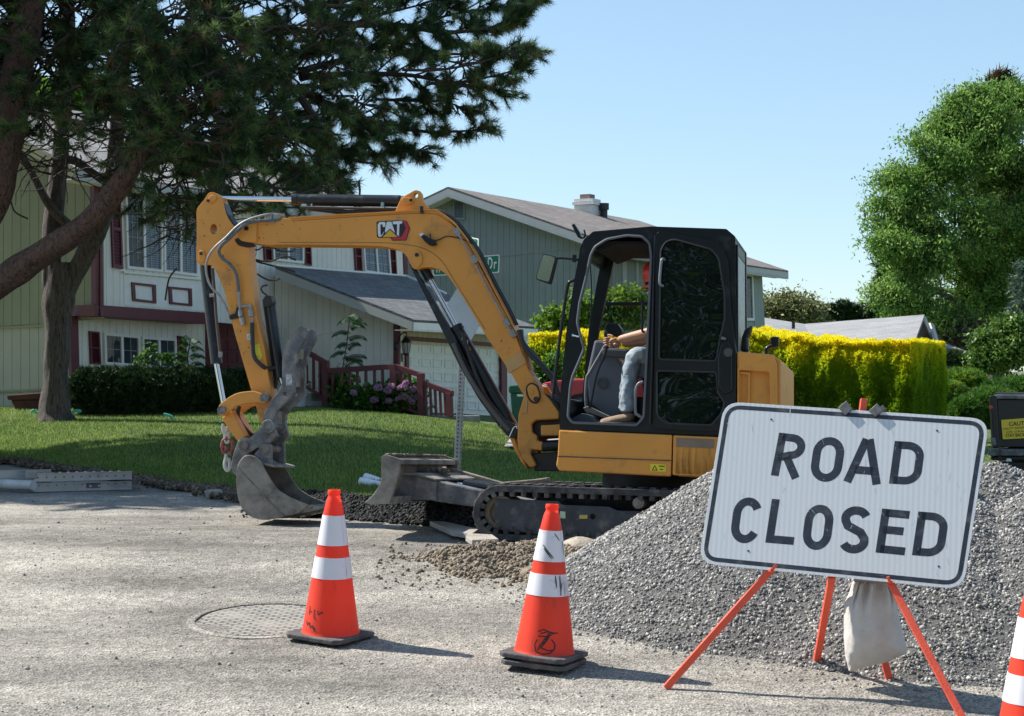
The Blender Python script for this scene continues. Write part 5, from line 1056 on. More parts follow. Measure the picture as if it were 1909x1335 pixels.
xp('thumb_bracket', [(488, 560), (495, 550), (504, 551), (507, 562), (503, 572), (492, 572)], 1.14, .12, M_GRS, bev=.01, r=3); xt('small_hose', [(497, 550), (490, 545), (487, 538), (491, 533), (499, 532)], 1.15, .008, M_HOSE)
xp('stick_side_rail', [(489, 560), (493, 560), (512, 640), (516, 705), (512, 725)], 1.2, .06, M_BLK, bev=.004)
# lifting hook hanging from the link
hk = thing('lifting_hook', 'red and silver swivel lifting hook hanging from the bucket linkage', 'hook', tuple(EX.pt(422, 800, 1.2)))
mred = mat('worn_red', (.28, .05, .055), .55, dirt=(.4, .36, .34), damt=.4, dscale=20); msil = mat('worn_silver', (.5, .5, .48), .4, metal=.6, var=.2)
mb = MB(); mb.cyl(EX.pt(420, 800, 1.14), EX.pt(420, 800, 1.26), .026, 16); mb.tube(cat([EX.pt(a, b, 1.2) for a, b in ((416, 790), (415, 800), (418, 808), (423, 812), (427, 806), (426, 796), (424, 790))], 4), .014, 8); mb.obj('shackle', msil, hk)
mb = MB(); mb.tube(cat([EX.pt(a, b, 1.2) for a, b in ((421, 806), (419, 814), (420, 822), (423, 826), (427, 822), (427, 814), (424, 807))], 4), .013, 8); mb.obj('shackle', msil, hk)
mb = MB(); mb.tube([EX.pt(a, b, 1.2) for a, b in rnd([(413, 830), (416, 820), (424, 818), (432, 821), (434, 832), (431, 843), (423, 848), (415, 843)], 4, 4)+[(414, 826)]], .014, 8); mb.cyl(EX.pt(423, 832, 1.2), EX.pt(423, 840, 1.2), .022, 12); mb.obj('swivel', mred, hk)
mb = MB(); mb.tube(cat([EX.pt(a, b, 1.2) for a, b in ((422, 846), (421, 856), (419, 864), (420, 872), (424, 877), (428, 872), (428, 862), (426, 854))], 4), [.018]*29, 8); mb.obj('hook', msil, hk)

# ============================================================ OPERATOR
def skin_body(name, J, E, m, parent, root=0, sub=2):
    me = bpy.data.meshes.new(name); L = LOC[parent.name]; me.from_pydata([tuple(Vector(p)-L) for p, r in J], E, [])
    o = bpy.data.objects.new(name, me); col.objects.link(o); o.parent = parent; LOC[o.name] = L
    o.modifiers.new('skin', 'SKIN'); me.skin_vertices[0] if me.skin_vertices else None
    for i, (p, r) in enumerate(J):
        sv = me.skin_vertices[0].data[i]; sv.radius = (r, r) if not isinstance(r, tuple) else r; sv.use_root = (i == root)
    s = o.modifiers.new('sub', 'SUBSURF'); s.levels = sub; s.render_levels = sub; me.materials.append(m)
    o.modifiers['skin'].use_smooth_shade = True
    return o
M_SKIN = mat('skin', (.42, .21, .13), .55, var=.08, vs=12)
def jeans_mat():
    m, nt, b = newmat('denim'); v = vecs(nt); n1 = noise(nt, v, 7, 5, .6)
    c = mixc(nt, ramp(nt, n1, (.35, 0.), (.65, 1.)), (.19, .25, .31), (.36, .41, .43)); n2 = noise(nt, v, 3, 5, .6); c = mixc(nt, ramp(nt, n2, (.5, 0.), (.75, .6)), c, (.38, .34, .27))
    nt.links.new(c, b.inputs['Base Color']); b.inputs['Roughness'].default_value = .9
    f = noise(nt, vecs(nt, 'Object', (5, 5, 9)), 1.6, 4, .5, .8); setbump(nt, b, f, .45, .03); return m
M_DEN = jeans_mat(); M_BOOT = mat('tan_boot', (.27, .18, .115), .8, var=.15, vs=14, bump=.3, bs=40, dirt=(.3, .25, .2), damt=.3)
op = thing('person', 'operator in dusty jeans, tan boots and red hard hat seated in the excavator cab', 'person', tuple(EX.pt(1225, 690, .6)))
q = lambda x, y, o: EX.pt(x, y, o)
# head, torso and arms in one surface (pelvis is the root)
J = [(q(1243, 672, .66), .15), (q(1245, 640, .66), .15), (q(1246, 600, .66), .16), (q(1245, 572, .66), .16), (q(1240, 562, .66), .07), (q(1236, 550, .66), .065), (q(1228, 534, .66), (.095, .105)), (q(1227, 516, .66), (.09, .10)),
     (q(1244, 574, .46), .065), (q(1232, 612, .40), .055), (q(1210, 620, .40), .045), (q(1180, 627, .46), .040), (q(1160, 632, .50), .036), (q(1152, 634, .52), .03),
     (q(1244, 574, .88), .065), (q(1236, 612, .92), .055), (q(1205, 635, .86), .045), (q(1170, 640, .80), .036), (q(1158, 641, .78), .03)]
E = [(0, 1), (1, 2), (2, 3), (3, 4), (4, 5), (5, 6), (6, 7), (3, 8), (8, 9), (9, 10), (10, 11), (11, 12), (12, 13), (3, 14), (14, 15), (15, 16), (16, 17), (17, 18)]
body = skin_body('body', J, E, M_SKIN, op)
J = [(q(1243, 673, .66), .175), (q(1245, 640, .66), .172), (q(1246, 600, .66), .178), (q(1245, 574, .66), .165), (q(1243, 562, .66), .09), (q(1244, 574, .45), .085), (q(1234, 606, .39), .075), (q(1244, 574, .89), .085), (q(1237, 606, .93), .075)]
skin_body('shirt', J, [(0, 1), (1, 2), (2, 3), (3, 4), (3, 5), (5, 6), (3, 7), (7, 8)], mat('dark_shirt', (.04, .05, .05), .85), op)
for sd, o in ((0, .42), (1, .84)):
    hip = q(1246, 676, .66+(-.11 if sd == 0 else .11)); kn = q(1184, 662, o); mid = (hip+kn)/2+EX.w*.01; dxk = 0 if sd == 0 else -3
    J = [(hip, .105), (mid, .092), (q(1192+dxk*.3, 660, o), .085), (q(1180+dxk, 668, o), .078), (q(1177+dxk, 690, o), .070), (q(1174+dxk, 715, o), .068), (q(1171+dxk, 740, o), .066), (q(1170+dxk, 757, o), .070), (q(1170+dxk, 771, o), .072)]
    tr__ = skin_body('trouser_leg', J, [(i, i+1) for i in range(8)], M_DEN, op, sub=3); dm__ = tr__.modifiers.new('folds', 'DISPLACE'); tw__ = bpy.data.textures.new('folds', 'CLOUDS'); tw__.noise_scale = .07; dm__.texture = tw__; dm__.strength = .035
    bt = [(q(1176+dxk, 768, o), .055), (q(1175+dxk, 780, o), .052), (q(1160+dxk, 781, o), (.045, .042)), (q(1143+dxk, 784, o), (.043, .036)), (q(1127+dxk, 786.5, o), (.042, .028)), (q(1118+dxk, 788, o), (.030, .02))]
    skin_body('boot', bt, [(i, i+1) for i in range(5)], M_BOOT, op)
    mb = MB(); mb.prism([p-EX.n*.045 for p in EX.pts(rnd([(1112+dxk, 789), (1116+dxk, 787), (1150+dxk, 787.5), (1187+dxk, 787), (1187+dxk, 794), (1164+dxk, 793), (1150+dxk, 793.5), (1114+dxk, 793)], 2, 2), o)], EX.n*.09); mb.obj('boot_sole', mat('sole', (.16, .12, .09), .9), op, bev=.006)
# hands: palm plus five fingers
def hand(w0, fx, o, sgn):
    pal = [(q(w0[0], w0[1], o), .028), (q(w0[0]-9, w0[1]+1, o), (.036, .022)), (q(w0[0]-15, w0[1]+2, o), (.038, .018))]
    skin_body('palm', pal, [(0, 1), (1, 2)], M_SKIN, op)
    for k in range(4):
        dz = (-6+k*4.2); L = (1, 1.12, 1.05, .85)[k]; x0 = w0[0]-15; y0 = w0[1]+2+dz
        skin_body('finger', [(q(x0+2, y0, o-.004), .0095), (q(x0-6*L, y0+.5, o-.014), .0092), (q(x0-10*L, y0+1.5, o+.008*sgn), .0085), (q(x0-8*L, y0+2.2, o+.034*sgn), .008)], [(0, 1), (1, 2), (2, 3)], M_SKIN, op, sub=1)
    skin_body('thumb', [(q(w0[0]-6, w0[1]-4, o+.012), .012), (q(w0[0]-12, w0[1]-9, o+.024), .0105), (q(w0[0]-19, w0[1]-9, o+.034), .009)], [(0, 1), (1, 2)], M_SKIN, op, sub=1)
hand((1151, 634), 0, .52, 1); hand((1158, 641), 0, .78, 1)
# lever in the near hand
xt('travel_lever', [(1128, 622), (1131, 640), (1128, 660), (1112, 700), (1100, 760)], [.53, .53, .53, .54, .55], .011, M_BLK, cab)
# face and hard hat
hc = q(1227, 522, .66)
mb = MB(); mb.lathe([(-.07, .118), (-.02, .128), (0, .135), (.05, .13), (.09, .108), (.115, .07), (.125, .005)], hc+EX.w*.045, 28, EX.w); mb.ring(hc-EX.w*.07, EX.w, .11, .135, .012)
hat = mb.obj('hard_hat', mat('hat_red', (.75, .05, .02), .35), op)
for s_, nm in ((-1, 'ear_muff'), (1, 'ear_muff')):
    c_ = hc+EX.n*s_*.105-EX.w*.02-EX.e*.0; mb = MB(); mb.cyl(c_-EX.n*.02*s_*-1, c_+EX.n*.03*s_, .045, 20); mb.obj(nm, mat('muff_red', (.8, .07, .03), .4), op)
mb = MB(); f0 = hc-EX.w*.055-EX.e*.098
for s_ in (-1, 1):
    mb.lathe([(-.008, .001), (-.005, .008), (0, .011), (.005, .008), (.008, .001)], f0+EX.w*.03+EX.n*s_*.032, 10, EX.n)
mb.obj('eyes', mat('eyes', (.1, .08, .07), .3), op)
skin_body('nose', [(f0+EX.w*.025, .010), (f0-EX.w*.005-EX.e*.016, .013), (f0-EX.w*.012-EX.e*.004, .010)], [(0, 1), (1, 2)], M_SKIN, op, sub=1)
mb = MB(); mb.tube([f0-EX.w*.037-EX.n*.024+EX.e*.006, f0-EX.w*.037-EX.e*.004, f0-EX.w*.037+EX.n*.024+EX.e*.006], .006, 8); mb.obj('mouth', mat('lips', (.30, .10, .08), .5), op)
for s_ in (-1, 1): skin_body('ear', [(hc-EX.w*.03+EX.n*s_*.09, .012), (hc-EX.w*.06+EX.n*s_*.094, .014), (hc-EX.w*.08+EX.n*s_*.088, .009)], [(0, 1), (1, 2)], M_SKIN, op, sub=1)
# ============================================================ CONES
def conemat(name, c, dk):
    m, nt, b = newmat(name); v = vecs(nt); n1 = noise(nt, v, 6, 5); o = mixc(nt, ramp(nt, n1, (.35, 0.), (.7, .35)), c, dk)
    n2 = noise(nt, vecs(nt, 'Object', (4, 4, 1.2)), 5, 6, .7); o = mixc(nt, ramp(nt, n2, (.58, 0.), (.78, .5)), o, (.18, .06, .04))
    nt.links.new(o, b.inputs['Base Color']); b.inputs['Roughness'].default_value = .45
    t = nt.nodes.new('ShaderNodeBsdfTranslucent'); nt.links.new(o, t.inputs[0]); mx = nt.nodes.new('ShaderNodeMixShader'); mx.inputs[0].default_value = .38
    nt.links.new(b.outputs[0], mx.inputs[1]); nt.links.new(t.outputs[0], mx.inputs[2]); nt.links.new(mx.outputs[0], nt.nodes['Material Output'].inputs[0]); return m
M_CONE = conemat('cone_orange', (1.0, .085, .035), (.9, .05, .025))
def colmat(name, amt):
    return mat(name, (.74, .72, .76), .35, var=.04, vs=4, dirt=(.13, .11, .10), damt=amt, dscale=6)
M_COLL = colmat('reflective_collar', .05); M_COLD = colmat('scuffed_collar', .32)
M_BASE = mat('cone_rubber', (.075, .07, .072), .75, var=.2, vs=5, dirt=(.24, .215, .19), damt=.35, dscale=5, bump=.3, bs=60)
PR = [(.030, .186), (.045, .176), (.06, .172), (.375, .1235), (.50, .1045), (.575, .0925), (.76, .064), (.845, .047), (.862, .040), (.872, .036), (.880, .036), (.888, .040), (.905, .0385), (.910, .036), (.910, .028), (.885, .028)]
def rad(h):
    for (a, b), (c, d) in zip(PR, PR[1:]):
        if a <= h <= c: return b+(d-b)*(h-a)/(c-a)
def cone(loc, rz, lean, label, coll, scuff=None, s=1.0, base_only=False):
    t = thing('traffic_cone', label, 'traffic cone', tuple(loc), 'orange traffic cones along the closed road')
    O = Vector(loc)
    mb = MB(); mb.lathe(PR, O, 48); mb.obj('cone_body', M_CONE, t)
    for h0, h1, cm in ((.378, .505, coll), (.578, .758, coll)):
        mb = MB(); n = 8; mb.lathe([(h0, rad(h0)-.001), (h0, rad(h0)+.003)]+[(h0+(h1-h0)*i/n, rad(h0+(h1-h0)*i/n)+.003) for i in range(1, n+1)]+[(h1, rad(h1)-.001)], O, 48); mb.obj('reflective_collar', cm, t)
        mb = MB(); a = .95; c_, s_ = math.cos(a-R(90)-rz), math.sin(a-R(90)-rz)
        for hh0, hh1 in ((h0, h1),): mb.prism([O+Vector((c_*(rad(h)+.004)+s_*d, s_*(rad(h)+.004)-c_*d, h)) for h, d in ((hh0, -.003), (hh0, .003), (hh1, .003), (hh1, -.003))], Vector((c_, s_, 0))*.0015)
        mb.obj('collar_seam', cm, t)
    q = [(-.208, -.17), (-.17, -.208), (.17, -.208), (.208, -.17), (.208, .17), (.17, .208), (-.17, .208), (-.208, .17)]
    mb = MB(); mb.prism([O+Vector((x, y, .008)) for x, y in q], (0, 0, .030)); mb.obj('base', M_BASE, t, bev=.007)
    mb = MB()
    for x, y in ((-.13, -.13), (.13, -.13), (.13, .13), (-.13, .13), (0, -.16), (0, .16)): mb.box(O+Vector((x, y, .004)), .05, .035, .012)
    mb.obj('foot', M_BASE, t)
    if scuff:
        mb = MB()
        for st_ in scuff:   # strokes as (angle from the camera side, height) lines laid on the cone
            for (a, h), (a2, h2) in zip(st_, st_[1:]):
                w_ = .0035; L = max(.001, math.hypot((a2-a)*.15, h2-h)); na, nh = -(h2-h)/L*w_/.15, (a2-a)*.15/L*w_
                P_ = lambda a, h: O+Vector((math.cos(a-R(90)-rz)*(rad(h)+.0022), math.sin(a-R(90)-rz)*(rad(h)+.0022), h))
                mb.add([P_(a+na, h+nh), P_(a2+na, h2+nh), P_(a2-na, h2-nh), P_(a-na, h-nh)], [(0, 1, 2, 3)])
        mb.obj('marker_scrawl', mat('marker_black', (.04, .02, .02), .7), t)
    t.rotation_euler = (lean[1], lean[0], rz)
    return t
M_MARK = mat('tyre_mark', (.09, .08, .08), .8)
def collmarks(t, rz, S, wd=.010):
    mb = MB(); O = LOC[t.name]
    for (a, h, a2, h2, w_) in S:
        n = 6
        for i in range(n):
            u0, u1 = i/n, (i+1)/n; P_ = lambda u, d: O+Vector((math.cos(a+(a2-a)*u+d-R(90)-rz)*(rad(h+(h2-h)*u)+.0042), math.sin(a+(a2-a)*u+d-R(90)-rz)*(rad(h+(h2-h)*u)+.0042), h+(h2-h)*u))
            k0 = w_*(.5+.5*math.sin(math.pi*min(1, u0+.1))); k1 = w_*(.5+.5*math.sin(math.pi*min(1, u1))); mb.add([P_(u0, -k0), P_(u0, k0), P_(u1, k1), P_(u1, -k1)], [(0, 1, 2, 3)])
    mb.obj('scuff_mark', M_MARK, t)
g = G(616, 1189)
S1 = [[(-.95, .205), (-.35, .185)], [(-.62, .195), (-.60, .15), (-.5, .135)], [(-.45, .19), (-.40, .165), (-.25, .185), (-.22, .175)], [(-.9, .20), (-.88, .16)], [(-.9, .18), (-.75, .178)], [(-1.0, .12), (-.9, .095), (-.8, .115), (-.72, .085), (-.6, .10), (-.55, .075), (-.48, .085), (-.5, .065)]]
c1_ = cone(g, R(-31), (R(2.6), R(1)), 'clean orange and white traffic cone with scrawled marker, left of the two front cones', M_COLL, S1)
g = G(1014, 1239)
S2 = [[(-.30, .175), (-.1, .19), (.15, .175), (.45, .17)], [(-.2, .165), (.1, .18), (.3, .165)], [(.2, .175), (.05, .13), (-.15, .085)], [(.12, .175), (-.02, .12), (-.22, .095)], [(-.15, .085), (.1, .07), (.3, .075)], [(-.3, .13), (-.38, .10), (-.3, .06), (-.1, .05), (.15, .055), (.32, .08), (.33, .11), (.2, .135)], [(-.28, .15), (.0, .15), (.2, .16)], [(-.25, .07), (-.1, .12), (.1, .165)]]
c2_ = cone(g+Vector((0, 0, .042)), R(-26), (R(3.0), R(-1)), 'scuffed orange and white traffic cone stacked on a second cone left of the gravel', M_COLD, S2)
c2_.scale = (.985, .985, .97)
collmarks(c2_, R(-26), [(-.55, .675, .25, .60, .07), (-.45, .655, .15, .595, .06), (.3, .745, .75, .70, .06), (.0, .72, .4, .73, .02), (.35, .50, .42, .43, .045), (.62, .5, .66, .385, .05), (.75, .46, .62, .39, .03), (1.1, .7, 1.15, .62, .05)])
lowc = cone(g, R(-22), (R(3.0), R(-1)), 'orange traffic cone under another, only its grey rubber base showing below the scuffed cone', M_COLL); lowc.scale = (.97, .97, .97)
D3 = 7.5; p3 = P(1918, 1462, D3); p3.z = zroad(p3.y)
cone(p3, R(-10), (R(1.5), 0), 'orange and white traffic cone cut off by the lower right edge, nearest to the camera', M_COLL)
# ============================================================ ROAD CLOSED SIGN
SNF = Vector((.328, .901, -.284)).normalized(); SG = Pl(SNF, P(1350, 750, 9.42))
sc4 = [(1350, 748.5), (1845, 781), (1796, 1099.5), (1302, 1050)]
tl, tr_, br, bl_ = SG.pts(sc4)
print('SIGN size', (tr_-tl).length, (bl_-tl).length, (br-bl_).length)
sg = thing('road_closed_sign', 'white road closed sign with black letters, leaning on its orange stand', 'road sign', tuple((bl_+br)/2))
M_SGW = newmat('sign_sheeting')[0]; nt = M_SGW.node_tree; b = nt.nodes['Principled BSDF']; v = vecs(nt, 'UV')
wv = nt.nodes.new('ShaderNodeTexWave'); nt.links.new(v, wv.inputs[0]); wv.inputs['Scale'].default_value = 11; wv.inputs['Distortion'].default_value = .15  # sheeting ribs: their grazing light and shade put into colour stripes
o = mixc(nt, ramp(nt, wv.outputs[0], (.35, 0.), (.65, .8)), (.56, .59, .62), (.64, .67, .70)); n2 = noise(nt, v, 5, 7, .7); o = mixc(nt, ramp(nt, n2, (.66, 0.), (.76, .5)), o, (.42, .41, .40)); n3 = noise(nt, v, 1.2, 3); o = mixc(nt, ramp(nt, n3, (.4, 0.), (.7, .3)), o, (.62, .62, .60))
nt.links.new(o, b.inputs['Base Color']); b.inputs['Roughness'].default_value = .35
M_SGB = mat('sign_black', (.02, .026, .038), .4, var=.25, vs=20, dirt=(.10, .11, .12), damt=.25, dscale=14, scr=(.2, .21, .22))
def sgrr(inset, r, n=6):
    w_ = (tr_-tl).length; cs = [SG.uv(p) for p in (tl, tr_, br, bl_)]; cx = sum(c[0] for c in cs)/4; cy = sum(c[1] for c in cs)/4; q = []
    for i, (a, c) in enumerate(cs):
        e1 = Vector(cs[(i+1) % 4])-Vector(cs[i]); e0 = Vector(cs[i-1])-Vector(cs[i]); p = Vector(cs[i])+e1.normalized()*inset+e0.normalized()*inset; q.append((p.x, p.y))
    return rnd(q, r*2, n)
rr_ = lambda ins, r, off: [SG.xyz(a, b_, off) for a, b_ in sgrr(ins, r)]
mb = MB(); mb.prism(rr_(0, .05, 0), SG.n*.004); mb.obj('sign_panel', M_SGW, sg, bev=.0012)
mb = MB(); mb.prism2(rr_(.017, .045, -.0004), rr_(.041, .030, -.0004), SG.n*.0006); mb.obj('black_border', M_SGB, sg)
mb = MB(); mb.prism([p for p in rr_(.25, .02, .006)], SG.n*.015); mb.obj('back_stiffener', M_STL, sg)
# highway-style letters as strokes in a unit box (x right, y up)
def arc(cx, cy, rx, ry, a0, a1, n=14): return [(cx+rx*math.cos(R(a0+(a1-a0)*i/n)), cy+ry*math.sin(R(a0+(a1-a0)*i/n))) for i in range(n+1)]
k = .089   # half stroke in units of letter height
def letter(ch, W):
    w2 = W-k*1.0
    if ch == 'O': return [arc(W/2, .64, W/2-k, .36-k+.0, 0, 180)+arc(W/2, .36, W/2-k, .36-k, 180, 360)+[(W-k, .64)]]
    if ch == 'D': return [[(k, 0), (k, 1-k*0)], [(k, 1-k), (W*.45, 1-k)]+arc(W*.45, .66, W*.55-k, .34-k, 90, 0, 8)+arc(W*.45, .34, W*.55-k, .34-k, 0, -90, 8)+[(k, k)]]
    if ch == 'R': return [[(k, 0), (k, 1)], [(k, 1-k), (W*.5, 1-k)]+arc(W*.52, .71, W*.48-k, .29-k, 90, -90, 12)+[(k, .5-k*.9)], [(W*.42, .46), (W-k*.9, 0)]]
    if ch == 'A': return [[(k*.95, 0), (W*.5-k*.35, 1)], [(W-k*.95, 0), (W*.5+k*.35, 1)], [(W*.25, .29), (W*.75, .29)]]
    if ch == 'C': return [arc(W/2, .64, W/2-k, .36-k, 25, 180, 12)+arc(W/2, .36, W/2-k, .36-k, 180, 335, 12)]
    if ch == 'L': return [[(k, 1), (k, 0)], [(k, k), (W, k)]]
    if ch == 'E': return [[(k, 1), (k, 0)], [(k, k), (W, k)], [(k, 1-k), (W*.97, 1-k)], [(k, .53), (W*.85, .53)]]
    if ch == 'S': return [arc(W/2, .735, W/2-k, .265-k, 20, 180, 10)+[(k+.01, .68), (W*.25, .575), (W*.7, .45), (W-k-.01, .33)]+arc(W/2, .265, W/2-k, .265-k, 0, -155, 12)]
lt_ = MB(); BX = [('R', (1437, 886), (1490, 892.5), (1452.5, 806.5)), ('O', (1507.5, 896), (1566, 900.5), (1519.5, 813)), ('A', (1572, 898), (1641.5, 904), (1584, 816)), ('D', (1657, 900.5+1), (1715, 905.5), (1668, 822)),
      ('C', (1359, 1011), (1413, 1014.5), (1370.5, 926)), ('L', (1426.5, 1011.5), (1479, 1016), (1439, 930)), ('O', (1493, 1023.5), (1546.5, 1027), (1504, 939.5)), ('S', (1561, 1029.5), (1616.5, 1034), (1571, 942)), ('E', (1632, 1030), (1686, 1035.5), (1644.5, 948)), ('D', (1700, 1035), (1758.5, 1040), (1712, 953.5))]
for ch, a, b_, c_ in BX:
    A_, B_, C_ = SG.pts([a, b_, c_], -.0004); rt = B_-A_; up_ = C_-A_; W = rt.length/up_.length
    for stt in letter(ch, W):
        ribbon(lt_, stt, 2*k, lambda p, A_=A_, rt=rt, up_=up_, W=W: A_+rt*(p.x/W)+up_*p.y)
lt_.obj('letters', M_SGB, sg, fix=False)
# bolt holes, hail scratches
mb = MB()
for x, y in ((1438, 782), (1747, 803), (1458.5, 812), (1750, 1056), (1395, 1027)): mb.cyl(SG.pt(x, y, -.002), SG.pt(x, y, 0), .006, 10)
mb.obj('bolt_hole', mat('rust_spot', (.22, .11, .05), .8), sg)
mb = MB(); random.seed(3)
for i in range(60):
    x = random.uniform(1345, 1800); y = random.uniform(770, 1070); a = random.gauss(1.5, .5); L_ = random.uniform(2, 16); w_ = random.uniform(.2, .45)
    d_ = (math.cos(a)*L_, math.sin(a)*L_); mb.add(SG.pts([(x-w_, y), (x+w_, y), (x+w_+d_[0], y+d_[1]), (x-w_+d_[0], y+d_[1])], -.0006), [(0, 1, 2, 3)])
mb.obj('scratches', mat('scratch_grey', (.46, .47, .49), .6), sg, kind='stuff')
# gouges across the border
mb = MB()
for x, y in ((1473, 768), (1420, 1062), (1481, 1069), (1518, 1073), (1577, 1078)): mb.add(SG.pts([(x-.6, y-6), (x+.8, y-6), (x+.6, y+8), (x-.9, y+8)], -.0006), [(0, 1, 2, 3)])
mb.obj('border_nicks', M_SGW, sg)
# stand (orange), separate thing
M_ORG = mat('stand_orange', (.78, .10, .05), .55, var=.1, vs=8, bump=.15, bs=80)
sd = thing('sign_stand', 'orange steel tripod stand with angled legs holding the road closed sign', 'sign stand', tuple(G(1550, 1250)))
def stleg(name, foot, top, wd=.038):
    mb = MB(); d = (top-foot).normalized(); mb.bar(foot, top, wd, wd*.8, (0, -1, 0)); return mb.obj(name, M_ORG, sd, bev=.003)
hub = SG.pt(1590, 900, .07)
f1 = G(1241, 1283); f2 = G(1796, 1342); f3 = G(1521, 1240); f4 = G(1659, 1270)
t1 = SG.pt(1444, 1055, .035); t2 = SG.pt(1660, 1086, .035)
stleg('leg', f1, t1); stleg('leg', f2, t2); stleg('leg', f1+(t1-f1)*1.0, SG.pt(1560, 960, .05)); stleg('leg', t2, SG.pt(1600, 960, .05))
m3 = SG.pt(1551, 1075, .12); stleg('leg', f3, m3); stleg('leg', m3, SG.pt(1590, 850, .07)); m4 = SG.pt(1590, 1020, .12); stleg('leg', f4, m4); stleg('leg', m4, SG.pt(1598, 850, .07))
stleg('mast', SG.pt(1578, 1000, .035), SG.pt(1610.5, 744, .035), .036)
for a, b_, t_ in (((1432, 1066), (1447, 1053), t1), ((1663, 1088), (1655, 1075), t2)):
    mb = MB(); p0, p1, p2 = SG.pt(*a, .04), SG.pt((a[0]+b_[0])/2, (a[1]+b_[1])/2+3, -.02), SG.pt(*b_, -.03); mb.bar(p0, p1, .02, .014, (0, 0, 1)); mb.bar(p1, p2, .012, .016, (0, 0, 1)); mb.obj('hook', M_ORG, sd, bev=.002)
# clamps on the top edge
M_CLP = mat('clamp_iron', (.12, .12, .125), .6, metal=.4, var=.3, vs=30, dirt=(.3, .3, .3), damt=.3, dscale=40)
for q in ([(1562, 760), (1578, 746.5), (1589.5, 762), (1576, 774)], [(1619, 766), (1635, 751.5), (1646.5, 765), (1632, 777.5)]): mb = MB(); mb.prism(SG.pts(q, -.016), SG.n*.012); mb.prism(SG.pts([(a*.6+sum(x for x, y in q)/4*.4, b_*.6+sum(y for x, y in q)/4*.4) for a, b_ in q], -.005), SG.n*.04); mb.obj('clamp', M_CLP, sd, bev=.003)
mb = MB(); mb.prism(SG.pts([(1640, 760), (1646, 755), (1652, 762), (1645, 767)], .0), SG.n*.03); mb.obj('clamp', M_CLP, sd, bev=.002)
# sandbag hanging from the stand
sb0 = SG.pt(1630, 1060, .20); BGD = sb0.y
bag = thing('sandbag', 'dirty white canvas sandbag hanging from the sign stand', 'sandbag', tuple(P(1630, 1170, BGD)))
rows = [(1080, 1597, 1662, .06), (1088, 1591, 1664, .075), (1098, 1588, 1667, .085), (1110, 1583, 1670, .095), (1122, 1578, 1672, .105), (1138, 1576, 1673, .115), (1155, 1575.5, 1675, .125), (1172, 1576, 1679, .13), (1190, 1576, 1684, .13), (1205, 1577, 1689, .115), (1218, 1577, 1688, .09), (1228, 1577.5, 1668, .07), (1237, 1578, 1640, .05), (1246, 1580, 1600, .025), (1252, 1582, 1586, .008)]
n = 112; vs = []; 
for (y, xl, xr, th_) in rows:
    for j in range(n):
        t = 2*math.pi*j/n; cx_ = (xl+xr)/2; hw = (xr-xl)/2*(1+.03*math.sin(y*.35)*0); c_ = math.cos(t); s_ = math.sin(t); px_ = cx_+hw*math.copysign(abs(c_)**.7, c_)
        tilt = (px_-1630)*.10*max(0, (y-1190)/60)*0; gather = max(0, 1-(y-1080)/55); fold = (.020*math.sin(t*13+y*.01)+.010*math.sin(t*23))*gather**.7+.004*mn.noise(Vector((px_*.06, y*.03, t)))+.003*mn.noise(Vector((px_*.02, y*.15, 1)))
        p = P(px_, y+tilt, BGD); p.y += -math.copysign(abs(s_)**.8, s_)*(th_+fold*(1.6 if s_ > 0 else 1)); p.z += .006*mn.noise(Vector((t*2, y*.1, 0))); vs.append(p)
fs = [(i*n+j, i*n+(j+1) % n, (i+1)*n+(j+1) % n, (i+1)*n+j) for i in range(len(rows)-1) for j in range(n)]+[tuple(range((len(rows)-1)*n, len(rows)*n)), tuple(range(n-1, -1, -1))]
mb = MB(); mb.add(vs, fs); mb.sm = True
mcv = mat('canvas', (.55, .53, .50), .9, var=.08, vs=4, dirt=(.36, .29, .22), damt=.3, dscale=3.5, bump=.25, bs=160); o = mb.obj('bag', mcv, bag, ang=180); s = o.modifiers.new('s', 'SUBSURF'); s.levels = 1; s.render_levels = 2
tx = bpy.data.textures.new('bagwrinkle', 'CLOUDS'); tx.noise_scale = .10; dm_ = o.modifiers.new('wrinkle', 'DISPLACE'); dm_.texture = tx; dm_.strength = .022; dm_.mid_level = .5
mb = MB(); mb.lathe([(0, .12), (.02, .085), (.05, .05), (.07, .045), (.10, .07), (.13, .09)], P(1629, 1080, BGD), 24); mb.obj('neck', mcv, bag)
mb = MB(); mb.tube([P(1629, 1068, BGD), SG.pt(1600, 980, .1)], .006, 6); mb.obj('tie_cord', mat('cord', (.4, .37, .3), .9), bag)

# ============================================================ STREET SIGN POST
PD = 16.3; pb = P(853, 862, PD); pb = Vector((pb.x, pb.y, zg(pb.x, pb.y)))
ps = thing('street_sign_post', 'perforated grey steel post with green street name signs and a diamond sign seen from behind', 'street sign', tuple(pb))
M_GAL = mat('galvanised', (.34, .36, .38), .45, metal=.7, var=.15, vs=8); M_HOLE = mat('post_holes', (.03, .035, .04), .8)
ptop = P(873, 440, PD); pbot = P(851, 905, PD); dd_ = (ptop-pbot).normalized(); xx = Vector((1, -.35, 0)).normalized(); yy = dd_.cross(xx).normalized(); xx = yy.cross(dd_)
mb = MB(); mb.box((ptop+pbot)/2, .055, .055, (ptop-pbot).length, xx, yy, dd_); mb.obj('post', M_GAL, ps, bev=.004)
mb = MB(); L_ = (ptop-pbot).length; i = 0
while i*.0254*1.5 < L_:
    c_ = pbot+dd_*(i*.0381+.02)
    for nn_ in (xx, -xx, yy, -yy): mb.cyl(c_+nn_*.0265, c_+nn_*.0285, .0085, 8)
    i += 1
mb.obj('post_holes', M_HOLE, ps)
DG = Pl((.62, .78, .0), P(862, 590, PD-.06)); DG = Pl((.30, .954, 0), P(862, 590, PD-.05))
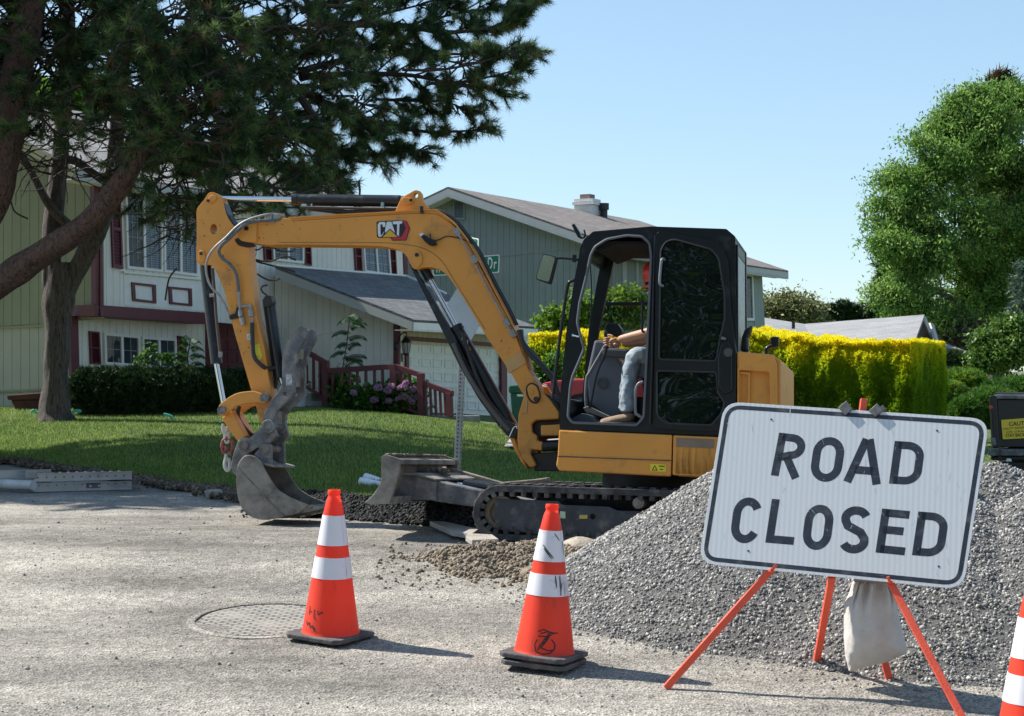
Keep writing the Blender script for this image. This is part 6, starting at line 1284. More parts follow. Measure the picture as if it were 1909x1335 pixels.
mb = MB(); mb.prism(DG.pts(rnd([(862, 521), (905, 588), (862, 662), (820, 590)], 5, 4)), DG.n*.004); mb.obj('diamond_sign_back', mat('bare_aluminium', (.36, .42, .50), .32, metal=.9, var=.2, vs=2), ps)
mb = MB()
for x, y in ((862, 548), (860, 630)): mb.cyl(DG.pt(x, y, -.012), DG.pt(x, y, 0), .012, 8)
mb.obj('bolt', M_GAL, ps)
GSN = Pl((-.12, .99, 0), P(868, 492, PD-.02)); M_GRN = mat('sign_green', (.0, .17, .095), .35, var=.05); M_SWH = mat('sign_white', (.68, .72, .70), .4)
q4 = [(805, 485), (931.5, 474.5), (930.5, 508.5), (807, 514.5)]
mb = MB(); mb.prism(GSN.pts(rnd(q4, 3, 3)), GSN.n*.004); nb_ = mb.obj('street_name_blade', M_SWH, ps)
mb = MB(); mb.prism(GSN.pts(rnd([(807, 487), (929.5, 476.5), (928.5, 506.8), (809, 512.5)], 3, 3), -.0015), GSN.n*.001); mb.obj('green_face', M_GRN, nb_)
def gtext(s_, q, off=-.003): mb = MB(); A_, B_, C_ = GSN.pts([q[0], q[1], q[2]], off); put_text(mb, s_, A_, B_-A_, C_-A_, .015); mb.obj('lettering', M_SWH, nb_)
gtext('D', [(909, 502), (918, 501.3), (909.5, 480)]); gtext('r', [(920.5, 501.2), (925.5, 500.8), (921, 488)]); gtext('W', [(811.5, 509.5), (822, 508.8), (811.3, 494)])
GS2 = Pl((.93, .36, 0), P(886, 458, PD)); mb = MB(); mb.prism(GS2.pts(rnd([(872, 441), (892, 445), (891.5, 473), (872, 468)], 2, 3)), GS2.n*.004); nb2 = mb.obj('street_name_blade', M_SWH, ps); mb = MB(); mb.prism(GS2.pts(rnd([(873, 443), (890.5, 446.5), (890, 471.5), (873, 467)], 2, 3), -.0015), GS2.n*.001); mb.obj('green_face', M_GRN, nb2)
# ============================================================ LADDER, PAPER ROLL, BIN, CAR, TRUCK
ldp = G(150, 912); M_ALU = mat('aluminium', (.42, .44, .46), .35, metal=.75, var=.1, vs=4, dirt=(.25, .24, .22), damt=.2)
ld = thing('extension_ladder', 'aluminium extension ladder lying on its side at the lawn edge', 'ladder', tuple(ldp))
def gz(px, py, h=0): p = G(px, py); return p+Vector((0, 0, h))
a0, a1 = G(62, 918), G(246, 913)
dx_ = (a1-a0); ln_ = dx_.normalized(); per_ = Vector((-ln_.y, ln_.x, 0)).normalized()
for h, o_ in ((.0, 0), (.115, .0), (.02, .42), (.13, .42)):
    mb = MB(); A_ = a0+per_*o_+Vector((0, 0, h+.005)); B_ = a1+per_*o_+Vector((0, 0, h+.005))
    if o_ > .1: A_ -= ln_*1.3; B_ -= ln_*.85
    mb.prism([A_, B_, B_+Vector((0, 0, .092)), A_+Vector((0, 0, .092))], per_*.008); mb.prism([A_, B_, B_-per_*.03, A_-per_*.03], (0, 0, .006)); mb.prism([A_+Vector((0, 0, .088)), B_+Vector((0, 0, .088)), B_-per_*.03+Vector((0, 0, .088)), A_-per_*.03+Vector((0, 0, .088))], (0, 0, .006)); mb.obj('rail', M_ALU, ld)
for i in range(11):
    for h in (.055, .185):
        c_ = a0+dx_*((i+.6)/11.5)+Vector((0, 0, h)); mb = MB(); mb.cyl(c_-per_*.012, c_+per_*.42, .016, 10); mb.obj('rung', M_ALU, ld)
mb = MB()
for i in range(11):
    for h in (.06, .175): c_ = a0+dx_*((i+.6)/11.5)+Vector((0, 0, h))-per_*.003; mb.box(c_, .040, .006, .016, (ln_*.5+Vector((0, 0, .87))).normalized(), per_, (ln_*-.87+Vector((0, 0, .5))).normalized())
mb.obj('rung_ends', mat('rung_dark', (.06, .06, .065), .6), ld, kind='stuff'); mb = MB()
lab = a0+dx_*.53-per_*.002+Vector((0, 0, .03)); mb.prism([lab, lab+ln_*.16, lab+ln_*.16+Vector((0, 0, .06)), lab+Vector((0, 0, .06))], -per_*.002); mb.obj('label_plate', mat('ladder_label', (.12, .11, .13), .6), ld)
mb = MB(); e_ = a1+Vector((0, 0, .03)); mb.box(e_+ln_*.05+Vector((0, 0, .0)), .10, .05, .05, ln_, per_); mb.box(e_+ln_*.03+Vector((0, 0, .05)), .05, .04, .08, ln_, per_); mb.obj('foot', M_STD, ld, bev=.01)
mb = MB(); f_ = a0-ln_*.02+Vector((0, 0, .20)); mb.box(f_, .12, .06, .10, ln_, per_); mb.obj('rail_cap', mat('plastic_cap', (.33, .31, .28), .6), ld, bev=.02)
for (x0, y0_, x1, y1_, lb) in ((-60, 893, 58, 893, 'upper pale plastic pipe lying behind the ladder at the left edge'), (-60, 906, 62, 912, 'lower pale plastic pipe lying against the ladder at the left edge')):
    A_ = G(x0, y0_+8); B_ = G(x1, y1_+8); mb = MB(); mb.cyl(A_+Vector((0, 0, .09)), B_+Vector((0, 0, .09)), .055, 18); mb.obj('plastic_pipe', mat('pale_pipe', (.52, .53, .52), .5, dirt=(.25, .24, .22), damt=.2), loc=tuple(A_), label=lb, cat='pipe')
# paper rolls on the lawn
for i, (a, b_, lb) in enumerate((((672, 897), (718, 906), 'white rolled paper plan on the lawn behind the blade, lower of the two rolls'), ((681, 889), (716, 900), 'white rolled paper plan on the lawn behind the blade, upper of the two rolls'))):
    A_ = G(a[0], a[1]+8); B_ = G(b_[0], b_[1]+8); A_ = P(a[0], a[1], A_.y); B_ = P(b_[0], b_[1]+1, A_.y-.15); mb = MB(); mb.tube([A_, A_+(B_-A_)*.5, B_], .045, 20); mb.cyl(A_-(B_-A_).normalized()*.004, A_, .030, 16); mb.obj('paper_roll', mat('paper', (.72, .75, .80), .8), loc=tuple(A_), label=lb, cat='paper')
# green bin
bnp = P(967, 785, 33); bn = thing('wheelie_bin', 'dark green wheeled bin beside the garage, behind the boom foot', 'bin', tuple(bnp)); BP = Pl((.1, .99, 0), bnp); mg = mat('bin_green', (.008, .085, .05), .45)
mb = MB(); mb.prism(BP.pts([(951, 732), (984, 732), (981, 800), (956, 800)]), BP.n*.55); mb.obj('body', mg, bn, bev=.03)
mb = MB(); mb.prism(BP.pts([(948, 719), (975, 717), (987, 720), (987, 732), (948, 733)], -.03), BP.n*.62); mb.obj('lid', mg, bn, bev=.03); mb = MB(); mb.prism(BP.pts([(964, 735), (977, 735), (977, 739), (964, 739)], -.012), BP.n*.01); mb.obj('label_plate', M_SWH, bn)
mb = MB(); mb.cyl(BP.pt(956, 800, .5), BP.pt(956, 800, .6), .10, 18); mb.cyl(BP.pt(980, 800, .5), BP.pt(980, 800, .6), .10, 18); mb.obj('wheel', M_RUB, bn)
# red pickup, seen between the boom foot and the cab
CP = Pl((.12, .99, 0), P(1060, 780, 27)); rc = thing('red_pickup', 'red pickup truck parked on the driveway, seen through the excavator cab', 'pickup truck', tuple(P(1100, 800, 27)))
M_RED = mat('car_red', (.42, .012, .03), .25, var=.03, coat=.8)
bod = [(1008, 722), (1012, 714), (1030, 710.5), (1060, 707), (1100, 706), (1118, 706), (1150, 672), (1230, 668), (1240, 704), (1330, 704), (1332, 770), (1300, 774), (1110, 778), (1014, 770), (1008, 750)]
cpp = [tuple(p) for p in rnd(bod, 6, 3)]
mb = MB(); mb.prism(CP.pts(cpp), CP.n*1.8); mb.obj('body', M_RED, rc, bev=.06)
for x in (1086, 1290):
    mb = MB(); c_ = CP.pt(x, 782, -.02); mb.cyl(c_, c_+CP.n*.25, .36, 32); wh = mb.obj('wheel', M_RUB, rc, bev=.03); mb = MB(); mb.cyl(c_-CP.n*.01, c_+CP.n*.02, .22, 24); mb.obj('rim', M_ALU, wh, bev=.01)
    mb = MB(); mb.ring(c_+CP.n*.004, CP.n, .36, .42, .04, 36); mb.obj('wheel_arch', M_BLK, rc)
mb = MB(); mb.prism(CP.pts(rnd([(1008.5, 729), (1010, 719), (1019, 716), (1022, 724), (1016, 731)], 2, 3), -.02), CP.n*.1); mb.obj('headlight', mat('lamp_glass', (.6, .62, .62), .1), rc, bev=.01)
mb = MB(); mb.prism(CP.pts([(1122, 703), (1153, 676), (1186, 675), (1186, 703)], -.008), CP.n*.01); mb.prism(CP.pts([(1190, 675), (1226, 674), (1234, 703), (1190, 703)], -.008), CP.n*.01); mb.obj('side_window', M_DGL, rc)
mb = MB(); mb.prism(CP.pts([(1006, 752), (1040, 754), (1040, 764), (1006, 762)], -.04), CP.n*1.9); mb.obj('bumper', M_CHR, rc, bev=.02)
V = []; F = []
for i in range(21):
    for j in range(13):
        p_ = (940+(480)*j/12)*(1-i/20)+(1000+440*j/12)*(i/20); y = 25.5-1.5*j/12+(i/20)*13; x = (p_-CX)/FL*y; V.append((x, y, zg(x, y)+.05))
for i in range(20):
    for j in range(12): a = i*13+j; F.append((a, a+1, a+14, a+13))
rawobj('driveway', V, F, M_CONC, kind='structure')
# dump truck tail, right edge
TP = Pl((.10, .995, 0), P(1860, 860, 21)); tk = thing('dump_trailer', 'black dump trailer tailgate with yellow caution sign at the right edge', 'trailer', tuple(P(2000, 890, 22)))
M_TKB = mat('truck_black', (.008, .010, .013), .35, var=.2, vs=3, dirt=(.05, .045, .04), damt=.15)
tq = lambda q, o_, th_, nm, m=M_TKB, bev=.012: (lambda mb: (mb.prism(TP.pts(q, o_), TP.n*th_), mb.obj(nm, m, tk, bev=bev))[1])(MB())
tq([(1858, 744), (2180, 747), (2180, 836), (1862, 834)], .02, .06, 'tailgate'); tq([(1847, 738), (1858, 737), (1864, 836), (1852, 836)], -.02, .14, 'bed_post'); tq([(2180, 737), (2192, 738), (2190, 836), (2178, 836)], -.02, .14, 'bed_post')
tq([(1856, 736), (2186, 738), (2186, 746), (1858, 744)], -.03, .10, 'top_rail', M_STD)
tq([(1857, 731), (2180, 733), (2180, 738), (1860, 738)], .12, .03, 'side_board', mat('board_brown', (.22, .17, .14), .8)); 
BV = Vector((.5, .866, 0)); bb_ = MB(); bb_.prism(TP.pts([(1860, 742), (2188, 744), (2186, 834), (1864, 834)], .10), BV*3.2); bb_.obj('bed', M_TKB, tk, bev=.01); tq([(1846, 838), (2200, 838), (2200, 850), (1846, 850)], -.15, .14, 'bumper', M_STD); tq([(1849, 850), (2190, 850), (2190, 860), (1850, 858)], -.05, .10, 'bumper_beam'); tq([(1853, 860), (2180, 862), (2180, 900), (1856, 900)], .1, .05, 'mud_flap')
bb_ = MB(); bb_.prism(TP.pts([(1870, 836), (2170, 836), (2170, 848), (1870, 848)], .1), BV*4.5); bb_.obj('chassis', M_TKB, tk)
for x in (1885, 2150):
    mb = MB(); c_ = TP.pt(x-16, 872, 1.0); mb.cyl(c_+TP.e*0, c_+TP.e*.28, .40, 30); mb.obj('wheel', M_RUB, tk, bev=.03)
    mb = MB(); c_ = TP.pt(x-16, 872, 1.0)+BV*1.0; mb.cyl(c_+TP.e*0, c_+TP.e*.28, .40, 30); mb.obj('wheel', M_RUB, tk, bev=.03)
mb = MB(); xx_ = TP.pt(1848, 759, -.05); mb.cyl(xx_, xx_+TP.n*.03, .022, 12); mb.obj('marker_light', mat('red_lens', (.6, .01, .03), .25), tk)
cs_ = tq([(1866.5, 783), (2010, 772), (2010, 812), (1869.5, 819)], -.004, .004, 'caution_sign', mat('caution_yellow', (.78, .56, .04), .5, var=.05), 0)
def ttext(s_, A, B, C, bold=.0):
    mb = MB(); A_, B_, C_ = TP.pts([A, B, C], -.007); put_text(mb, s_, A_, B_-A_, C_-A_, bold); mb.obj('lettering', M_GRS, cs_)
ttext('CAUTION', (1881, 794.5), (1929, 791.5), (1881, 786.5), .01); ttext('NOT RESPONSIBLE FOR BROKEN', (1871, 801.5), (1995, 793), (1871, 797.8)); ttext('OR CRACKED WINDSHIELDS', (1876, 807.5), (1990, 800), (1876, 804)); ttext('STAY BACK', (1875, 815.5), (1911, 813.2), (1875, 809), .01)
for z0 in range(16): 
    if z0 == 0: mb = MB()
    p_ = TP.pt(1864.5, 822+z0*4.4, -.17); mb.ring(p_, TP.n if z0 % 2 else TP.e, .008, .015, .006, 10)
mb.obj('safety_chain', mat('chain_rust', (.09, .07, .06), .6, metal=.5), tk)
tq([(1848, 818), (1856, 816), (1858, 830), (1850, 832)], -.08, .06, 'latch', M_STD); tq([(1877, 855), (1885, 855), (1887, 861), (1875, 861)], -.16, .02, 'reflector', M_SWH)
# ============================================================ VEGETATION
def needles(C, Dr, n, L, wd, spread=1.0, jit=.3):
    """tufts: C centres (m,3), Dr tuft directions (m,3); n needles each, one thin triangle per needle"""
    C = np.asarray(C); Dr = np.asarray(Dr); m = len(C); Ls = np.asarray(L) if np.ndim(L) else np.full(m, L)
    v = rng.normal(size=(m, n, 3)); v /= np.linalg.norm(v, axis=2)[..., None]
    d = Dr[:, None, :]*rng.uniform(.25, 1.2, (m, n, 1))+v*spread; d /= np.linalg.norm(d, axis=2)[..., None]
    ln = Ls[:, None, None]*rng.uniform(1-jit, 1+jit*.5, (m, n, 1)); st = C[:, None, :]-Dr[:, None, :]*rng.uniform(0, 1, (m, n, 1))*Ls[:, None, None]*.7
    tip = st+d*ln; tip[..., 2] -= ln[..., 0]*.06
    s = np.cross(d, rng.normal(size=(m, n, 3))); s /= np.linalg.norm(s, axis=2)[..., None]; s *= wd/2
    V = np.stack([st-s, st+s, tip], 2).reshape(-1, 3); F = np.arange(len(V)).reshape(-1, 3)
    t = np.repeat(np.clip(rng.uniform(0, 1, m)[:, None]+rng.normal(0, .10, (m, n)), 0, 1).ravel(), 3); return V, F, t
def leaves(C, size, aspect=.5, up=0, tone=None, hang=None):
    C = np.asarray(C); n = len(C); sz = (np.asarray(size) if np.ndim(size) else np.full(n, size))*rng.uniform(.7, 1.3, n)
    a = rng.normal(size=(n, 3)); a[:, 2] += (hang or 0); a /= np.linalg.norm(a, axis=1)[:, None]
    b = rng.normal(size=(n, 3)); b[:, 2] *= (1-up) ; b = np.cross(a, b); b /= np.linalg.norm(b, axis=1)[:, None]
    c = np.cross(a, b)
    A = C-a*sz[:, None]*.5; T = C+a*sz[:, None]*.5; Lf = C+b*(sz*aspect*.5)[:, None]+c*(sz*.08)[:, None]; Rt = C-b*(sz*aspect*.5)[:, None]+c*(sz*.08)[:, None]
    V = np.stack([A, Lf, T, Rt], 1).reshape(-1, 3); F = np.arange(4*n).reshape(-1, 4)
    return V, F, np.repeat(rng.uniform(0, 1, n) if tone is None else tone, 4)
def inpoly(x, y, q):
    c = False; n = len(q)
    for i in range(n):
        x0, y0 = q[i]; x1, y1 = q[i-1]
        if (y0 > y) != (y1 > y) and x < (x1-x0)*(y-y0)/(y1-y0)+x0: c = not c
    return c
def barkmat(name, a, b_, bmp=1.0, sc_=(13, 13, 1.6)):
    m, nt, b = newmat(name); v = vecs(nt, 'Object', sc_); n1 = noise(nt, v, 1.0, 8, .7, 1.2); n2_ = noise(nt, v, 1.9, 5, .6, 2.0)
    c = mixc(nt, ramp(nt, n1, (.3, 0.), (.7, 1.)), a, b_); c = mixc(nt, ramp(nt, n2_, (.38, .85), (.5, 0.)), c, tuple(x*.3 for x in a)); nt.links.new(c, b.inputs['Base Color']); b.inputs['Roughness'].default_value = .95
    h = mixc(nt, .6, n1, n2_); setbump(nt, b, h, bmp, .06); return m
M_BARK = barkmat('pine_bark', (.07, .058, .052), (.17, .14, .125)); M_BARKR = barkmat('red_pine_bark', (.085, .05, .038), (.19, .115, .085), sc_=(9, 9, 4))
M_TWIG = mat('twig', (.05, .038, .03), .9, var=.3)
M_NEED = leafmat('pine_needles', (.012, .035, .016), (.055, .12, .045), (.22, .31, .09), rough=.4, trans=.4, ns=.8)
M_DEAD = leafmat('dead_needles', (.06, .035, .02), (.13, .075, .04), (.22, .14, .08), trans=.2)
def ntrunk(name, pts, m, parent, amp=.12, n=28):
    """bark-covered limb: points are (px, py, D, r_px)"""
    P3 = cat([tuple(P(a, b_, d))+(r*d/FL,) for a, b_, d, r in pts], 8) if False else None
    c4 = cat([Vector(tuple(P(a, b_, d))+(r*d/FL,)) for a, b_, d, r in pts], 8)
    vs = []; m_ = len(c4)
    for i, q in enumerate(c4):
        p = Vector(q[:3]); d_ = (Vector(c4[min(i+1, m_-1)][:3])-Vector(c4[max(i-1, 0)][:3])).normalized(); x = d_.cross(Vector((0, 1, 0))).normalized(); y = d_.cross(x)
        for j in range(n):
            t = 2*math.pi*j/n; w_ = mn.noise(Vector((math.cos(t)*2.2, math.sin(t)*2.2, i*.13)))*amp+mn.noise(Vector((math.cos(t)*7, math.sin(t)*7, i*.12)))*amp*.5+mn.noise(p*2)*amp*.5
            vs.append(p+(x*math.cos(t)+y*math.sin(t))*q[3]*(1+w_))
    fs = [(i*n+j, i*n+(j+1) % n, (i+1)*n+(j+1) % n, (i+1)*n+j) for i in range(m_-1) for j in range(n)]
    mb = MB(); mb.add(vs, fs); mb.sm = True; return mb.obj(name, m, parent, ang=180)
tA = thing('pine_tree', 'big dark pine with forked grey trunk on the lawn left of the white house windows', 'pine tree', tuple(P(103, 782, 30)))
tB = thing('pine_tree', 'nearer pine whose thick reddish limb leans in from the left edge', 'pine tree', tuple(P(-300, 860, 22.5)))
ntrunk('trunk', [(106, 800, 30, 46), (105, 783, 30, 36), (104, 765, 30, 28), (104, 720, 30, 23), (106, 660, 30, 23), (108, 600, 30, 25), (110, 560, 30, 28), (112, 520, 30, 28), (112, 490, 30, 24)], M_BARK, tA, .16)
ntrunk('limb', [(100, 545, 30, 18), (96, 510, 30, 17), (98, 450, 30, 17), (104, 370, 30, 17), (110, 310, 30, 16), (117, 220, 30, 14), (124, 100, 30, 15), (128, -60, 30, 12), (130, -260, 30, 8)], M_BARK, tA, .16)
ntrunk('limb', [(122, 545, 30, 19), (142, 505, 30, 19), (165, 465, 29.9, 18), (190, 410, 29.8, 17), (207, 350, 29.8, 17), (215, 290, 29.8, 15), (222, 200, 29.8, 13), (232, 80, 29.8, 13), (240, -80, 29.8, 10), (245, -260, 29.8, 7)], M_BARK, tA, .16)
ntrunk('limb', [(135, 425, 29.9, 9), (90, 380, 29.7, 8), (40, 290, 29.6, 6), (0, 270, 29.5, 5)], M_BARK, tA)
ntrunk('limb', [(102, 300, 29.9, 8), (140, 300, 29.8, 8), (185, 330, 29.6, 7), (230, 345, 29.4, 5)], M_TWIG, tA)
ntrunk('trunk', [(-310, 900, 22.5, 60), (-280, 840, 22.5, 48), (-210, 720, 22.2, 42), (-130, 620, 22, 38), (-70, 565, 21.8, 36)], M_BARKR, tB, .16)
ntrunk('limb', [(-110, 600, 21.9, 28), (-40, 555, 21.7, 27), (20, 515, 21.5, 26), (70, 480, 21.3, 24), (130, 440, 21, 23), (185, 395, 20.8, 22), (225, 345, 20.6, 20), (252, 300, 20.5, 18), (262, 278, 20.4, 15), (272, 250, 20.4, 13), (285, 215, 20.6, 8)], M_BARKR, tB, .18)
ntrunk('limb', [(-170, 660, 22, 36), (-90, 480, 21.8, 36), (-20, 380, 21.6, 36), (2, 300, 21.5, 32), (16, 240, 21.5, 31), (30, 150, 21.5, 28), (50, 60, 21.6, 26), (70, -40, 21.8, 22), (90, -250, 22, 14)], M_BARKR, tB, .18)
POLY = [(-160, -60), (500, -60), (760, -30), (968, -30), (972, 20), (995, 60), (995, 100), (955, 120), (960, 150), (930, 180), (890, 190), (865, 205), (800, 200), (700, 215), (620, 250), (628, 320), (616, 352), (560, 366), (500, 360), (455, 385), (420, 366), (360, 372), (340, 395), (300, 375), (262, 345), (268, 290), (215, 215), (150, 225), (120, 190), (80, 235), (50, 210), (-20, 240), (-160, 300)]
class Crown:
    def __init__(s): s.C = []; s.D = []; s.tw = MB()
CA, CB = Crown(), Crown()
def pick(D): return CB if D < 24.6 else CA
def spray(px, py, D, dirv, L, cr, dens=1.0, depth=0):
    """a side branch: a crooked twig with needle tufts along its outer part"""
    p = P(px, py, D); d = Vector(dirv).normalized(); n = max(3, int(L/.16)); path = [p]; 
    for i in range(n): d = (d+Vector((random.gauss(0, .16), random.gauss(0, .16), random.gauss(-.02, .13)))).normalized(); p = p+d*L/n; path.append(p)
    cr.tw.tube(path, [.014*(1-i/(n+1))+.004 for i in range(n+1)] if L < 1.5 else [.03*(1-i/(n+1))+.006 for i in range(n+1)], 5, False)
    for i, q in enumerate(path):
        if i/n > .35:
            for _ in range(2 if random.random() < dens else 1):
                dd2 = (d*1.1+Vector((random.gauss(0, .5), random.gauss(0, .5), random.gauss(.15, .4)))).normalized(); cr.C.append(tuple(q+dd2*random.uniform(0, .14))); cr.D.append(tuple(dd2))
    if depth > 0:
        for i in range(1, n+1):
            if random.random() < .75:
                sd_ = (d+Vector((random.gauss(0, .6), random.gauss(0, .6), random.gauss(.1, .55)))).normalized(); q = path[i]
                sub_(q, sd_, L*random.uniform(.22, .5), cr, depth-1)
def sub_(q, d, L, cr, depth):
    D = q.y; spray(CX+FL*q.x/D, HY-(q.z-CH)*FL/D, D, d, L, cr, 1, depth)
random.seed(21)
BR = [[(578, 42), (650, 45), (752, 48), (830, 60), (920, 50), (972, 22)], [(560, 135), (584, 126), (641, 111), (695, 90), (740, 78), (830, 99), (890, 99), (985, 88)], [(560, 145), (590, 141), (680, 138), (770, 141), (860, 160), (930, 168)], [(600, 190), (674, 219), (728, 234), (800, 246), (885, 243)], [(600, 200), (659, 222), (700, 250), (735, 276), (785, 282)], [(800, 156), (880, 150), (958, 132)], [(700, 185), (760, 188), (830, 190), (868, 205)], [(760, 60), (830, 30), (900, 18), (965, 2)], [(560, 20), (640, 0), (720, -15), (800, -30)], [(560, 90), (640, 80), (760, 95), (860, 120)], [(560, 180), (600, 240), (640, 290), (660, 300)], [(560, 170), (620, 200), (670, 250), (700, 292)],
      [(420, 60), (520, 50), (600, 60), (700, 30), (780, 10)], [(400, 150), (480, 130), (560, 128), (640, 118)], [(750, 130), (820, 130), (900, 115), (940, 100)], [(480, 300), (540, 320), (590, 335), (620, 340)], [(500, 240), (560, 260), (610, 290), (625, 315)]]
for bi, br_ in enumerate(BR):
    D = random.uniform(23, 27); cr = pick(D); pp = [P(a, b_, D+i*.12) for i, (a, b_) in enumerate(br_)]; path = cat(pp, 5); n = len(path)
    r0_ = .055 if br_[0][0] < 620 else .015
    cr.tw.tube(path, [r0_*(1-i/n)+.009 for i in range(n)], 7, False)
    for i in range(int(n*.18), n):
        for _ in range(2 if bi < 8 else 1):
            d = (path[min(i+1, n-1)]-path[i-1]).normalized(); sd_ = (d*.8+Vector((random.gauss(0, .35), random.gauss(0, .8), random.choice((-1, 1))*random.uniform(.1, .8)))).normalized()
            if random.random() < .15: continue
            q = path[i]; L = random.uniform(.2, .6)*(1-.35*i/n)
            e_ = q+sd_*L; ex_, ey_ = CX+FL*e_.x/e_.y, HY-(e_.z-CH)*FL/e_.y
            if not inpoly(ex_, ey_, POLY) and ex_ > 600: L *= .45
            sub_(q, sd_, L, cr, 1)
    for _ in range(4): sub_(path[-1], (path[-1]-path[-3]).normalized()+Vector((random.gauss(0, .3), random.gauss(0, .4), random.gauss(0, .35))), .32, cr, 0)
for _ in range(150):   # foliage in front of the leaning limb's end
    x = random.uniform(225, 420); y = random.uniform(20, 300)
    if y > 250 and x < 262: continue
    spray(x, y, random.uniform(19.4, 20.1), Vector((random.gauss(.3, .7), random.gauss(0, .6), random.gauss(0, .4))), random.uniform(.3, .6), CB, 1, 1)
# dense inner crown: many short sprays in the traced extent, at real depths
def holes(x, y):  # gaps: more sky towards the right
    v = mn.noise(Vector((x*.013, y*.016, 3)))+.5*mn.noise(Vector((x*.04, y*.04, 7)))
    lim = .14 if x < 420 else (.02 if x < 560 else -.12)
    if 90 < x < 260 and 120 < y < 330: lim = -.05
    return v > lim
k_ = 0
while k_ < 1000:
    x = random.uniform(-160, 660); y = random.uniform(-60, 385)
    if not inpoly(x, y, POLY) or holes(x, y): continue
    if x > 560 and random.random() < .5: continue
    D = random.uniform(20.5, 28.5); cr = pick(D); k_ += 1
    a = random.uniform(-.9, 1.1); d = Vector((random.gauss(.5 if x > 300 else 0, .7), random.gauss(0, .7), random.gauss(-.05, .45)))
    spray(x, y, D, d, random.uniform(.35, .8), cr, 1, 1)
# crown above the frame (casts the lawn's shade)
k_ = 0
while k_ < 760:
    x = random.uniform(-900, 560); y = random.uniform(-620, -60); D = random.uniform(21.5, 27)
    if mn.noise(Vector((x*.008, D*.6, y*.005))) > .05: continue
    k_ += 1; spray(x, y, D, Vector((random.gauss(0, 1), random.gauss(0, 1), random.gauss(0, .4))), random.uniform(.8, 1.6), pick(D), 1, 1)
k_ = 0
while k_ < 480:
    x = random.uniform(-900, -165); y = random.uniform(-60, 330); D = random.uniform(21, 27)
    if mn.noise(Vector((x*.008, D*.6, y*.005))) > .02: continue
    k_ += 1; spray(x, y, D, Vector((random.gauss(0, 1), random.gauss(0, 1), random.gauss(0, .4))), random.uniform(.7, 1.4), pick(D), 1, 1)
for cr, t, nn in ((CA, tA, 36), (CB, tB, 36)):
    C = np.array(cr.C); Dr = np.array(cr.D); 
    pxs = CX+FL*C[:, 0]/C[:, 1]; pys = HY-(C[:, 2]-CH)*FL/C[:, 1]; vis = (pys > -50) & (pxs > -60); gap = np.array([vv_ and mn.noise(Vector((x_*.017, y_*.02, 11)))+.6*mn.noise(Vector((x_*.05, y_*.06, 17))) > (.22 if x_ < 420 else .26) for x_, y_, vv_ in zip(pxs, pys, vis)]); C, Dr, vis = C[~gap], Dr[~gap], vis[~gap]
    print('tufts', len(C), vis.sum())
    V, F, tn = needles(C[vis], Dr[vis], nn, .15, .008, .72); nb_ = (rng.random(int(vis.sum())) < .10).repeat(nn); F2 = F.reshape(-1, 3); rawobj('crown', V, F2[~nb_], M_NEED, t, tone=tn); V2 = V.reshape(-1, 3, 3)[nb_].reshape(-1, 3); rawobj('dead_needles', V2, np.arange(len(V2)).reshape(-1, 3), M_DEAD, t, tone=tn.reshape(-1, 3)[nb_].ravel())
    if (~vis).sum(): V, F, tn = needles(C[~vis], Dr[~vis], 12, .26, .055, .9); rawobj('upper_crown', V, F, M_NEED, t, tone=tn)
    cr.tw.obj('twigs', M_TWIG, t, fix=False)
# bare dead twigs under the crown
mb = MB(); random.seed(9)
for i in range(190):
    x = random.choice([random.uniform(40, 260), random.uniform(300, 450)]); y = random.uniform(220, 330) if x < 260 else random.uniform(360, 440); D = random.uniform(26, 29.5); p = P(x, y, D); d = Vector((random.gauss(0, .8), random.gauss(0, .5), random.gauss(-.15, .5))).normalized(); path = [p]
    for j in range(7): d = (d+Vector((random.gauss(0, .2), random.gauss(0, .2), random.gauss(-.02, .2)))).normalized(); p = p+d*.13; path.append(p)
    mb.tube(path, [.012*(1-j/9)+.002 for j in range(8)], 4, False)
for br_ in ([(470, 402), (500, 420), (540, 428), (580, 410)], [(462, 480), (500, 488), (530, 478), (552, 485)], [(465, 484), (510, 496), (530, 500), (550, 507)], [(478, 510), (495, 520), (510, 523), (522, 519)], [(500, 455), (520, 467), (545, 468), (551, 457)], [(0, 352), (18, 372), (28, 395), (52, 408)], [(470, 463), (480, 466), (492, 458)], [(330, 500), (315, 520), (308, 560)]):
    mb.tube(cat([P(a, b_, 29) for a, b_ in br_], 5), .016, 5, False)
mb.obj('dead_twigs', M_TWIG, tA, fix=False)
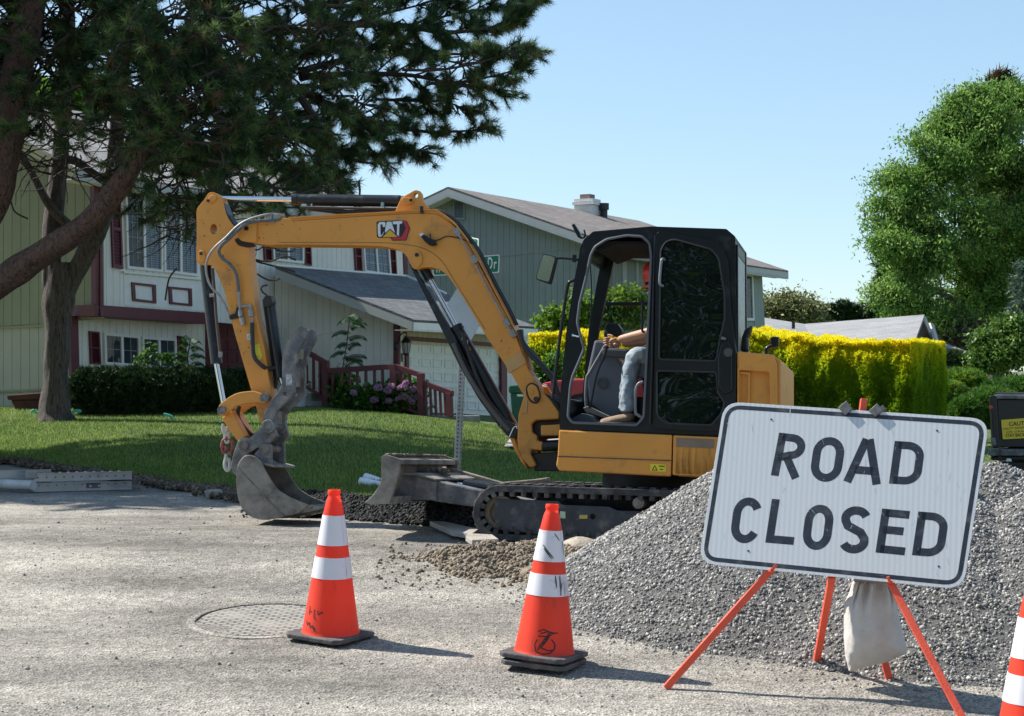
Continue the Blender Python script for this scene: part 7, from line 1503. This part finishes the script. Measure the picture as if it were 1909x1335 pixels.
# --- broadleaf helpers
def blob_tree(name, label, cat_, base, cl, n_leaf, lsz, m, trunk=None, group=None, asp=.45, hang=0, clump=(.28, 60), bark=M_BARK, seed=1, shell=.5, tonez=0, gap=9):
    """cl: crown ellipsoids (px,py,D,rx_px,rz_px). Leaves gather in clumps set mostly near the surface"""
    random.seed(seed); t = thing(name, label, cat_, tuple(base), group); C = []; T = []
    tot = sum(c[3]*c[4] for c in cl); nc = max(1, n_leaf//clump[1]); tw = MB()
    for (px, py, D, rx, rz) in cl:
        c = P(px, py, D); ax = rx*D/FL; az = rz*D/FL; k = max(2, int(nc*rx*rz/tot))
        for _ in range(k):
            v = Vector((random.gauss(0, 1), random.gauss(0, 1), random.gauss(0, 1))).normalized(); rr = random.random()**shell
            f = 1+.35*mn.noise(Vector((v.x*2.5+px, v.y*2.5, v.z*2.5)))
            q = c+Vector((v.x*ax, v.y*min(ax, az*1.2), v.z*az))*rr*f; cs = clump[0]*random.uniform(.5, 1.4)
            if gap < 9 and mn.noise(Vector((q.x*.42, q.y*.25, q.z*.55)))+.5*mn.noise(Vector((q.x*1.3, q.y*.8, q.z*1.5))) > gap: continue
            tn_ = random.uniform(-.1, .9)+tonez*max(0, v.z)
            if random.random() < .5: tw.tube([c+(q-c)*.4+Vector((0, 0, -cs*.4)), c+(q-c)*.75, q], [cs*.06, cs*.035, cs*.012], 4, False)
            for _ in range(clump[1]):
                u = Vector((random.gauss(0, .5), random.gauss(0, .5), random.gauss(0, .38)-hang*.3*abs(random.gauss(0, 1))))*cs; C.append(tuple(q+u)); T.append(min(1, max(0, tn_+random.gauss(.05, .12))))
    V, F, tn = leaves(C, lsz, asp, tone=np.array(T), hang=-hang); rawobj('foliage', V, F, m, t, tone=tn)
    if trunk:
        for i, tk_ in enumerate(trunk): ntrunk('trunk' if i == 0 else 'limb', tk_, bark, t, .1, 14)
    tw.obj('branches', M_TWIG, t, fix=False)
    return t
M_LOC = leafmat('locust_leaves', (.06, .14, .025), (.17, .32, .06), (.36, .50, .13), trans=.55, ns=.35)
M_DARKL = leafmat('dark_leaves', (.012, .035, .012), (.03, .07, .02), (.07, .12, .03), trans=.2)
M_BLUE = leafmat('blue_needles', (.05, .09, .06), (.11, .17, .12), (.2, .28, .2), trans=.15)
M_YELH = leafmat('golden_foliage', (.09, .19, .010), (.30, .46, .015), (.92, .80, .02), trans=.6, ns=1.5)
M_LIME = leafmat('lime_leaves', (.04, .10, .01), (.12, .26, .02), (.30, .42, .05), trans=.4)
M_SHR = leafmat('shrub_green', (.02, .07, .01), (.06, .16, .018), (.15, .29, .04), trans=.4)
M_JUN = leafmat('juniper_green', (.03, .085, .01), (.09, .22, .02), (.32, .42, .04), trans=.35)
# big locust on the right
blob_tree('locust_tree', 'tall feathery green locust tree filling the right side of the sky', 'tree', P(1850, 720, 78),
    [(1765, 305, 76.5, 62, 50), (1690, 395, 76.5, 75, 50), (1650, 400, 75.6, 40, 25), (1820, 250, 78.2, 90, 70), (1890, 340, 78.2, 130, 130), (1780, 420, 76.5, 120, 75), (1730, 490, 75.6, 90, 60), (1830, 540, 78.2, 130, 90), (1900, 200, 79.9, 70, 50), (1700, 330, 76.5, 76.5, 40), (1720, 265, 76.5, 24, 32), (1790, 200, 78.2, 32, 38), (1950, 450, 78.2, 140, 150), (1660, 450, 74.8, 50, 30), (1640, 545, 74.8, 34, 30), (1690, 560, 74.8, 60, 40), (1760, 580, 74.8, 60, 40), (1612, 398, 76, 15, 9), (1630, 386, 76, 15, 9), (1640, 370, 76, 14, 10), (1652, 340, 77, 15, 12), (1664, 318, 77, 13, 11), (1690, 262, 78, 9, 14), (1698, 243, 78, 7, 9), (1745, 216, 78, 13, 14), (1762, 212, 78, 12, 14), (1787, 180, 78, 11, 15), (1640, 425, 76, 22, 9), (1648, 476, 76, 14, 8), (1622, 560, 76, 16, 12), (1780, 190, 78, 20, 20), (1820, 170, 78, 30, 24), (1905, 185, 79, 45, 35), (1975, 300, 79, 90, 110), (1860, 165, 79, 26, 22), (1770, 240, 78, 50, 40)],
    200000, .20, M_LOC, [[(1860, 730, 78.2, 14), (1850, 600, 78.2, 13), (1840, 480, 78.2, 11), (1800, 380, 78.2, 8), (1770, 300, 78.2, 5)], [(1850, 560, 78.2, 9), (1760, 460, 77.3, 6), (1690, 420, 76.5, 4), (1640, 405, 76.2, 2)], [(1845, 500, 78.2, 9), (1890, 350, 78.2, 7), (1880, 230, 78.2, 4)], [(1850, 600, 78.2, 8), (1740, 540, 76.5, 5), (1670, 520, 75.6, 3)]], asp=.35, hang=.8, clump=(.58, 42), seed=4, shell=.6, gap=.24)
# conifers behind it
def conifer(name, label, base_px, D, top_y, bot_y, half, n, m, nlen, group=None, cat_='conifer', drop=.15, seed=2, wd=.05):
    random.seed(seed); b_ = P(base_px, bot_y, D); t = thing(name, label, cat_, tuple(b_), group); C = []; Dd = []; tw = MB(); top = P(base_px, top_y, D); H = top.z-b_.z; R0 = half*D/FL
    tw.tube([b_-Vector((0, 0, .5)), top], [R0*.09+.03, .02], 8)
    nb = int(n)
    for i in range(nb):
        h = random.random()**.9; r = R0*(1-h)**.85*random.uniform(.55, 1.08)+.02*R0; a = random.uniform(0, 2*math.pi); o = Vector((math.cos(a), math.sin(a), 0)); s0 = b_+Vector((0, 0, H*h)); L = r
        k = max(2, int(L/(nlen*.7)))
        tw.tube([s0, s0+o*L+Vector((0, 0, -drop*L))], [.015*R0+.004, .004], 4, False)
        for j in range(k):
            u = (j+.6)/k; q = s0+o*L*u+Vector((0, 0, -drop*L*u+(u-.6)*.1*L)); C.append(tuple(q+Vector((random.gauss(0, 1), random.gauss(0, 1), random.gauss(0, .4)))*nlen*.45)); d = (o+Vector((0, 0, .35))).normalized(); Dd.append(tuple(d))
    V, F, tn = needles(C, Dd, 11, nlen, wd, .8); rawobj('crown', V, F, m, t, tone=tn); tw.obj('trunk', M_TWIG, t, fix=False); return t
conifer('pine_tree', 'dark green pine standing behind the locust tree, left of its lower crown', 1668, 95, 430, 640, 75, 700, M_DARKL, .6, seed=3, wd=.13)
conifer('pine_tree', 'dark brown-tipped conifer top showing above the locust crown', 1866, 98, 138, 640, 120, 700, leafmat('rusty_needles', (.03, .035, .015), (.06, .06, .03), (.16, .09, .05), trans=.15), .7, seed=5, wd=.14)
for i, (x, ty, h_) in enumerate(((1523, 566, 17), (1549, 571, 16), (1572, 565, 10), (1592, 570, 9))):
    conifer('cypress', ('small bushy distant cypress, leftmost of the row above the grey roof', 'second small distant cypress from the left above the grey roof', 'slim pointed distant cypress above the grey roof, third from the left', 'slim distant cypress above the grey roof nearest the big trees')[i], x, 95, ty, 612, h_, 260, M_DARKL, .38, 'distant cypresses above the grey roof', 'cypress', -.3, 10+i, .07)
blob_tree('broadleaf_tree', 'pale olive distant tree behind the end of the grey house', 'tree', P(1465, 612, 90), [(1445, 580, 90, 22, 16), (1470, 575, 90, 28, 17), (1495, 588, 90, 24, 16), (1425, 590, 90, 15, 14)], 26000, .22, leafmat('olive_leaves', (.13, .14, .06), (.24, .26, .11), (.38, .38, .18)), clump=(.8, 30), seed=6)
blob_tree('broadleaf_tree', 'bright yellow green tree glimpsed behind the pines at the left house roof', 'tree', P(60, 500, 60), [(80, 205, 60, 60, 50), (140, 190, 60, 60, 50), (20, 220, 60, 60, 60)], 12000, .3, M_LIME, clump=(.8, 40), seed=8)
conifer('blue_spruce', 'silvery blue spruce at the right edge between locust and leafy shrub', 1912, 40, 490, 640, 62, 260, M_BLUE, .18, cat_='spruce', seed=7, wd=.03, drop=-.35)
# leafy shrub right
blob_tree('leafy_shrub', 'glossy leafy shrub above the green junipers at the right edge', 'shrub', P(1880, 740, 30), [(1870, 650, 36, 50, 40), (1905, 635, 36, 48, 48), (1845, 672, 36, 28, 30), (1835, 635, 36, 18, 20), (1885, 608, 36, 32, 18), (1820, 668, 36, 12, 14)], 16000, .085, leafmat('glossy_leaves', (.03, .08, .015), (.10, .20, .03), (.26, .38, .09), rough=.42, trans=.45), [[(1880, 745, 36, 4), (1875, 680, 36, 3), (1850, 630, 36, 1.5)]], asp=.6, clump=(.22, 24), seed=9, shell=.6)
# clipped junipers
def juniper(label, blobs, m, n, name='juniper_shrub', L=.10, seed=1, catg='juniper', top=0, wd=.02, grp=None):
    random.seed(seed); t = thing(name, label, catg, tuple(P(blobs[0][0], blobs[0][1]+blobs[0][4], blobs[0][2])), grp); C = []; Dd = []; T = []
    tot = sum(b_[3]*b_[4] for b_ in blobs)
    core = MB()
    for (px, py, D, rx, rz) in blobs:
        c = P(px, py, D); ax = rx*D/FL; az = rz*D/FL
        bm = bmesh.new(); bmesh.ops.create_icosphere(bm, subdivisions=3, radius=1); core.add([c+Vector((v.co.x*ax*.86, v.co.y*ax*.86, v.co.z*az*.86)) for v in bm.verts], [[v.index for v in f.verts] for f in bm.faces]); bm.free()
        for _ in range(int(n*rx*rz/tot)):
            v = Vector((random.gauss(0, 1), random.gauss(0, 1), random.gauss(0, 1))).normalized()
            if v.z < -.5 or v.y > .55: continue
            f = random.uniform(.86, 1.02)+.10*mn.noise(Vector((v.x*4+px, v.y*4, v.z*4))); C.append(tuple(c+Vector((v.x*ax, v.y*ax, v.z*az))*f)); d = (v+Vector((0, 0, .6))).normalized(); Dd.append(tuple(d))
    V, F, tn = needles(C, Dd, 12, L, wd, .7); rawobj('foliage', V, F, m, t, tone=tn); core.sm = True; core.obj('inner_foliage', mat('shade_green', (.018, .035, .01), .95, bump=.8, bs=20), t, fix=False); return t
juniper('rounded bright green juniper mound with yellow tips, right behind the yellow hedge end', [(1790, 712, 33, 50, 24), (1765, 740, 32, 40, 30)], M_JUN, 3600, seed=1)
juniper('large smooth green juniper mound left of the dump truck', [(1845, 765, 30, 60, 42), (1800, 770, 29.5, 30, 30)], M_SHR, 4200, seed=2)
juniper('green juniper mound behind the top of the dump truck at the right edge', [(1900, 735, 31, 75, 34), (1960, 740, 31, 70, 38)], M_SHR, 3800, seed=3)
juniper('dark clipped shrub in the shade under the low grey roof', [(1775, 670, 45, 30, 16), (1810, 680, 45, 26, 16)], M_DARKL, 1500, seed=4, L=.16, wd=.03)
blob_tree('broadleaf_tree', 'dusty brownish tree between the ranch house gable and the locust', 'tree', P(1795, 660, 75), [(1790, 625, 75, 32, 26), (1815, 640, 75, 25, 20)], 7000, .3, leafmat('dusty_leaves', (.08, .07, .05), (.15, .13, .09), (.22, .20, .14)), clump=(.6, 30), seed=12)
# golden hedge: fronds over a clipped block
def hedge(label, x0, x1, top, bot, D0, D1, depth, n, seed, endround=True):
    random.seed(seed); A_ = P(x0, bot, D0); B_ = P(x1, bot, D1); t = thing('golden_hedge', label, 'hedge', tuple((A_+B_)/2)); e = (B_-A_); e.z = 0; Ln = e.length; e.normalize(); nn = Vector((-e.y, e.x, 0)); nn = nn if nn.y > 0 else -nn
    H = lambda u: (P(x0+(x1-x0)*u, lerp_tab(top, x0+(x1-x0)*u), D0+(D1-D0)*u)).z
    zb = min(A_.z, B_.z); mb = MB(); m_ = 30; vs = []
    for i in range(m_+1):
        u = i/m_; p = A_+e*Ln*u; h = H(u)-.10; kx = .12 if 0 < i < m_ else .25
        for a, z in ((kx, zb-.4), (kx, h-.12), (kx+.2, h), (depth-.2, h), (depth-.1, zb-.4)): vs.append(Vector((p.x, p.y, z))+nn*a)
    fs = [(i*5+j, i*5+j+1, (i+1)*5+j+1, (i+1)*5+j) for i in range(m_) for j in range(4)]+[(0, 1, 2, 3, 4), tuple(m_*5+j for j in (4, 3, 2, 1, 0))]
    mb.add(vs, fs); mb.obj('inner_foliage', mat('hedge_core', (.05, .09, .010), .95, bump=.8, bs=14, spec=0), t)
    C = []; Dd = []; T = []; 
    for _ in range(n):
        u = random.random(); hz = H(u); f = random.random()
        if f < .58: z = zb+(hz-zb)*random.random()**.8; a = -.02+.10*random.random(); o = -nn; p = A_+e*Ln*u
        elif f < .80: z = hz-.04*random.random(); a = random.uniform(-.02, depth); o = Vector((0, 0, 1)); p = A_+e*Ln*u
        else: uu = 1 if random.random() < .8 else 0; p = A_+e*Ln*uu; a = random.uniform(0, depth); hz = H(uu); z = zb+(hz-zb)*random.random(); o = e*(1 if uu else -1)
        rd = max(0, 1-(hz-z)/.25)*.1
        q = Vector((p.x, p.y, z))+nn*(a+(rd if f < .58 else 0)); bump_ = mn.noise(Vector((q.x*3, q.y*3, q.z*1.6)))*.09+mn.noise(Vector((q.x*9, q.y*9, q.z*5)))*.04
        q += o*bump_; C.append(tuple(q)); Dd.append(tuple((o*.45+Vector((random.gauss(0, .12), random.gauss(0, .12), 1))).normalized()))
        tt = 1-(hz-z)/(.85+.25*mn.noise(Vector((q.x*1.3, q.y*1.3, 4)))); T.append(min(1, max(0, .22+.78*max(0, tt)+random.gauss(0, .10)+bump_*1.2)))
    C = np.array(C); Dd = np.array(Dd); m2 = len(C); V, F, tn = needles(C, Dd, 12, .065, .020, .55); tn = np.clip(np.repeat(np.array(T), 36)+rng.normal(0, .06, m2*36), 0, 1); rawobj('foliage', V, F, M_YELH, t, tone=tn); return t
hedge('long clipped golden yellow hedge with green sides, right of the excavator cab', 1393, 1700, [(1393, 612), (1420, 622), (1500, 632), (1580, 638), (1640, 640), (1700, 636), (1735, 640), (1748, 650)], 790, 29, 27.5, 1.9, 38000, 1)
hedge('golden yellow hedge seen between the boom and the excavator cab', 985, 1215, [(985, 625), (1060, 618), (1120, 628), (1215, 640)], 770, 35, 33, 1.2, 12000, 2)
blob_tree('leafy_shrub', 'lime green leafy shrub above the golden hedge left of the cab', 'shrub', P(1060, 660, 37), [(1045, 605, 37, 34, 26), (1080, 585, 37, 30, 34), (1110, 600, 37, 30, 30), (1020, 600, 37, 16, 14), (1165, 575, 37, 50, 40), (1130, 590, 37, 30, 30)], 11000, .11, M_LIME, asp=.6, clump=(.25, 24), seed=14)
blob_tree('leafy_shrub', 'dark green shrub behind the swing bracket, below the golden hedge', 'shrub', P(1010, 740, 31), [(1010, 712, 31, 22, 26), (1040, 690, 31, 16, 30)], 3500, .09, M_SHR, asp=.6, clump=(.2, 24), seed=15)
# dark hedge in front of the white house
juniper('long low dark evergreen hedge under the white house windows', [(165, 735, 31, 40, 50), (205, 735, 31, 52, 52), (250, 735, 31, 55, 52), (295, 735, 31, 55, 52), (340, 735, 31.2, 55, 51), (390, 735, 31.5, 55, 50), (440, 735, 32, 45, 48)], leafmat('dark_hedge', (.008, .02, .008), (.02, .05, .015), (.05, .10, .025), trans=.15), 12000, 'evergreen_hedge', .10, 5, 'hedge')
# plants with compound leaves
def ailanthus(label, stem, D, fronds, seed):
    random.seed(seed); t = thing('sapling', label, 'sapling', tuple(P(stem[0][0], stem[0][1], D))); mb = MB(); mb.tube(cat([P(a, b_, D) for a, b_ in stem], 5), .012, 6, False); C = MB()
    for (x0, y0, x1, y1) in fronds:
        A_ = P(x0, y0, D); B_ = P(x1, y1, D-.25); m_ = (A_+B_)/2+Vector((0, 0, .05)); path = cat([A_, m_, B_], 6); mb.tube(path, .005, 4, False)
        for i, p in enumerate(path[1:]):
            d = (path[min(i+2, len(path)-1)]-path[i]).normalized()
            for s_ in (-1, 1):
                o = (d.cross(Vector((0, .3, 1))).normalized()*s_+Vector((0, 0, -.75))).normalized(); L_ = .15; s2 = d*.022
                C.add([p, p+o*L_*.5+s2, p+o*L_, p+o*L_*.5-s2], [(0, 1, 2, 3)])
    mb.obj('stem', M_TWIG, t, fix=False); C.obj('leaflets', M_DARKL2, t, fix=False)
M_DARKL2 = mat('sapling_leaf', (.03, .085, .02), .5, trans=.3)
ailanthus('young sapling with drooping compound leaves against the garage side wall', [(638, 690), (645, 650), (650, 610), (653, 585)], 36, [(640, 680, 672, 668), (641, 668, 680, 662), (643, 655, 618, 662), (645, 648, 668, 638), (648, 640, 628, 645), (648, 630, 680, 628), (650, 618, 622, 622), (651, 610, 676, 605), (653, 598, 680, 600), (653, 592, 632, 600), (653, 588, 670, 590), (642, 664, 676, 678)], 1)
ailanthus('small sapling with feathery leaves right of the lower window', [(352, 690), (350, 665), (354, 640), (352, 630)], 31.6, [(352, 682, 376, 676), (351, 672, 330, 672), (351, 665, 378, 662), (352, 658, 332, 655), (353, 650, 375, 648), (353, 643, 338, 640), (353, 636, 370, 634), (352, 632, 342, 628)], 2)
blob_tree('leafy_shrub', 'thin leafy plant growing up in front of the lower window', 'shrub', P(290, 690, 31.3), [(270, 665, 31.2, 12, 14), (285, 650, 31.2, 8, 14), (300, 668, 31.2, 15, 10), (318, 676, 31.2, 10, 8), (262, 680, 31.2, 10, 8)], 420, .075, M_SHR, asp=.6, clump=(.12, 14), seed=16)
# hydrangea behind the railing
hy = blob_tree('hydrangea_bush', 'hydrangea bush with pink flower heads behind the burgundy railing', 'flowering bush', P(740, 760, 35.6), [(720, 745, 35.6, 45, 28), (760, 735, 35.6, 35, 34), (690, 750, 35.8, 36, 24), (650, 745, 36, 30, 28), (765, 760, 35.4, 24, 20), (630, 720, 36.5, 26, 26)], 9000, .11, M_SHR, asp=.7, clump=(.2, 20), seed=17)
mpk = leafmat('pink_petals', (.30, .14, .30), (.52, .27, .47), (.70, .48, .62), trans=.3)
random.seed(31)
for x, y, r_ in ((705, 722, 8), (723, 727, 8), (752, 722, 8), (757, 714, 6), (752, 738, 8), (765, 741, 6), (698, 745, 7), (659, 732, 6), (729, 720, 7), (770, 725, 7), (768, 749, 6), (725, 748, 6), (745, 724, 5), (742, 744, 5), (778, 740, 6)):
    c = P(x, y, 35.1); R_ = r_*35.1/FL; v = rng.normal(size=(170, 3)); v /= np.linalg.norm(v, axis=1)[:, None]; v[:, 2] *= .8; Cq = np.array(tuple(c))+v*R_; V, F, tn = leaves(Cq, .035, .9); rawobj('flower_head', V, F, mpk, hy, tone=tn)
# trees standing behind the camera: the photograph shows them mirrored in the cab door
for i, (x, y, h_) in enumerate(((-7, -13, 14), (-1.5, -16, 16), (4, -14, 13), (9, -17, 15), (-13, -16, 15), (-19, -14, 14))):
    random.seed(50+i); t = thing('broadleaf_tree', ('dark leafy tree across the street seen only as a reflection in the cab door'), 'tree', (x, y, -.5), 'trees reflected in the cab door'); C = []
    for _ in range(170):
        v = Vector((random.gauss(0, 1), random.gauss(0, 1), random.gauss(0, 1))).normalized()*random.random()**.4; q = Vector((x, y, h_*.52))+Vector((v.x*3.4, v.y*3, v.z*h_*.45))
        for _ in range(34): C.append(tuple(q+Vector((random.gauss(0, .4), random.gauss(0, .4), random.gauss(0, .35)))))
    V, F, tn = leaves(C, .34, .55); rawobj('foliage', V, F, M_SHR, t, tone=tn); mb = MB(); mb.tube([(x, y, -.6), (x+.1, y, h_*.3), (x, y, h_*.7)], [.25, .2, .08], 10); mb.obj('trunk', M_BARK, t)
